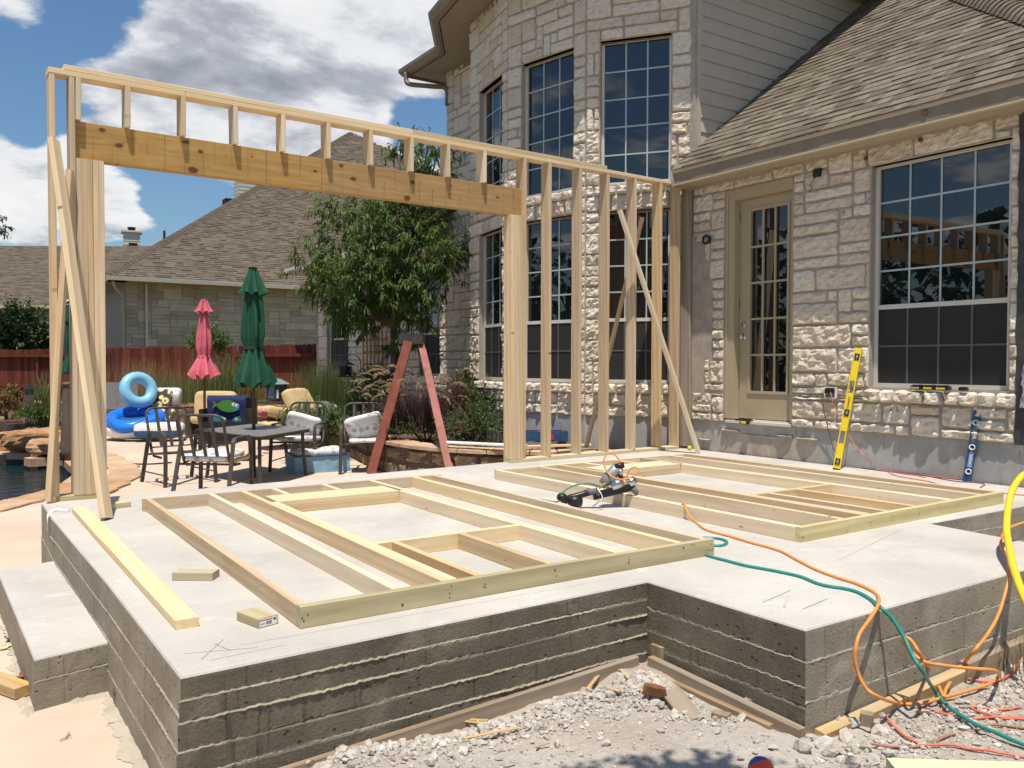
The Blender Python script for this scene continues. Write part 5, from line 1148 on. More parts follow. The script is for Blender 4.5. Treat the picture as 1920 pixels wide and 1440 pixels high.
def boulder(px, py, D, sx, sy, sz, rz, label, tint, mat='boulder', seed=1, cat='boulder', flat=.6):
    mb = MB(); n, m = 22, 12; c = at(px, py, D)
    def fn(u, v):
        a = 2 * math.pi * u; b = math.pi * (v - .5); d = V((math.cos(a) * math.cos(b), math.sin(a) * math.cos(b), math.sin(b)))
        d = V((math.copysign(abs(d.x) ** .7, d.x), math.copysign(abs(d.y) ** .7, d.y), math.copysign(abs(d.z) ** flat, d.z)))
        k = 1 + .22 * noise.noise(d * 1.7 + V((seed, 0, 0))) + .10 * noise.noise(d * 5 + V((0, seed, 0)))
        return (d.x * sx * k, d.y * sy * k, d.z * sz * k + .03 * noise.noise(V((d.x * 3, d.y * 3, seed + d.z * 6))))
    mb.grid(n, m, fn, tint); return tag(mb.build(cat.replace(' ', '_'), mat, smooth=False, matrix=Matrix.Translation(c) @ Matrix.Rotation(rz, 4, 'Z')), label, cat)
boulder(72, 822, 14.4, .62, .42, .17, .2, 'big flat tan boulder leaning over the dark pool, larger of the two', .35, seed=3)
boulder(112, 836, 13.9, .46, .36, .14, .5, 'orange flat boulder over the pool beside the big tan boulder', .75, seed=8)
boulder(18, 838, 14.8, .22, .2, .26, 0, 'rough brown rock at the far left edge of the pool', .2, seed=5)
mb = MB(); mb.box((-.35, -.15, -.13), (.35, .15, .0)); tag(mb.build('pool_ledge', 'flag', matrix=Matrix.Translation(onz(95, 856, PZ + .02)) @ Matrix.Rotation(.2, 4, 'Z')), 'pale stone ledge under the boulders at the pool rim', 'stone ledge')
# pointed post and tapering column by the pool
p = at(56, 800, 15.2); mb = MB(); mb.box((-.075, -.075, -.35), (.075, .075, .68)); po = tag(mb.build('garden_post', 'vase', matrix=Matrix.Translation(p)), 'grey square post with a pointed cap behind the pool plants', 'post')
mb = MB(); mb.add([(-.10, -.10, .68), (.10, -.10, .68), (.10, .10, .68), (-.10, .10, .68), (0, 0, .80)], [(0, 1, 2, 3), (0, 4, 1), (1, 4, 2), (2, 4, 3), (3, 4, 0)]); mb.build('post_cap', 'dark', po)
p = onz(127, 862, PZ + .03); mb = MB(); mb.lathe([(.115, 0), (.105, .15), (.085, .6), (.060, 1.10), (.055, 1.16), (.07, 1.17), (.07, 1.2), (.02, 1.22)], 14); tag(mb.build('stone_column', 'vase', smooth=True, matrix=Matrix.Translation(p)), 'brown tapering column on the pool edge, seen between the timbers', 'column')

# ---------------------------------------------------------------- patio furniture
def floral(name, base, spots, scale, size):
    m, N, b = principled(name); tc = N.n('ShaderNodeTexCoord'); vo = N.n('ShaderNodeTexVoronoi', feature='F1', i_Vector=(tc, 3), i_Scale=scale)
    n = N.noise((tc, 3), scale * 2.5, 4, .7); d = N.m('ADD', (vo, 0), N.m('MULTIPLY', N.m('SUBTRACT', n, .5), .5)); mk_ = N.n('ShaderNodeMapRange', i_1=size * .7, i_2=size, i_3=1.0, i_4=0.0); N.t.links.new(d.outputs[0], mk_.inputs[0])
    link(N, N.mix(N.m('MULTIPLY', mk_, .8), base, spots), b, 'Base Color'); b.inputs['Roughness'].default_value = .9; bump(N, b, n, .2, .01); return m
M['leafprint'] = floral('leaf_print_cloth', (.64, .63, .62), (.25, .26, .28), 10, .40)
def sunflower():
    m, N, b = principled('sunflower_cloth'); tc = N.n('ShaderNodeTexCoord'); vo = N.n('ShaderNodeTexVoronoi', feature='F1', i_Vector=(tc, 3), i_Scale=6.5, i_Randomness=.75)
    r = N.ramp((vo, 0), [(0, (.20, .13, .05)), (.14, (.25, .2, .12)), (.16, (.72, .60, .30)), (.24, (.30, .25, .16)), (.27, (.78, .62, .26)), (.42, (.80, .68, .36)), (.45, (.055, .05, .045)), (1, (.05, .048, .045))], 'CONSTANT')
    link(N, r, b, 'Base Color'); b.inputs['Roughness'].default_value = .9; return m
M['sunflower'] = sunflower()
def chair(x, y, facing, label, n_slats=3, rails=True):
    f = V(facing).normalized(); t = thing('metal_chair', label, 'chair', (x, y, PZ), math.atan2(-f.x, f.y), 'bronze metal patio chairs'); t.scale = (1.1, 1.1, 1.04)
    for s in (-1, 1):
        mb = MB(); pts = [(s * .30, -.38, 0), (s * .29, -.24, .46), (s * .285, -.20, .60)] + [(s * .285, -.17, .635), (s * .285, -.12, .645), (s * .285, .10, .650), (s * .285, .19, .645), (s * .285, .235, .615), (s * .287, .25, .56), (s * .29, .27, .3), (s * .30, .28, 0)]
        mb.tube(pts, 1, flat=(.042, .018, (1, 0, 0))); mb.build('side_frame', 'iron', t)
        mb = MB(); mb.tube([(s * .297, -.335, .14), (s * .297, .272, .14)], .009, 6); mb.build('side_stretcher', 'iron', t)
    mb = MB(); lean = lambda z: -.20 - .19 * (z - .36) / .56
    arc = [(-.25, lean(.36) + .25, .335), (-.25, lean(.36) + .06, .34), (-.25, lean(.40), .40), (-.25, lean(.80), .80)] + [(-.25 + .09 * (1 - math.cos(a)), lean(.83 + .09 * math.sin(a)), .83 + .09 * math.sin(a)) for a in (.3, .7, 1.1, 1.57)]
    arc = arc + [(-q[0], q[1], q[2]) for q in reversed(arc)]
    mb.tube(arc, .0155, 7); mb.tube([(-.25, lean(.44), .44), (.25, lean(.44), .44)], .009, 6); mb.build('back_frame', 'iron', t, smooth=True)
    for k in range(n_slats):
        xx = -.25 + .5 * (k + 1) / (n_slats + 1); mb = MB(); mb.tube([(xx, lean(.915), .915), (xx, lean(.44), .44)], 1, flat=(.036, .010, (1, 0, 0))); mb.build('back_slat', 'iron', t)
    mb = MB(); mb.tube([(-.29, .22, .40), (.29, .22, .40)], .013, 6); mb.tube([(-.29, -.22, .36), (.29, -.22, .36)], .013, 6); mb.tube([(-.27, .22, .40), (-.27, -.22, .36)], .012, 6); mb.tube([(.27, .22, .40), (.27, -.22, .36)], .012, 6)
    mb.build('seat_frame', 'iron', t); return t
ch1 = chair(1.83, 8.46, (.20, -.98), 'empty bronze metal chair turned away from the table, leftmost of the four')
ch2 = chair(1.98, 7.32, (.62, .78), 'bronze metal chair with a thin soiled seat cushion, its slatted back towards the slab')
ch3 = chair(3.58, 8.92, (-.62, -.78), 'bronze metal chair behind the table, leaf print cushion propped on it')
ch4 = chair(4.28, 8.22, (-.40, -.92), 'bronze metal chair above the blue basket, leaf print cushion propped diagonally on it')
def pad(w, d, h, seed, sag=.02):
    mb = MB()
    def fn(u, v):
        a = 2 * math.pi * u; b = math.pi * (v - .5); e = .26
        cx, sx = math.cos(a), math.sin(a); cb, sb = math.cos(b), math.sin(b); pw = lambda q, k: math.copysign(abs(q) ** k, q)
        p = V((pw(cx, e) * pw(cb, e) * w / 2, pw(sx, e) * pw(cb, e) * d / 2, pw(sb, .6) * h / 2)); r = noise.noise(V((p.x * 5, p.y * 5, seed)))
        return (p.x, p.y, p.z + sag * r + .5 * sag * noise.noise(V((p.x * 13, p.y * 13, seed + 3))))
    mb.grid(40, 12, fn); return mb
def cushion(host, loc, rot, w, d, h, label, mat='leafprint', seed=1, cat='cushion'):
    hm = host.matrix_world if host else Matrix.Identity(4)
    m = hm @ Matrix.Translation(loc) @ rot
    return tag(pad(w, d, h, seed).build('seat_cushion', mat, smooth=True, matrix=m), label, cat)
bpy.context.view_layer.update()
RXm = lambda a: Matrix.Rotation(a, 4, 'X'); RZm = lambda a: Matrix.Rotation(a, 4, 'Z'); RYm = lambda a: Matrix.Rotation(a, 4, 'Y')
cushion(ch2, (0, .0, .44), RXm(.06), .50, .50, .075, 'thin soiled leaf print cushion lying on the chair nearest the slab', seed=2)
cushion(ch2, (.06, .05, .40), RXm(.04), .48, .46, .05, 'flattened grey cushion under the soiled one on the chair nearest the slab', 'cream', seed=6)
cushion(ch3, (.0, -.15, .60), RXm(1.15) @ RZm(.28), .46, .36, .10, 'leaf print cushion standing on the chair behind the table', seed=3)
cushion(ch3, (0, .03, .44), RXm(.05), .50, .46, .07, 'leaf print seat cushion lying flat on the chair behind the table', seed=9)
cushion(ch4, (-.02, -.13, .60), RXm(1.1) @ RZm(-.30), .50, .38, .10, 'leaf print cushion tipped diagonally on the chair above the blue basket', seed=4)
cushion(ch4, (-.04, .06, .43), RXm(.05), .46, .40, .05, 'thin leaf print pad lying on the chair above the blue basket', seed=8)
# table
tz = .145; cor = [onz(x, y, tz) for x, y in ((372, 806), (488, 818.5), (588, 802.5), (474, 794.5))]
tc_ = sum(cor, V()) / 4; tab_ = thing('patio_table', 'grey rectangular patio table with rounded corners around the green umbrella pole', 'table', (tc_.x, tc_.y, PZ)); ti = Matrix.Translation((-tc_.x, -tc_.y, -PZ))
rp = []
for i in range(4):
    a, p, b = cor[i - 1], cor[i], cor[(i + 1) % 4]; ea = (a - p).normalized() * .16; eb = (b - p).normalized() * .16
    for q in range(7):
        t_ = q / 6; rp.append((p + ea) * (1 - t_) ** 2 + p * 2 * t_ * (1 - t_) + (p + eb) * t_ * t_)
mb = MB(); pr = [(q.x - tc_.x, q.y - tc_.y) for q in rp]; hz = tz - PZ
area = sum(pr[i][0] * pr[(i + 1) % len(pr)][1] - pr[(i + 1) % len(pr)][0] * pr[i][1] for i in range(len(pr)))
if area < 0: pr = pr[::-1]
mb.prism(pr, hz - .012, hz); mb.build('table_top', 'tabletop', tab_)
mb = MB(); mb.prism([(x * .985, y * .985) for x, y in pr], hz - .05, hz - .0125); mb.build('table_rim', 'iron', tab_)
for c in cor:
    q = (c - tc_) * .80; mb = MB(); mb.tube([(q.x, q.y, hz - .05), (q.x * 1.02, q.y * 1.02, .3), (q.x * 1.08, q.y * 1.08, 0)], .024, 8); mb.build('leg', 'iron', tab_)
# folded umbrellas
def umbrella(base, zt, prof, pole_r, mat, label, cap='dark', pleats=8, seed=1, bot=None, pole_mat='iron'):
    t = thing('patio_umbrella', label, 'umbrella', (base.x, base.y, base.z)); h = zt - base.z
    mb = MB(); mb.lathe([(pole_r, 0), (pole_r, h - .03)], 10); mb.build('pole', pole_mat, t, smooth=True)
    mb = MB(); mb.lathe([(pole_r * 2.4, h - .02), (pole_r * 2.4, h + .012), (pole_r, h + .02)], 12); mb.build('cap', cap, t)
    for nm, part in prof:
        mb = MB(); last = len(part) - 1
        rows = []
        for i in range(last):
            for k in range(4): a = k / 4; rows.append((part[i][0] * (1 - a) + part[i + 1][0] * a, part[i][1] * (1 - a) + part[i + 1][1] * a))
        rows.append(part[last]); nr = len(rows)
        def fn(r, z, a, i):
            k = i / (nr - 1); s = noise.noise(V((math.cos(a) * 2.0, math.sin(a) * 2.0, z * 1.2 + seed * 7)))
            pl_ = math.cos(a * pleats + .8 * noise.noise(V((a, z * 2, seed)))); d = (.10 + .26 * (r / max(q[0] for q in part)))
            zz = z
            if i > nr - 4: zz = z + .05 * (r / .25) * pl_ * (i - nr + 4) / 3 * (1 if nm == 'canopy' else .7)
            return (max(pole_r * 1.1, r * (1 + .8 * d * pl_ + .30 * s)), zz)
        mb.lathe(rows, 72, fn=fn)
        mb.f = [f for f in mb.f if len(f) == 4]; mb.t = mb.t[:len(mb.f)]; mb.mi = mb.mi[:len(mb.f)]
        mb.build(nm, mat, t, smooth=True)
    if bot is not None:
        zz, rr = bot; mb = MB(); mb.lathe([(rr * 1.02, zz - .012), (rr * 1.1, zz), (rr * 1.02, zz + .012)], 24); mb.build('tie_band', 'dark' if mat == 'green' else mat, t)
    return t
P = onz(476, 805.5, tz); DG = (P - CAM).dot(RZ); gb = V((P.x, P.y, PZ)); zz = lambda y, D=DG: at(470, y, D).z - PZ
umbrella(gb, at(470, 504, DG).z, [('canopy', [(.045, zz(506)), (.075, zz(530)), (.10, zz(560)), (.125, zz(600)), (.135, zz(630)), (.105, zz(654)), (.15, zz(676)), (.205, zz(698)), (.235, zz(722))]), ('canopy_vent', [(.046, zz(504)), (.08, zz(520)), (.125, zz(540)), (.160, zz(552))])], .024, 'green', 'closed green umbrella standing up through the patio table', bot=(zz(655), .118), seed=2)
PD = 15.3; pb = at(384, 812, PD); zp = lambda y: at(380, y, PD).z - pb.z
umbrella(pb, at(378, 564, PD).z, [('canopy', [(.03, zp(566)), (.065, zp(590)), (.085, zp(605)), (.12, zp(630)), (.125, zp(650)), (.095, zp(668)), (.15, zp(682)), (.205, zp(695)), (.235, zp(706))]), ('canopy_vent', [(.05, zp(564)), (.09, zp(576)), (.135, zp(586))])], .024, 'pink', 'closed pink umbrella in front of the stone wall', cap='pink', bot=(zp(669), .105), seed=5)
PD2 = 17.5; gb2 = at(136, 800, PD2); z2 = lambda y: at(134, y, PD2).z - gb2.z
umbrella(gb2, at(134, 575, PD2).z, [('canopy', [(.03, z2(577)), (.08, z2(605)), (.12, z2(640)), (.09, z2(668)), (.16, z2(690)), (.2, z2(700))]), ('canopy_vent', [(.05, z2(575)), (.09, z2(590)), (.13, z2(605))])], .022, 'green', 'closed green umbrella half hidden behind the timbers at the left', seed=8)
# step ladder seen from the side
LT = at(777, 640, 11.75); lf = V((4.22, 7.85, PZ)); rf = onz(852, 925, PZ); dv = V((.50, .86, 0)).normalized()
lad = thing('step_ladder', 'red brown fibreglass step ladder standing open in front of the flower bed', 'ladder', lf); li = Matrix.Translation(-lf)
def rail(a, b, w, t_, name='rail'):
    mb = MB(); mb.tube([li @ a, li @ b], 1, flat=(w, t_, RX)); mb.build(name, 'ladder', lad)
for s, top in ((0, 0), (.52, .30)):
    rail(lf + dv * s, LT + V((-.10, .0, 0)) + dv * (.06 + top), .125 if s == 0 else .10, .04)
    rail(rf + dv * (s * .9), LT + V((.10, .02, 0)) + dv * (.07 + top), .085, .035)
for k in range(1, 6):
    a = k / 6.5; p = lf + (LT - lf) * a + dv * .03; q = p + dv * (.52 - .22 * a); mb = MB(); mb.tube([li @ p, li @ q], 1, flat=(.085, .024, RX)); mb.build('tread', 'greyc', lad)
for k in range(1, 4):
    a = k / 4.5; p = rf + (LT - rf) * a + dv * .03; q = p + dv * (.45 - .2 * a); mb = MB(); mb.tube([li @ p, li @ q], .012, 6); mb.build('cross_bar', 'ladder', lad)
mb = MB(); mb.box((-.20, -.03, -.055), (.14, .36, .075)); mb.box((-.185, -.02, .075), (.12, .33, .09)); mb.build('top_cap', 'pot', lad, matrix=li @ Matrix.Translation(LT + V((.0, .04, .02))) @ RZm(math.atan2(RX.y, RX.x)))
# blue basket under the chair
a, b = onz(552, 889, PZ), onz(656, 883, PZ); ux = (b - a).normalized(); bm = Matrix(((ux.x, -ux.y, 0, a.x), (ux.y, ux.x, 0, a.y), (0, 0, 1, PZ), (0, 0, 0, 1)))
bk_ = thing('cloth_basket', 'pale blue cloth basket with dark piping under the right hand chair', 'basket', matrix=bm); Wd = (b - a).length
mb = MB(); mb.grid(24, 6, lambda u, v: (u * Wd, -.004 + .012 * noise.noise(V((u * 7, v * 2, 1))) + .02 * math.sin(u * math.pi * 3) * (1 - v) * .4, v * .24)); mb.box((0, .02, 0), (Wd, .55, .235)); mb.build('basket_side', 'skyblue', bk_, smooth=False)
mb = MB(); mb.tube([(0, -.012, .242), (Wd, -.012, .242), (Wd, .56, .242), (0, .56, .242), (0, -.012, .242)], .012, 6); mb.build('piping', 'navy', bk_)
mb = pad(Wd - .06, .52, .12, 12); mb.v = [(x + Wd / 2, y + .27, z + .27) for x, y, z in mb.v]; tag(mb.build('seat_cushion', 'leafprint', smooth=True, matrix=bm), 'leaf print cushion lying in the pale blue basket', 'cushion')
# pool toys, heaped
FD = 17.2; s_ = FD / 1572.4
mt = Matrix.Translation(at(260, 731, FD)) @ Matrix(((RX.x, -RY.x, -RZ.x, 0), (RX.y, -RY.y, -RZ.y, 0), (RX.z, -RY.z, -RZ.z, 0), (0, 0, 0, 1)))
mb = MB(); mb.torus(.27, .115, RYm(.80) @ RXm(-.30) @ RZm(.4), 44, 16, fn=lambda a, b: 1 + .03 * math.cos(a * 22)); fl1 = mb.build('swim_ring', 'lblue', smooth=True, matrix=mt); tag(fl1, 'light blue swim ring propped upright on the heap of pool toys', 'swim ring')
mt2 = Matrix.Translation(at(252, 789, 17.0)) @ RZm(-.55)
mb = MB(); mb.torus(.44, .17, RXm(.30), 44, 16); fl2 = mb.build('swim_ring', 'blue', smooth=True, matrix=mt2); tag(fl2, 'bright blue whale shaped swim ring lying below the light blue ring', 'swim ring')
mb = MB(); mb.tube(spline([(-.30, -.42, .02), (.02, -.62, -.12), (.36, -.56, -.05), (.60, -.34, .08)], 6), [.05] + [.10 - .002 * k for k in range(18)], 12); mb.build('whale_tail', 'blue', fl2, smooth=True)
mb = MB(); mb.torus(.45, .155, Matrix.Translation((0, -.02, -.045)) @ RXm(.30), 40, 12); mb.build('whale_belly', 'fwhite', fl2, smooth=True)
mb = MB(); mb.add([(-.3, -.2, .02), (.3, -.2, .02), (.3, .3, .1), (-.3, .3, .1)], [(0, 1, 2, 3)]); mb.build('ring_seat', 'dblue', fl2)
mb = MB(); mb.lathe([(.002, -.012), (.022, 0), (.002, .012)], 8, c=(-.36, -.44, .14)); mb.build('eye', 'black', fl2)
def pillow_float(px, py, D, w, d, h, rz, rx, label, split=.0):
    mb = pad(w, d, h, 5, .01)
    for i, f in enumerate(mb.f):
        cz = sum(mb.v[j][2] for j in f) / len(f); mb.mi[i] = 1 if cz < split else 0
    return tag(mb.build('pool_float', ['fwhite', 'dblue'], smooth=True, matrix=Matrix.Translation(at(px, py, D)) @ RZm(rz) @ RXm(rx)), label, 'pool float')
pillow_float(300, 806, 16.6, .92, .5, .30, -.32, 0, 'white pool float with a blue underside on the patio in front of the swim rings', -.01)
pillow_float(312, 745, 18.2, .62, .5, .36, -.35, .2, 'white and navy pool float standing behind the flower print lounger', -.13)
lo = thing('lounger', 'reclined lounger with a dark sunflower print cushion beside the pool toys', 'lounger', at(300, 815, 17.6), -.5)
bpy.context.view_layer.update(); lmi = lo.matrix_world.inverted()
def upright(px, py, D, w, h, t_, lean, rz):
    return Matrix.Translation(at(px, py, D)) @ RZm(rz) @ RXm(math.pi / 2 - lean)
mb = pad(.56, .40, .10, 7); mb.build('back_cushion', 'sunflower', lo, smooth=True, matrix=lmi @ upright(297, 747, 17.5, 0, 0, 0, .35, -.5)); mb = pad(.54, .62, .09, 8); mb.build('seat_pad', 'sunflower', lo, smooth=True, matrix=lmi @ upright(299, 782, 17.2, 0, 0, 0, .9, -.5))
mb = MB(); mb.box((-.27, -.05, .1), (.27, .05, .16)); mb.box((-.27, -.04, -.3), (-.23, .04, .1)); mb.box((.23, -.04, -.3), (.27, .04, .1)); mb.build('frame', 'black', lo, matrix=lmi @ Matrix.Translation(at(300, 805, 17.5)))
lg = thing('lounger', 'grey sling lounger with its back raised behind the timbers, left of the pool toys', 'lounger', at(224, 800, 18.6), -.55); bpy.context.view_layer.update(); q = lg.matrix_world.inverted()
mb = MB(); mb.box((-.42, -.30, -.012), (.42, .30, .012)); mb.build('sling_back', 'greyc', lg, matrix=q @ upright(222, 742, 18.4, 0, 0, 0, .25, -.5)); mb = MB(); mb.tube([(-.4, 0, 0), (-.4, 0, .5)], .016, 6); mb.tube([(.4, 0, 0), (.4, 0, .5)], .016, 6); mb.build('frame', 'greymetal', lg)
cushion(None, at(210, 803, 16.9), RZm(.4) @ RXm(1.0), .34, .30, .12, 'small sunflower print cushion on the ground left of the swim rings', 'sunflower', 5)
# cream lounge chairs
lc = thing('lounge_chair', 'armchair with a thick cream back cushion behind the pink umbrella pole', 'armchair', at(405, 815, 16.3), -.55); bpy.context.view_layer.update(); q = lc.matrix_world.inverted()
mb = pad(.80, .66, .18, 9); mb.build('back_cushion', 'cream', lc, smooth=True, matrix=q @ upright(404, 765, 16.2, 0, 0, 0, .22, -.55))
mb = MB(); mb.box((-.42, .05, 0), (.42, .12, .78)); mb.box((-.42, -.5, .0), (-.36, .1, .5)); mb.box((.36, -.5, .0), (.42, .1, .5)); mb.build('frame', 'iron', lc); mb = pad(.7, .6, .16, 3); mb.v = [(x, y - .22, z + .32) for x, y, z in mb.v]; mb.build('seat_pad', 'cream', lc, smooth=True)
lc2 = thing('lounge_chair', 'low lounge chair with rumpled cream cushions behind the fern', 'armchair', at(545, 800, 15.6), .3); bpy.context.view_layer.update(); q = lc2.matrix_world.inverted()
mb = pad(.62, .58, .22, 19, .04); mb.build('back_cushion', 'cream', lc2, smooth=True, matrix=q @ Matrix.Translation(at(562, 757, 15.4)) @ RZm(.5) @ RXm(1.1)); mb = pad(.80, .60, .20, 14, .05); mb.build('seat_pad', 'cream', lc2, smooth=True, matrix=q @ Matrix.Translation(at(522, 774, 15.2)) @ RZm(.2) @ RYm(.1)); mb = pad(.5, .5, .14, 17, .05); mb.build('foot_pad', 'cream', lc2, smooth=True, matrix=q @ Matrix.Translation(at(508, 797, 15.0)) @ RZm(.2))
mb = MB(); mb.box((-.5, -.3, 0), (.5, .3, .2)); mb.build('frame', 'iron', lc2)
cushion(None, at(598, 765, 15.8), RZm(.3) @ RXm(.7), .62, .34, .10, 'dark grey cushion lying above the cream lounge cushions', 'greyc', 6)
cushion(None, at(614, 772, 15.0), RZm(-.3) @ RXm(.6), .36, .30, .14, 'pale cushion behind the fern', 'leafprint', 16)
# dark wicker chair with beach towel
wc = thing('wicker_chair', 'dark wicker armchair carrying a fish towel, behind the patio table', 'armchair', at(432, 822, 13.6), -.5); bpy.context.view_layer.update()
mb = MB(); mb.box((-.36, .05, .0), (.40, .16, .66)); mb.build('back', 'black', wc); mb = MB(); mb.box((-.36, -.5, .0), (.40, .05, .30)); mb.build('seat', 'black', wc)
for s in (-.36, .34):
    mb = MB(); mb.box((s, -.5, .30), (s + .06, .05, .50)); mb.build('arm', 'black', wc)
tw = MB(); TWm = Matrix.Translation(at(424, 772, 13.35)) @ Matrix(((RX.x, -RY.x, -RZ.x, 0), (RX.y, -RY.y, -RZ.y, 0), (RX.z, -RY.z, -RZ.z, 0), (0, 0, 0, 1))) @ RYm(.12)
def twf(u, v):
    x = (u - .5) * .60; y = (v - .5) * .52; return (x + .02 * (1 - v), y, .02 * noise.noise(V((u * 3, v * 2, 1))) + .012 * math.sin(u * 9) * (1 - v) - (.06 * (v - .9) * 10 if v > .9 else 0))
tw.grid(20, 16, twf)
M['towel'] = plain('towel_navy', (.022, .025, .10), .95, var=.35, scale=9, bmp=.3); towel = tw.build('beach_towel', 'towel', smooth=True, matrix=TWm); tag(towel, 'navy beach towel printed with green and blue fish over the dark chair', 'towel')
M['fishg'] = plain('towel_green', (.06, .20, .035), .95, var=.3, scale=40, bmp=0); M['fishb'] = plain('towel_blue', (.03, .24, .36), .95, var=.3, scale=40, bmp=0)
def fish(cx, cy, L, Hh, rot, mats, eyes):
    def flat_poly(pts, mat, z): 
        m_ = MB(); m_.add([(cx + x * math.cos(rot) - y * math.sin(rot), cy + x * math.sin(rot) + y * math.cos(rot), z) for x, y in pts], [tuple(range(len(pts)))]); m_.build('fish_print', mat, towel)
    flat_poly([(L / 2 * math.cos(a) * (1 if math.cos(a) > 0 else .9), Hh / 2 * math.sin(a)) for a in [2 * math.pi * k / 20 for k in range(20)]], mats[0], .030)
    flat_poly([(L * .12 + L * .38 * math.cos(a), Hh * .42 * math.sin(a)) for a in [-1.1 + 2.2 * k / 9 for k in range(10)]], mats[1], .032)
    flat_poly([(-L * .40, 0), (-L * .66, Hh * .34), (-L * .60, 0), (-L * .66, -Hh * .34)], mats[0], .031)
    for ex, ey, r in eyes:
        flat_poly([(ex + r * math.cos(a), ey + r * math.sin(a)) for a in [2 * math.pi * k / 10 for k in range(10)]], 'fwhite', .0335); flat_poly([(ex + .3 * r + r * .45 * math.cos(a), ey - .1 * r + r * .45 * math.sin(a)) for a in [2 * math.pi * k / 8 for k in range(8)]], 'black', .0345)
fish(.03, .09, .36, .19, -.12, ('fishg', 'fishb'), ((.085, .035, .028), (.14, .03, .028))); fish(-.10, -.12, .22, .13, -.2, ('fishb', 'fishg'), ((.05, .03, .018), (.085, .025, .018))); fish(.17, -.15, .16, .13, 1.1, ('fishb', 'fishg'), ((.03, .02, .02),))
# pink toy, lantern, side table
p = at(491, 775, 14.2); mb = MB(); mb.lathe([(.02, -.06), (.075, -.03), (.08, .02), (.05, .07), (.01, .085)], 10, fn=lambda r, z, a, i: r * (1 + .35 * math.cos(3 * a))); tg = mb.build('pool_toy', 'pink', smooth=True, matrix=Matrix.Translation(p) @ RYm(.6)); tag(tg, 'pink and white toy on the arm of the dark chair beside the umbrella pole', 'toy')
mb = MB(); mb.lathe([(.012, 0), (.036, .012), (.012, .026)], 8, c=(-.02, -.075, .03)); mb.build('toy_face', 'fwhite', tg)
st_ = thing('side_table', 'low black metal table carrying the lantern behind the patio', 'side table', at(518, 800, 17.0), -.4)
mb = MB(); mb.box((-.62, -.3, .50), (.70, .3, .53)); mb.box((-.62, -.3, .36), (.70, -.27, .38)); mb.build('top', 'iron', st_)
for sx in (-.6, .66):
    for sy in (-.28, .26): mb = MB(); mb.box((sx, sy, 0), (sx + .03, sy + .03, .50)); mb.build('leg', 'iron', st_)
p = at(519, 748, 16.9); ln = thing('lantern', 'square lantern with a pale blue metal roof on the low black table', 'lantern', p, .3)
mb = MB(); mb.add([(-.19, -.19, .30), (.19, -.19, .30), (.19, .19, .30), (-.19, .19, .30), (-.06, -.06, .40), (.06, -.06, .40), (.06, .06, .40), (-.06, .06, .40)], [(3, 2, 1, 0), (4, 5, 6, 7), (0, 1, 5, 4), (1, 2, 6, 5), (2, 3, 7, 6), (3, 0, 4, 7)]); mb.box((-.05, -.05, .40), (.05, .05, .425)); mb.build('roof', 'ltblue_met', ln)
mb = MB(); mb.box((-.13, -.13, .02), (.13, .13, .30)); mb.build('glass_box', 'lanternglass', ln)
mb = MB()
for sx in (-.14, .12):
    for sy in (-.14, .12): mb.box((sx, sy, 0), (sx + .02, sy + .02, .30))
mb.box((-.15, -.15, -.02), (.15, .15, .02)); mb.build('frame', 'iron', ln); mb = MB(); mb.lathe([(.03, .02), (.03, .18), (.005, .2)], 8, c=(-.08, -.135, 0)); mb.build('candle', 'fwhite', ln)
# shepherd's crook with a hanging cage lantern, trellis
p = at(677, 800, 14.6); k_ = thing('garden_hook', 'thin black shepherd hook in the flower bed', 'garden hook', p); zt = at(672, 664, 14.6).z - p.z
mb = MB(); mb.tube([(0, 0, -.3), (0, 0, zt - .18)] + [V((-.16, -.0, 0)) + V((.16 * math.cos(a), 0, zt - .18 + .18 * math.sin(a))) for a in [.3, .6, .9, 1.2, 1.57, 1.9, 2.3, 2.7]], .008, 6); mb.build('rod', 'iron', k_, smooth=True)
p = at(648, 693, 14.55); cg = thing('cage_lantern', 'black square cage lantern hanging from the shepherd hook', 'lantern', p, .4)
mb = MB(); mb.add([(-.13, -.13, .08), (.13, -.13, .08), (.13, .13, .08), (-.13, .13, .08), (0, 0, .17)], [(3, 2, 1, 0), (0, 1, 4), (1, 2, 4), (2, 3, 4), (3, 0, 4)]); mb.build('roof', 'black', cg)
mb = MB(); mb.box((-.10, -.10, -.13), (.10, .10, -.11)); mb.box((-.07, -.07, -.11), (.07, .07, .06))
for k in range(5):
    for sx, sy in ((-.1 + .05 * k, -.1), (-.1 + .05 * k, .1), (-.1, -.1 + .05 * k), (.1, -.1 + .05 * k)): mb.tube([(sx, sy, -.12), (sx, sy, .08)], .005, 4)
mb.build('cage', 'black', cg)
tr = thing('trellis', 'brown wooden trellis leaning on the far house wall', 'trellis', onx(703, 730, 6.80), 0); q = tr.matrix_world
T0 = onx(703, 730, 6.80); yy0, yy1 = onx(725, 700, 6.8).y, onx(682, 700, 6.8).y; zt = onx(703, 600, 6.8).z - T0.z; zb = -.5
for k in range(7):
    y = yy0 + (yy1 - yy0) * k / 6 - T0.y; mb = MB(); mb.box((-.02, y - .022, zb), (.0, y + .022, zt - (.25 if k in (0, 6) else 0))); mb.build('slat', 'trellis', tr)
for k in range(7):
    z = zb + .25 + (zt - zb - .4) * k / 6; mb = MB(); mb.box((.001, yy0 - T0.y - .03, z - .02), (.02, yy1 - T0.y + .03, z + .02)); mb.build('cross_bar', 'trellis', tr)

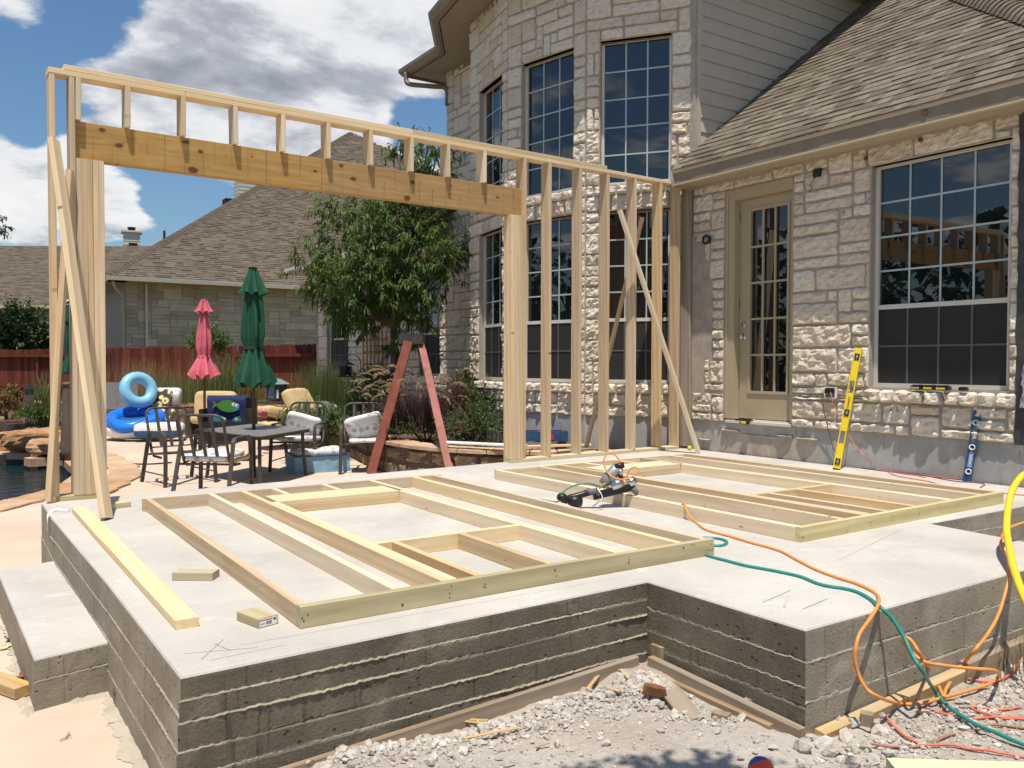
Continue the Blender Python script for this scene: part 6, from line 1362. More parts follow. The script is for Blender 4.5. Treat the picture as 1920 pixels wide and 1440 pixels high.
# ---------------------------------------------------------------- raised flower bed
PW = [(5.35, 12.6), (5.15, 11.2), (4.82, 9.8), (4.60, 8.6), (4.50, 7.6), (4.62, 6.7), (5.0, 6.0), (5.6, 5.45), (6.3, 5.15)]
ps = spline([V((*p, 0)) for p in PW], 10); TZ = -.04
bed = thing('flower_bed_wall', 'low curved wall of brown stones with flat capstones round the flower bed', 'garden wall', (4.6, 8, PZ)); bi = Matrix.Translation((-4.6, -8, -PZ)); rng = random.Random(9)
def along(s):
    s = max(0, min(len(ps) - 1.001, s)); i = int(s); a = s - i; p = ps[i] * (1 - a) + ps[i + 1] * a; t = (ps[i + 1] - ps[i]).normalized(); return p, V((-t.y, t.x, 0)) * -1
mb = MB()
mb.grid(len(ps) - 1, 1, lambda u, v: tuple((lambda pn: bi @ (pn[0] - pn[1] * -.03 + V((0, 0, PZ - .2 + v * (TZ - PZ + .2 - .03)))))(along(u * (len(ps) - 1))))); mb.build('wall_core', 'soil', bed)
for lay, (z0, z1) in enumerate(((PZ - .02, PZ + .20), (PZ + .20, TZ - .05))):
    s = rng.uniform(0, 1)
    while s < len(ps) - 1.5:
        L_ = rng.uniform(2.2, 5.5) if lay == 0 else rng.uniform(3, 7); e = min(len(ps) - 1.01, s + L_); mb = MB(); sd = rng.random() * 50; nx = 9
        def fn(u, v):
            p, n = along(s + (e - s) * (.02 + .96 * u)); ed = min(u, 1 - u, v, 1 - v); k = 0 if ed <= .001 else 1
            o = k * (.05 + .035 * lay * 0 + .045 * noise.noise(V((u * 3, v * 2, sd))) + .02 * noise.noise(V((u * 9, v * 7, sd)))) + .0
            return tuple(bi @ (p + n * -1 * (-o) * 1 * FS + V((0, 0, z0 + .008 + (z1 - z0 - .016) * (v + (.03 * noise.noise(V((u * 4, sd, 0))) if v > .9 else 0))))))
        p_, n_ = along(s); FS = 1 if (p_ + n_ - V((6, 8.2, 0))).length > (p_ - V((6, 8.2, 0))).length else -1
        mb.grid(nx, 5, fn, rng.random()); mb.build('stone', 'rock', bed); s = e
s = 0
while s < len(ps) - 1.5:
    e = min(len(ps) - 1.01, s + rng.uniform(4, 8)); mb = MB(); pts = []
    for a in range(5): p, n = along(s + (e - s) * (.015 + .97 * a / 4)); pts.append(p + n * FS * (.10 + rng.uniform(-.012, .012)))
    for a in range(4, -1, -1): p, n = along(s + (e - s) * (.015 + .97 * a / 4)); pts.append(p - n * FS * .26)
    pr = [((bi @ p).x, (bi @ p).y) for p in pts]
    ar = sum(pr[i][0] * pr[(i + 1) % 10][1] - pr[(i + 1) % 10][0] * pr[i][1] for i in range(10))
    if ar < 0: pr = pr[::-1]
    poly_piece(mb, pr, TZ - .05 - PZ, TZ - PZ - .006, rng.uniform(.5, 1), .003); mb.build('capstone', 'flag', bed); s = e
vs, fs = poly_fill([(p.x, p.y) for p in ps[::3]] + [(6.95, 5.0), (6.95, 12.6)], (), TZ - .06); g = MB(); g.add(vs, up_faces(vs, fs)); tag(g.build('bed_soil', 'soil'), kind='structure')
# boards and tools lying on the bed wall
a, b = onz(832, 829, .03), onz(985, 836, .03); dd = (b - a).normalized(); loose('trim_board', 'long white trim board laid across the flower bed wall', 'trim board', a, b, Z, w=.16, t=.022, mat='fwhite')
a, b = onz(960, 838, .0), onz(1108, 834, .0); loose('scrap_board', 'tan board end poking out past the studs over the bed wall', 'scrap wood', a, b, Z, w=.10, t=.024, mat='pine')
p = onz(1020, 826, .03); tb = thing('tool_box', 'dark blue tool tray with a red tool behind the first studs', 'tool box', p, -.5); mb = MB(); mb.box((-.30, -.13, 0), (.30, .13, .015)); mb.box((-.30, -.13, .015), (.30, -.115, .13)); mb.box((-.30, .115, .015), (.30, .13, .13)); mb.box((-.30, -.115, .015), (-.285, .115, .13)); mb.box((.285, -.115, .015), (.30, .115, .13)); mb.build('tray', 'navy', tb); mb = MB(); mb.box((.05, -.16, .02), (.11, -.131, .09)); mb.build('red_clip', 'red', tb)
for k, (x, y) in enumerate(((867, 815), (1010, 825))):
    p = onz(x, y, .03); dt = thing('drill', ('red and black cordless drill on the bed wall left of the studs', 'red and black cordless drill in the blue tray')[k], 'drill', p + V((0, 0, .03)), .7); mb = MB(); mb.tube([(-.09, 0, .06), (.03, 0, .06), (.08, 0, .06)], [.030, .032, .014], 8); mb.build('body', 'red', dt, smooth=True); mb = MB(); mb.box((-.06, -.02, -.02), (-.02, .02, .05)); mb.box((-.10, -.035, -.05), (.02, .035, -.015)); mb.build('grip', 'black', dt)
p = onz(1165, 826, -.02); mb = MB(); mb.grid(16, 12, lambda u, v: ((u - .5) * .85, (v - .5) * .5, max(-.02, .17 * math.exp(-((u - .45) ** 2 * 9 + (v - .5) ** 2 * 9)) + .05 * noise.noise(V((u * 5, v * 4, 3))) - .02))); tag(mb.build('sand_heap', 'rubble', matrix=Matrix.Translation(p)), 'pale heap of broken mortar behind the right hand studs', 'heap')
p = onz(1225, 826, .0); mb = MB(); mb.grid(16, 8, lambda u, v: ((u - .5) * .5, (v - .5) * .3, .06 + .05 * noise.noise(V((u * 7, v * 5, 8))))); tag(mb.build('crumpled_sheet', 'leafprint', matrix=Matrix.Translation(p)), 'crumpled grey and white sheet on the rubble behind the last studs', 'sheet')
hose('garden_hose', [onz(200, 866, PZ + .012), onz(225, 868, PZ + .012), onz(255, 870, PZ + .012), onz(290, 869.5, PZ + .012), onz(322, 867, PZ + .012)], .011, 'black', 'thin black hose lying across the flagstones by the pool', 'hose')

# ---------------------------------------------------------------- fence
F0, F1 = V((-4.2, 33.5, 0)), V((6.86, 17.04, 0)); fd = (F1 - F0).normalized(); fn_ = V((fd.y, -fd.x, 0))
if fn_.dot(CAM - F0) < 0: fn_ = -fn_
fen = thing('wooden_fence', 'dark red board fence between the pool yard and the neighbouring house', 'fence', F0); fen.rotation_euler = (0, 0, math.atan2(fd.y, fd.x)); bpy.context.view_layer.update()
sgn = 1 if (fen.matrix_world.to_3x3() @ V((0, 1, 0))).dot(fn_) > 0 else -1
FL = (F1 - F0).length; rng = random.Random(6); bw = .139; k = 0; x = 0
def ftop(x): return 1.335 + .175 * (x / FL)
PAN = [(0, 7.7, 1), (7.7, 10.2, 0), (10.2, 13.0, 0), (13.0, 17.4, 1), (17.4, FL, 0)]
fb_ = {}
while x < FL - .05:
    front = next((p[2] for p in PAN if p[0] <= x < p[1]), 1); y0 = sgn * (.045 if front else -.025); h = ftop(x) + rng.uniform(-.012, .012) + .52; key = rng.randrange(5)
    if key not in fb_:
        mb = MB(); w = bw - .006; e = .02; cup = rng.uniform(-.003, .003); mb.add([(0, 0, 0), (w, 0, 0), (w, 0, 1 - .02), (w - e, 0, 1), (e, 0, 1), (0, 0, 1 - .02), (0, .016, 0), (w, .016, 0), (w, .016, 1 - .02), (w - e, .016, 1), (e, .016, 1), (0, .016, 1 - .02)], [(5, 4, 3, 2, 1, 0), (6, 7, 8, 9, 10, 11), (0, 1, 7, 6), (1, 2, 8, 7), (2, 3, 9, 8), (3, 4, 10, 9), (4, 5, 11, 10), (5, 0, 6, 11)], key / 4); fb_[key] = mb.mesh('fence_board', 'fence')
    o = inst('fence_board', fb_[key], fen, Matrix.Translation((x, y0 + rng.uniform(-.003, .003), -.52)) @ Matrix.Diagonal((1, 1, h, 1))); x += bw + rng.choice((0, 0, .002, .006))
for a, b, front in PAN:
    if front: continue
    for z in (1.24, .35, -.3):
        mb = MB(); mb.box((a + .0, -.020 if sgn > 0 else -.095, z - .045), (b - .0, .095 if sgn > 0 else .020, z + .045)); mb.build('rail', 'fence', fen)
for a, b, front in PAN:
    mb = MB(); mb.box((a - .045, -.045, -.5), (a + .045, .045, 1.30)); mb.build('post', 'fence', fen)

# ---------------------------------------------------------------- neighbour's house
NE = V((3.645, 26.787, 3.86)); NP = .69; nb = thing('neighbour_house', 'neighbouring house of grey stone with a huge brown hipped roof', 'house', (8, 27.4, -.5)); bpy.context.view_layer.update(); NI = nb.matrix_world.inverted()
rng = random.Random(17); m = NI @ Matrix.Translation((4.2, 27.4, 0)) @ Matrix(((1, 0, 0, 0), (0, 0, -1, 0), (0, 1, 0, 0), (0, 0, 0, 1)))
mb = MB(); mb.add([(0, -1.5, 0), (22, -1.5, 0), (22, 3.72, 0), (0, 3.72, 0)], [(0, 1, 2, 3)]); mb.add([(0, -1.5, 0), (0, 3.72, 0), (0, 3.72, -14), (0, -1.5, -14)], [(0, 1, 2, 3)]); nw = mb.build('wall', 'mortar', nb, matrix=m)
us = cuts(0, 10.2, [], .2); vs = cuts(1.05, 3.72, [], .135)
for a, b, c, d in ashlar(us, vs, lambda u, v: False, rng, 6, 3):
    mb = MB(); g_ = .008; a += g_; b += g_; c -= g_; d -= g_; z = rng.uniform(.012, .03); e = .012
    mb.add([(a, b, 0), (c, b, 0), (c, d, 0), (a, d, 0), (a + e, b + e, z), (c - e, b + e, z), (c - e, d - e, z), (a + e, d - e, z)], [(4, 5, 6, 7), (0, 1, 5, 4), (1, 2, 6, 5), (2, 3, 7, 6), (3, 0, 4, 7)], rng.random()); inst('stone', mb.mesh('stone', 'blockwall'), nw)
mb = MB()
u_, v_ = V((1, 0, 0)), V((0, 1, NP)).normalized(); n_ = u_.cross(v_); nrm_ = NI @ Matrix(((u_.x, v_.x, n_.x, NE.x), (u_.y, v_.y, n_.y, NE.y), (u_.z, v_.z, n_.z, NE.z), (0, 0, 0, 1)))
ns = 14.5; sl = ns * math.hypot(1, NP); mb.add([(0, 0, -.01), (2 * ns, 0, -.01), (ns, sl, -.01)], [(0, 1, 2)]); nr = mb.build('roof', 'shinglefar', nb, matrix=nrm_)
c_ = 1 / math.hypot(1, NP); mb = MB(); rng = random.Random(23)
for r in range(int(sl / .145)):
    v0 = r * .145; lo_, hi_ = max(0, v0) * c_ + .02, 2 * ns - v0 * c_; u = lo_ + rng.random() * .2
    hi_ = min(hi_, 15.5 + v0 * .25)
    while u < hi_:
        w_ = rng.choice((.15, .2, .28, .36)); t_ = rng.random(); tab(mb, u, u + w_, v0, v0 + .16, rng.choice((0, 0, .012, .016)), t_ * .9); u += w_
tag(mb.build('shingle', 'shinglefar', nr), kind='stuff')
hd_ = V((ns, sl, 0)).normalized(); hs_ = V((-hd_.y, hd_.x, 0)); HL_ = math.hypot(ns, sl)
for k in range(int(HL_ / .17)):
    c0 = hd_ * (k * .17); c1 = c0 + hd_ * .20; mb = MB(); vs = []
    for c, z in ((c0, .030), (c1, .012)): vs += [c - hs_ * .17 + V((0, 0, z - .02)), c + V((0, 0, z + .05)), c + hs_ * .17 + V((0, 0, z - .02))]
    mb.add(vs + [vs[0] - V((0, 0, .03)), vs[1] - V((0, 0, .03)), vs[2] - V((0, 0, .03))], [(1, 0, 3, 4), (2, 1, 4, 5), (0, 1, 7, 6), (1, 2, 8, 7)], rng.uniform(.1, .6)); inst('hip_cap', mb.mesh('hip_cap', 'shinglefar'), nr)
mb = MB(); mb.box((NE.x - .1, NE.y - .10, NE.z - .16), (NE.x + 20, NE.y - .0, NE.z - .03)); mb.build('gutter', 'trim', nb, matrix=NI)
mb = MB(); mb.box((NE.x, NE.y, NE.z - .17), (NE.x + 20, 27.42, NE.z - .15)); mb.box((NE.x, NE.y, NE.z - .17), (4.2, 40, NE.z - .15)); mb.build('soffit', 'soffit', nb, matrix=NI)
mb = MB(); mb.tube([(4.85, 27.33, 3.7), (4.85, 27.33, -.5)], .04, 6); mb.build('downspout', 'chim', nb, matrix=NI)
mb = MB(); mb.tube(spline([(3.75, 26.85, 3.7), (3.85, 26.95, 3.45), (4.1, 27.3, 3.25), (4.12, 27.34, 2.9), (4.12, 27.34, .5)], 5), .05, 8); mb.build('downspout', 'trim', nb, matrix=NI, smooth=True)
# its rear wing at the left
wx_ = V((RX.x, RX.y, 0)); e1, r1 = V((2.6, 33.5, 3.225)), V((5.6, 38.9, 5.95)); e0, r0 = e1 - wx_ * 13, r1 - wx_ * 16; mb = MB(); mb.add([e0, e1, r1, r0], [(0, 1, 2, 3)]); wr_ = mb.build('wing_roof', 'shinglefar', nb, matrix=NI)
mb = MB(); uu = (e1 - e0).normalized(); nn_ = (e1 - e0).cross(r0 - e0).normalized(); vv = nn_.cross(uu); WRm = NI @ Matrix(((uu.x, vv.x, nn_.x, e0.x), (uu.y, vv.y, nn_.y, e0.y), (uu.z, vv.z, nn_.z, e0.z), (0, 0, 0, 1))); Lr = (e1 - e0).length
for r in range(52):
    v0 = r * .155; u = 4 + rng.random() * .2
    while u < Lr + v0 * .5:
        w_ = rng.choice((.15, .2, .28, .36)); tab(mb, u, min(u + w_, Lr + v0 * .5), v0, v0 + .17, rng.choice((0, 0, .008)), rng.random() * .9); u += w_
tag(mb.build('shingle', 'shinglefar', nb, matrix=WRm), kind='stuff')
mb = MB(); mb.add([e0 - V((0, .03, .13)), e1 - V((0, .03, .13)), e1 - V((0, .03, 0)), e0 - V((0, .03, 0))], [(0, 1, 2, 3)]); mb.build('fascia', 'trimlt', nb, matrix=NI)
mb = MB(); mb.add([e0 + V((0, .6, -4)), e1 + V((-.6, .6, -4)), e1 + V((-.6, .6, -.1)), e0 + V((0, .6, -.1))], [(0, 1, 2, 3)]); mb.box((2.0, 34.1, -1), (4.3, 36, 3.3)); mb.build('wing_wall', 'blockwall', nb, matrix=NI)
# chimneys and vents
ch = at(247, 462, 40); mb = MB(); mb.box((-.36, -.36, -1.6), (.36, .36, .62)); 
for k in range(11): mb.box((-.372, -.372, -1.5 + k * .19), (.372, .372, -1.5 + k * .19 + .012))
mb.box((-.42, -.42, -.55), (.42, .42, -.42)); mb.box((-.46, -.46, .62), (.46, .46, .70)); chm = mb.build('chimney', 'chim', nb, matrix=NI @ Matrix.Translation(ch) @ RZm(-.15))
mb = MB(); mb.lathe([(.16, .70), (.16, .84), (.19, .85), (.19, .90)], 10); mb.build('chimney_pot', 'dark', chm); mb = MB(); mb.box((-.14, -.375, -.18), (.24, -.361, .12)); mb.build('chimney_vent', 'dark', chm)
ch = at(462, 358, 44); mb = MB(); mb.box((-.55, -.4, -2), (.8, .4, .5)); 
for k in range(8): mb.box((-.56, -.41, -1 + k * .19), (.81, .41, -1 + k * .19 + .012))
mb.build('chimney', 'chim', nb, matrix=NI @ Matrix.Translation(ch))
mb = MB(); p = at(308, 446, 33); mb.tube([p - V((0, 0, .4)), p + V((0, 0, .28))], .05, 8); mb.build('vent_pipe', 'pot', nb, matrix=NI)
mb = MB(); p = at(432, 379, 40); mb.box(p - V((.3, .3, .25)), p + V((.3, .3, .12))); mb.build('roof_vent', 'dark', nb, matrix=NI)
# pale house stretch left of the neighbour, low bed wall at the back
a, b = at(205, 790, 19.5), at(445, 770, 18.6); bw_ = thing('back_bed_wall', 'low dark stone edging of the planting bed along the fence', 'garden wall', a); dd = (b - a); dd.z = 0; L_ = dd.length; dd.normalize(); bw_.rotation_euler = (0, 0, math.atan2(dd.y, dd.x))
z1 = at(330, 757, 19).z - a.z; rng = random.Random(31); x = -3.0
while x < L_ + 1.5:
    w_ = rng.uniform(.25, .6); mb = MB(); stone_into(mb, x, -1.0, x + w_, z1 - .06, .05, .03, rng, .08); mb.build('stone', 'rock', bw_, matrix=RXm(math.pi / 2)); mb = MB(); mb.box((x + .005, -.09, z1 - .055), (x + w_ - .005, .3, z1)); mb.build('capstone', 'flag', bw_); x += w_

# ---------------------------------------------------------------- plants
def rdir(rng):
    return Vector((rng.gauss(0, 1), rng.gauss(0, 1), rng.gauss(0, 1))).normalized()
def leaf(mb, p, d, L, Wd, rng, tint, droop=.3, mi=0):
    """folded, bent lance leaf of four faces"""
    d = V(d).normalized(); s = d.cross(V((rng.gauss(0, .4), rng.gauss(0, .4), 1))); s = s.normalized() if s.length > .01 else d.orthogonal().normalized(); n = s.cross(d)
    if n.z < 0: n = -n
    a = p + d * L * .45 + V((0, 0, -L * droop * .12)); t = p + d * L * .92 + V((0, 0, -L * droop * .55)); q = n * Wd * .25
    mb.add([p, a + s * Wd / 2 + q, a, a - s * Wd / 2 + q, t], [(0, 2, 1), (0, 3, 2), (1, 2, 4), (2, 3, 4)], tint, mi)
def spray(mb, wood_, p, d, L, n, ll, lw, rng, droop=.5, leafdroop=.8, spread=1.0, tb=.5, ts=.25, mi=0):
    """a twig carrying leaves"""
    pts = [V(p)]; d = V(d).normalized()
    for k in range(4):
        d = (d + V((0, 0, -droop * .18)) + rdir(rng) * .12).normalized(); pts.append(pts[-1] + d * L / 4)
    if wood_ is not None: wood_.tube(pts, [.006, .005, .004, .003, .002], 3, caps=False)
    for k in range(n):
        a = (k + rng.random()) / n * 4; i = min(3, int(a)); q = pts[i].lerp(pts[i + 1], a - i); t = (pts[i + 1] - pts[i]).normalized()
        dd = (t * .7 + rdir(rng) * spread + V((0, 0, -leafdroop * .45))).normalized(); leaf(mb, q, dd, ll * rng.uniform(.6, 1.2), lw * rng.uniform(.7, 1.2), rng, min(1, max(0, rng.gauss(tb, ts))), leafdroop, mi)
def bush(name, label, cat, c, r, n_spray, n_leaf, ll, lw, mat, seed, droop=.3, leafdroop=.4, group=None, wood='bark', up=.5, flowers=None, tb=.5, stem=True):
    rng = random.Random(seed); t = thing(name, label, cat, c, 0, group); mb = MB(); wd_ = MB(); rx, ry, rz = r
    for k in range(n_spray):
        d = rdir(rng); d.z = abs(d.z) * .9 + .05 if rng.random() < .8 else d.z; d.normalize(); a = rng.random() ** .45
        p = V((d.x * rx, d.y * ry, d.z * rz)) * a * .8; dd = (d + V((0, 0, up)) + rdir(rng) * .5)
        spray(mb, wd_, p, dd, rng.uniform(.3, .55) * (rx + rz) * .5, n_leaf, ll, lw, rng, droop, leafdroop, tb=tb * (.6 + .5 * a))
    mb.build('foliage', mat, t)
    for k in range(5):
        a = rdir(rng); wd_.tube([(a.x * .05, a.y * .05, -rz * .6), (a.x * rx * .3, a.y * ry * .3, 0), (a.x * rx * .6, a.y * ry * .6, rz * .5)], [.018, .012, .005], 4)
    wd_.build('stem', wood, t)
    if flowers:
        f = MB()
        for k in range(flowers[1]):
            d = rdir(rng); d.z = abs(d.z); p = V((d.x * rx, d.y * ry, d.z * rz)) * rng.uniform(.75, 1.05)
            for j in range(7): leaf(f, p, rdir(rng) + V((0, 0, .5)), flowers[2], flowers[2] * .8, rng, rng.random(), .2)
        f.build('flower', flowers[0], t)
    return t
def blades(name, label, cat, c, n, h, spread, mat, seed, width=.012, curve=.6, group=None, rbase=.08, plumes=None, lean=(0, 0), hv=.35):
    rng = random.Random(seed); t = thing(name, label, cat, c, 0, group); mb = MB(); pm = MB()
    def stalk(L, az, out, wdt, target, tint, segs=5, base=None, fat=None):
        p = base; th = rng.uniform(.05, .30) * out; dirn = V((math.cos(az) + lean[0], math.sin(az) + lean[1], 0)); s = V((-math.sin(az), math.cos(az), 0)); vs = []
        for i in range(segs + 1):
            a = i / segs; ww = wdt * (1 - a * .85) if fat is None else wdt * (.25 + math.sin(math.pi * min(1, a * 1.05)) * fat)
            vs += [p - s * ww / 2, p + s * ww / 2]; ang = th + curve * out * a * 1.6 * rng.uniform(.8, 1.2); p = p + (V((0, 0, 1)) * math.cos(ang) + dirn * math.sin(ang)) * L / segs
        target.add(vs, [(2 * i, 2 * i + 1, 2 * i + 3, 2 * i + 2) for i in range(segs)], tint); return p, ang, dirn
    for k in range(n):
        az = rng.uniform(0, 2 * math.pi); b = V((rng.gauss(0, rbase), rng.gauss(0, rbase), 0)); stalk(h * rng.uniform(1 - hv, 1.1), az, rng.uniform(.2, 1) * spread, width * rng.uniform(.6, 1.2), mb, min(1, max(0, rng.gauss(.5, .28))), base=b)
    mb.build('blade', mat, t)
    if plumes:
        np_, pl_, pw = plumes; st2 = MB()
        for k in range(np_):
            az = rng.uniform(0, 2 * math.pi); b = V((rng.gauss(0, rbase), rng.gauss(0, rbase), 0)); p, ang, dn = stalk(h * rng.uniform(.75, 1.15), az, rng.uniform(.4, 1.0) * spread * .8, .005, st2, .5, base=b)
            pts = []; q = p; a_ = ang
            for j in range(7): pts.append(q); a_ += .22; q = q + (V((0, 0, 1)) * math.cos(a_) + dn * math.sin(a_)) * pl_ / 6
            tn = rng.random()
            for j in range(70):
                i = rng.randrange(6); u = rng.random(); c_ = pts[i].lerp(pts[i + 1], u); x_ = (i + u) / 6; rr = pw * math.sin(math.pi * min(.98, x_ * .9 + .08)); tt = (pts[i + 1] - pts[i]).normalized(); dd = (tt * 1.2 + rdir(rng)).normalized(); e = c_ + dd * rr * 1.6; s = tt.cross(dd); s = s.normalized() * .006 if s.length > .01 else V((.003, 0, 0))
                pm.add([c_ - s, c_ + s, e], [(0, 1, 2)], min(1, max(0, tn + rng.gauss(0, .2))))
        st2.build('stalk', mat, t); pm.build('plume', 'plume', t)
    return t
# peach tree: trunk, limbs and clumps of drooping lance leaves
rng = random.Random(77); TD = 13.6; tb_ = at(742, 800, TD); tree = thing('peach_tree', 'leafy green tree with narrow drooping leaves in front of the far house wall', 'tree', tb_); tinv = Matrix.Translation(-tb_)
fork = at(738, 615, TD); limb = MB(); limb.tube([V((0, 0, -.3)), tinv @ at(741, 720, TD), tinv @ at(739, 660, TD), tinv @ fork], [.085, .07, .062, .055], 9); limb.build('trunk', 'bark', tree, smooth=True)
clumps = [(752, 262, 20), (800, 285, 26), (822, 318, 24), (770, 305, 20), (785, 335, 22), (618, 400, 32), (640, 445, 40), (600, 470, 34), (583, 520, 24), (640, 520, 46), (700, 415, 50), (760, 415, 46), (700, 480, 55), (760, 500, 58), (820, 470, 42), (853, 478, 24), (640, 572, 38), (700, 572, 50), (757, 565, 46), (690, 606, 18), (800, 535, 42), (838, 520, 20), (812, 415, 30), (680, 380, 36), (742, 370, 42), (610, 545, 30), (780, 440, 45), (665, 545, 40), (725, 530, 45), (792, 385, 34), (742, 640, 24), (780, 610, 26), (570, 500, 14), (650, 592, 20), (868, 465, 10)]
cr = MB(); tw_ = MB(); lb_ = MB()
for (x, y, r) in clumps:
    R_ = r * TD / 1572.4; c = at(x, y, TD + rng.uniform(-.55, .45) * (1 if r > 25 else .5)); mid = fork.lerp(c, .5) + V((rng.uniform(-.1, .1), rng.uniform(-.1, .1), .12)); lb_.tube([tinv @ p for p in spline([fork, mid, c], 4)], [.032 - .0028 * k for k in range(9)], 5)
    n = int(5 + R_ * R_ * 250)
    for k in range(n):
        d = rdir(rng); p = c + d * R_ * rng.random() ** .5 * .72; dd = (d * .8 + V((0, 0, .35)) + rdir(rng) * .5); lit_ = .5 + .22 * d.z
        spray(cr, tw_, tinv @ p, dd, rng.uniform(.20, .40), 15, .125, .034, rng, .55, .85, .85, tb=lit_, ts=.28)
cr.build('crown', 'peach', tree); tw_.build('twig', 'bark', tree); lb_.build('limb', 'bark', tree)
# flower bed
def B(x, y, D): return at(x, y, D)
blades('fountain_grass', 'purple fountain grass with pale arching plumes behind the ladder', 'ornamental grass', B(782, 806, 12.2), 420, .72, 1.05, 'purple', 3, .010, .85, rbase=.2, plumes=(60, .27, .026))
blades('fountain_grass', 'dense dark purple grass mound right of the ladder', 'ornamental grass', B(862, 800, 12.9), 1400, .80, .95, 'purple', 4, .008, .85, rbase=.2, plumes=(10, .2, .014))
blades('fountain_grass', 'short purple plumed grass between ladder leg and chair', 'ornamental grass', B(728, 805, 12.6), 260, .50, .9, 'purple', 14, .009, .8, rbase=.14, plumes=(18, .24, .022))
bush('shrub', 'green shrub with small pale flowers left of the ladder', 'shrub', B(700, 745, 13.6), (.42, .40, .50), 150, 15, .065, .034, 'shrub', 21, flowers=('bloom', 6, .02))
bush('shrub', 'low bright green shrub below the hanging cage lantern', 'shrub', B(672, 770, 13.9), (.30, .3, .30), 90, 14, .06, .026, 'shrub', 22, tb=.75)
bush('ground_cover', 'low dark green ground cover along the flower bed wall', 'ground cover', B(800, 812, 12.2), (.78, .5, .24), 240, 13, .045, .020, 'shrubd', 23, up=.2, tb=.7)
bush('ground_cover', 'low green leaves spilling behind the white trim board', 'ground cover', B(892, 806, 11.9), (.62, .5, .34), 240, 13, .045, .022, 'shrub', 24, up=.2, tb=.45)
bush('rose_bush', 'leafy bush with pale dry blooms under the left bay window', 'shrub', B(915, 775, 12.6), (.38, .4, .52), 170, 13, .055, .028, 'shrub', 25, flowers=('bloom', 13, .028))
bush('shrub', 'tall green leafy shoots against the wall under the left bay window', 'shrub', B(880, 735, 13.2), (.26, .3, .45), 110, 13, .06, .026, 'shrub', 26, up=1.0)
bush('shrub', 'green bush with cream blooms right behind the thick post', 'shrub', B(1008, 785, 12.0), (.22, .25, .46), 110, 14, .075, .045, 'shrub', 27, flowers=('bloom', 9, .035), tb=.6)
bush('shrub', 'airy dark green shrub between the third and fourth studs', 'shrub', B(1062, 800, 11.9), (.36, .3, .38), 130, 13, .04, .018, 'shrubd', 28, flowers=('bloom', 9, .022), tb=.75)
bush('shrub', 'small dark weed growing by the grey foundation behind the studs', 'shrub', B(1202, 812, 11.0), (.13, .12, .20), 26, 10, .05, .018, 'shrubd', 29)
bush('shrub', 'dark weed at the foot of the crossed brace', 'shrub', B(1120, 812, 11.3), (.12, .12, .24), 30, 10, .05, .02, 'shrubd', 30, tb=.6)
# around the patio
blades('grass_clump', 'large fine green grass clump in front of the fence end', 'ornamental grass', B(618, 775, 16.8), 1300, 1.02, .62, 'grassm', 41, .010, .42, rbase=.24)
blades('grass_clump', 'loose dry seeded grass by the fence left of the large green clump', 'ornamental grass', B(575, 770, 17.4), 320, .95, .7, 'dry', 42, .006, .5, rbase=.22)
bush('fern', 'big arching fern in a dark pot behind the patio table', 'fern', B(590, 792, 13.2), (.55, .5, .30), 150, 16, .10, .022, 'shrub', 43, droop=1.2, leafdroop=.9, up=.4, tb=.7)
mb = MB(); p = B(592, 830, 13.3); mb.lathe([(.20, -.2), (.27, .12), (.29, .15), (.25, .15), (.24, .10)], 18); tag(mb.build('plant_pot', 'terra', smooth=True, matrix=Matrix.Translation(p)), 'dark brown pot holding the big fern', 'plant pot')
boulder(615, 838, 13.4, .16, .2, .24, .3, 'mossy brown rock below the fern, behind the right hand chair', .4, mat='rock', seed=12)
boulder(345, 785, 18.2, .26, .2, .22, .1, 'dark brown rock at the back edge of the patio right of the pool toys', .1, mat='rock', seed=14)
bush('shrub', 'light green leafy shrub behind the pink umbrella', 'shrub', B(395, 660, 18.6), (.50, .45, .62), 120, 14, .10, .045, 'shrub', 44, tb=.72, up=.7)
blades('strap_plant', 'dark strap leaved plants between the two closed umbrellas', 'plant', B(415, 755, 17.8), 420, 1.05, .8, 'grassm', 45, .022, .6, rbase=.28)
blades('grass_clump', 'wispy dry grass along the fence behind the swim rings', 'ornamental grass', B(262, 752, 19.0), 520, 1.0, .85, 'dry', 46, .008, .6, rbase=.38)
blades('grass_clump', 'greenish wispy grass along the fence left of the pink umbrella', 'ornamental grass', B(325, 758, 18.8), 420, .85, .85, 'grassm', 47, .008, .6, rbase=.30)
blades('grass_clump', 'small dry grass tuft behind the lantern', 'ornamental grass', B(503, 760, 18.0), 200, .7, .6, 'dry', 48, .008, .5, rbase=.14)
bush('shrub', 'rust and green leaved shrub at the far left by the pool', 'shrub', B(15, 768, 15.8), (.36, .3, .42), 120, 13, .085, .034, 'redleaf', 49, tb=.6)
blades('strap_plant', 'spiky yucca like plant in a dark trough behind the boulders', 'plant', B(88, 795, 14.9), 150, .95, 1.0, 'grassm', 50, .026, .5, rbase=.10)
bush('shrub', 'low green potted plant with a red bloom beside the pointed post', 'shrub', B(62, 782, 14.6), (.34, .25, .20), 90, 13, .09, .018, 'shrub', 51, flowers=('plume', 3, .03), tb=.7)
blades('strap_plant', 'long leaved plant seen between the left timbers', 'plant', B(134, 812, 14.6), 90, .85, .9, 'grassm', 52, .02, .6, rbase=.08)
mb = MB(); mb.box((-.55, -.2, -.12), (.42, .2, .13)); tag(mb.build('plant_trough', 'pot', matrix=Matrix.Translation(B(78, 806, 14.9)) @ RZm(.1)), 'long dark trough under the spiky plants', 'plant pot')
mb = MB(); mb.box((-.6, -.3, -.22), (.25, .3, .12)); tag(mb.build('brown_planter', 'terra', matrix=Matrix.Translation(B(8, 800, 15.5)) @ RZm(.1)), 'brown planter box at the far left by the pool', 'plant pot')
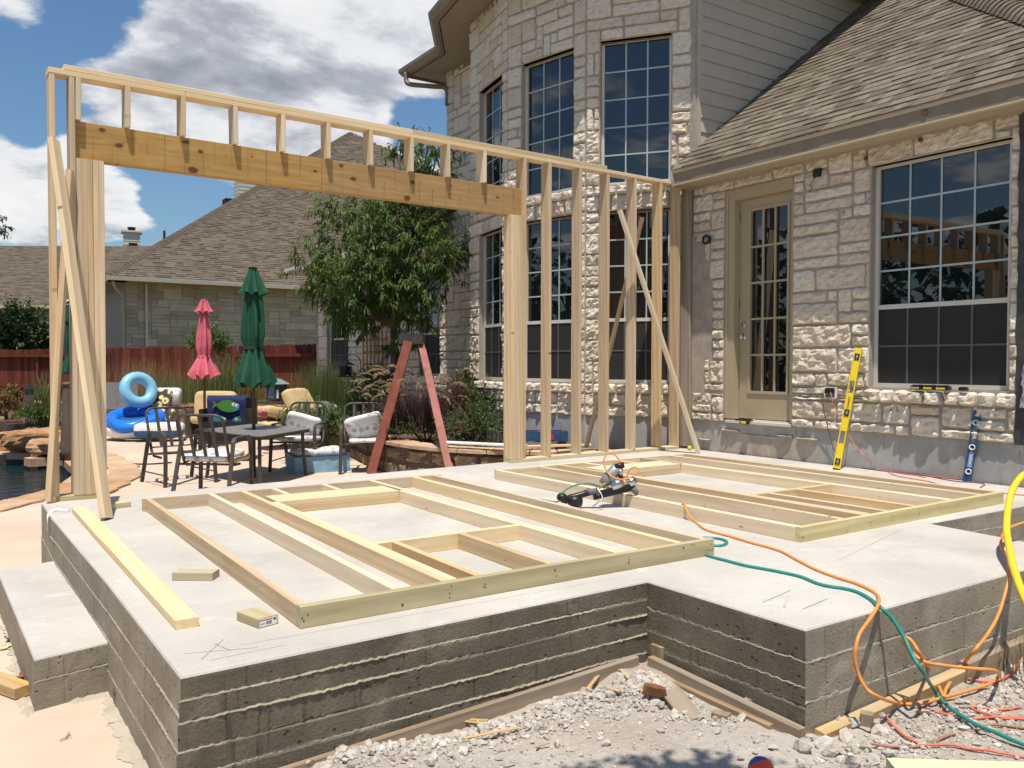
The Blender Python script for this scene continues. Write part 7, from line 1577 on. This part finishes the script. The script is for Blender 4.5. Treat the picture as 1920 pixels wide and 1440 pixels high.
boulder(85, 770, 16.4, .26, .12, .06, .1, 'blue and white float lying behind the pointed post', .5, mat='dblue', seed=21, cat='pool float')
blades('grass_clump', 'dry grass tufts at the right end of the slab front', 'grass', onz(1885, 1235, GZ), 420, .16, 1.0, 'dry', 71, .006, .7, rbase=.16)
blades('grass_clump', 'green weed tuft by the slab at the right edge', 'grass', onz(1908, 1195, GZ), 260, .17, .9, 'grassm', 72, .008, .6, rbase=.09)
# dark trees beyond the fence and at the picture's left edge
bush('tree_hedge', 'dark green hedge tree rising behind the fence at the far left', 'hedge', B(35, 665, 28.5), (1.15, 1.0, 1.7), 620, 12, .17, .10, 'shrubd', 61, tb=.55)
tl = B(-95, 640, 27); t = thing('shade_tree', 'tree whose leaves just reach into the far left edge', 'tree', V((tl.x, tl.y, -.5))); mb = MB(); tcx = B(-48, 418, 26.5); q = tcx - V((tl.x, tl.y, -.5)); mb.tube([(0, 0, -.5), (0, 0, 2.6), q * .8, q], [.16, .13, .07, .03], 8); mb.build('trunk', 'bark', t, smooth=True); mb = MB(); rg_ = random.Random(4)
for k in range(150):
    d = rdir(rg_); spray(mb, None, q + V((d.x * .75, d.y * .75, d.z * .42)) * rg_.random() ** .4, d, .35, 12, .13, .06, rg_, tb=.4)
mb.build('crown', 'shrubd', t)
rg_ = random.Random(12); mb = MB()
for k in range(46):
    yy = -30 + 72 * k / 45 + rg_.uniform(-.8, .8); cx_, r_, h_ = -19 + rg_.uniform(-2, 2), rg_.uniform(1.8, 2.8), rg_.uniform(5.2, 8.2)
    for j in range(170):
        d = rdir(rg_); p = V((cx_ + d.x * r_, yy + d.y * r_, PZ + h_ * .5 + d.z * h_ * .5)); leaf(mb, p, rdir(rg_), .75, .5, rg_, rg_.random(), .3)
tag(mb.build('tree_line', 'shrubd'), 'belt of dark trees far beyond the pool, seen only mirrored in the windows', 'tree belt', kind='stuff')
# oak behind the camera: only its dappled shade is in the picture
rg_ = random.Random(8); t = thing('oak_tree', 'oak behind the viewer whose dappled shade falls on the dirt at the front', 'tree', (2.2, -6.4, GZ)); base = V((2.2, -6.4, GZ)); mb = MB(); mb.tube([V((0, 0, -.3)), V((0, .1, 1.6)), V((-.1, .5, 2.9))], [.20, .16, .13], 10)
cr = MB(); spots = [(1.20, -.80, .17), (1.45, -.86, .14), (1.66, -.95, .13), (1.30, -1.08, .25), (1.65, -1.4, .4), (1.15, -1.5, .4), (1.3, -1.9, .6), (2.2, -2.3, .7)]
for gx, gy, r in spots:
    h_ = 3.35 + .3 * rg_.random(); c = V((gx - .19 * h_, gy - .25 * h_, GZ + h_)) - base; mb.tube(spline([V((-.1, .5, 2.9)), V((-.1, .5, 2.9)).lerp(c, .5) + V((0, 0, .25)), c], 4), [.07 - .007 * k for k in range(9)], 6)
    for k in range(int(18 + 260 * r * r)):
        d = rdir(rg_); spray(cr, mb, c + V((d.x, d.y, d.z * .5)) * r * rg_.random() ** .5, d, .18, 9, .075, .045, rg_, .3, .3)
cr.build('crown', 'shrub', t); mb.build('trunk', 'bark', t)
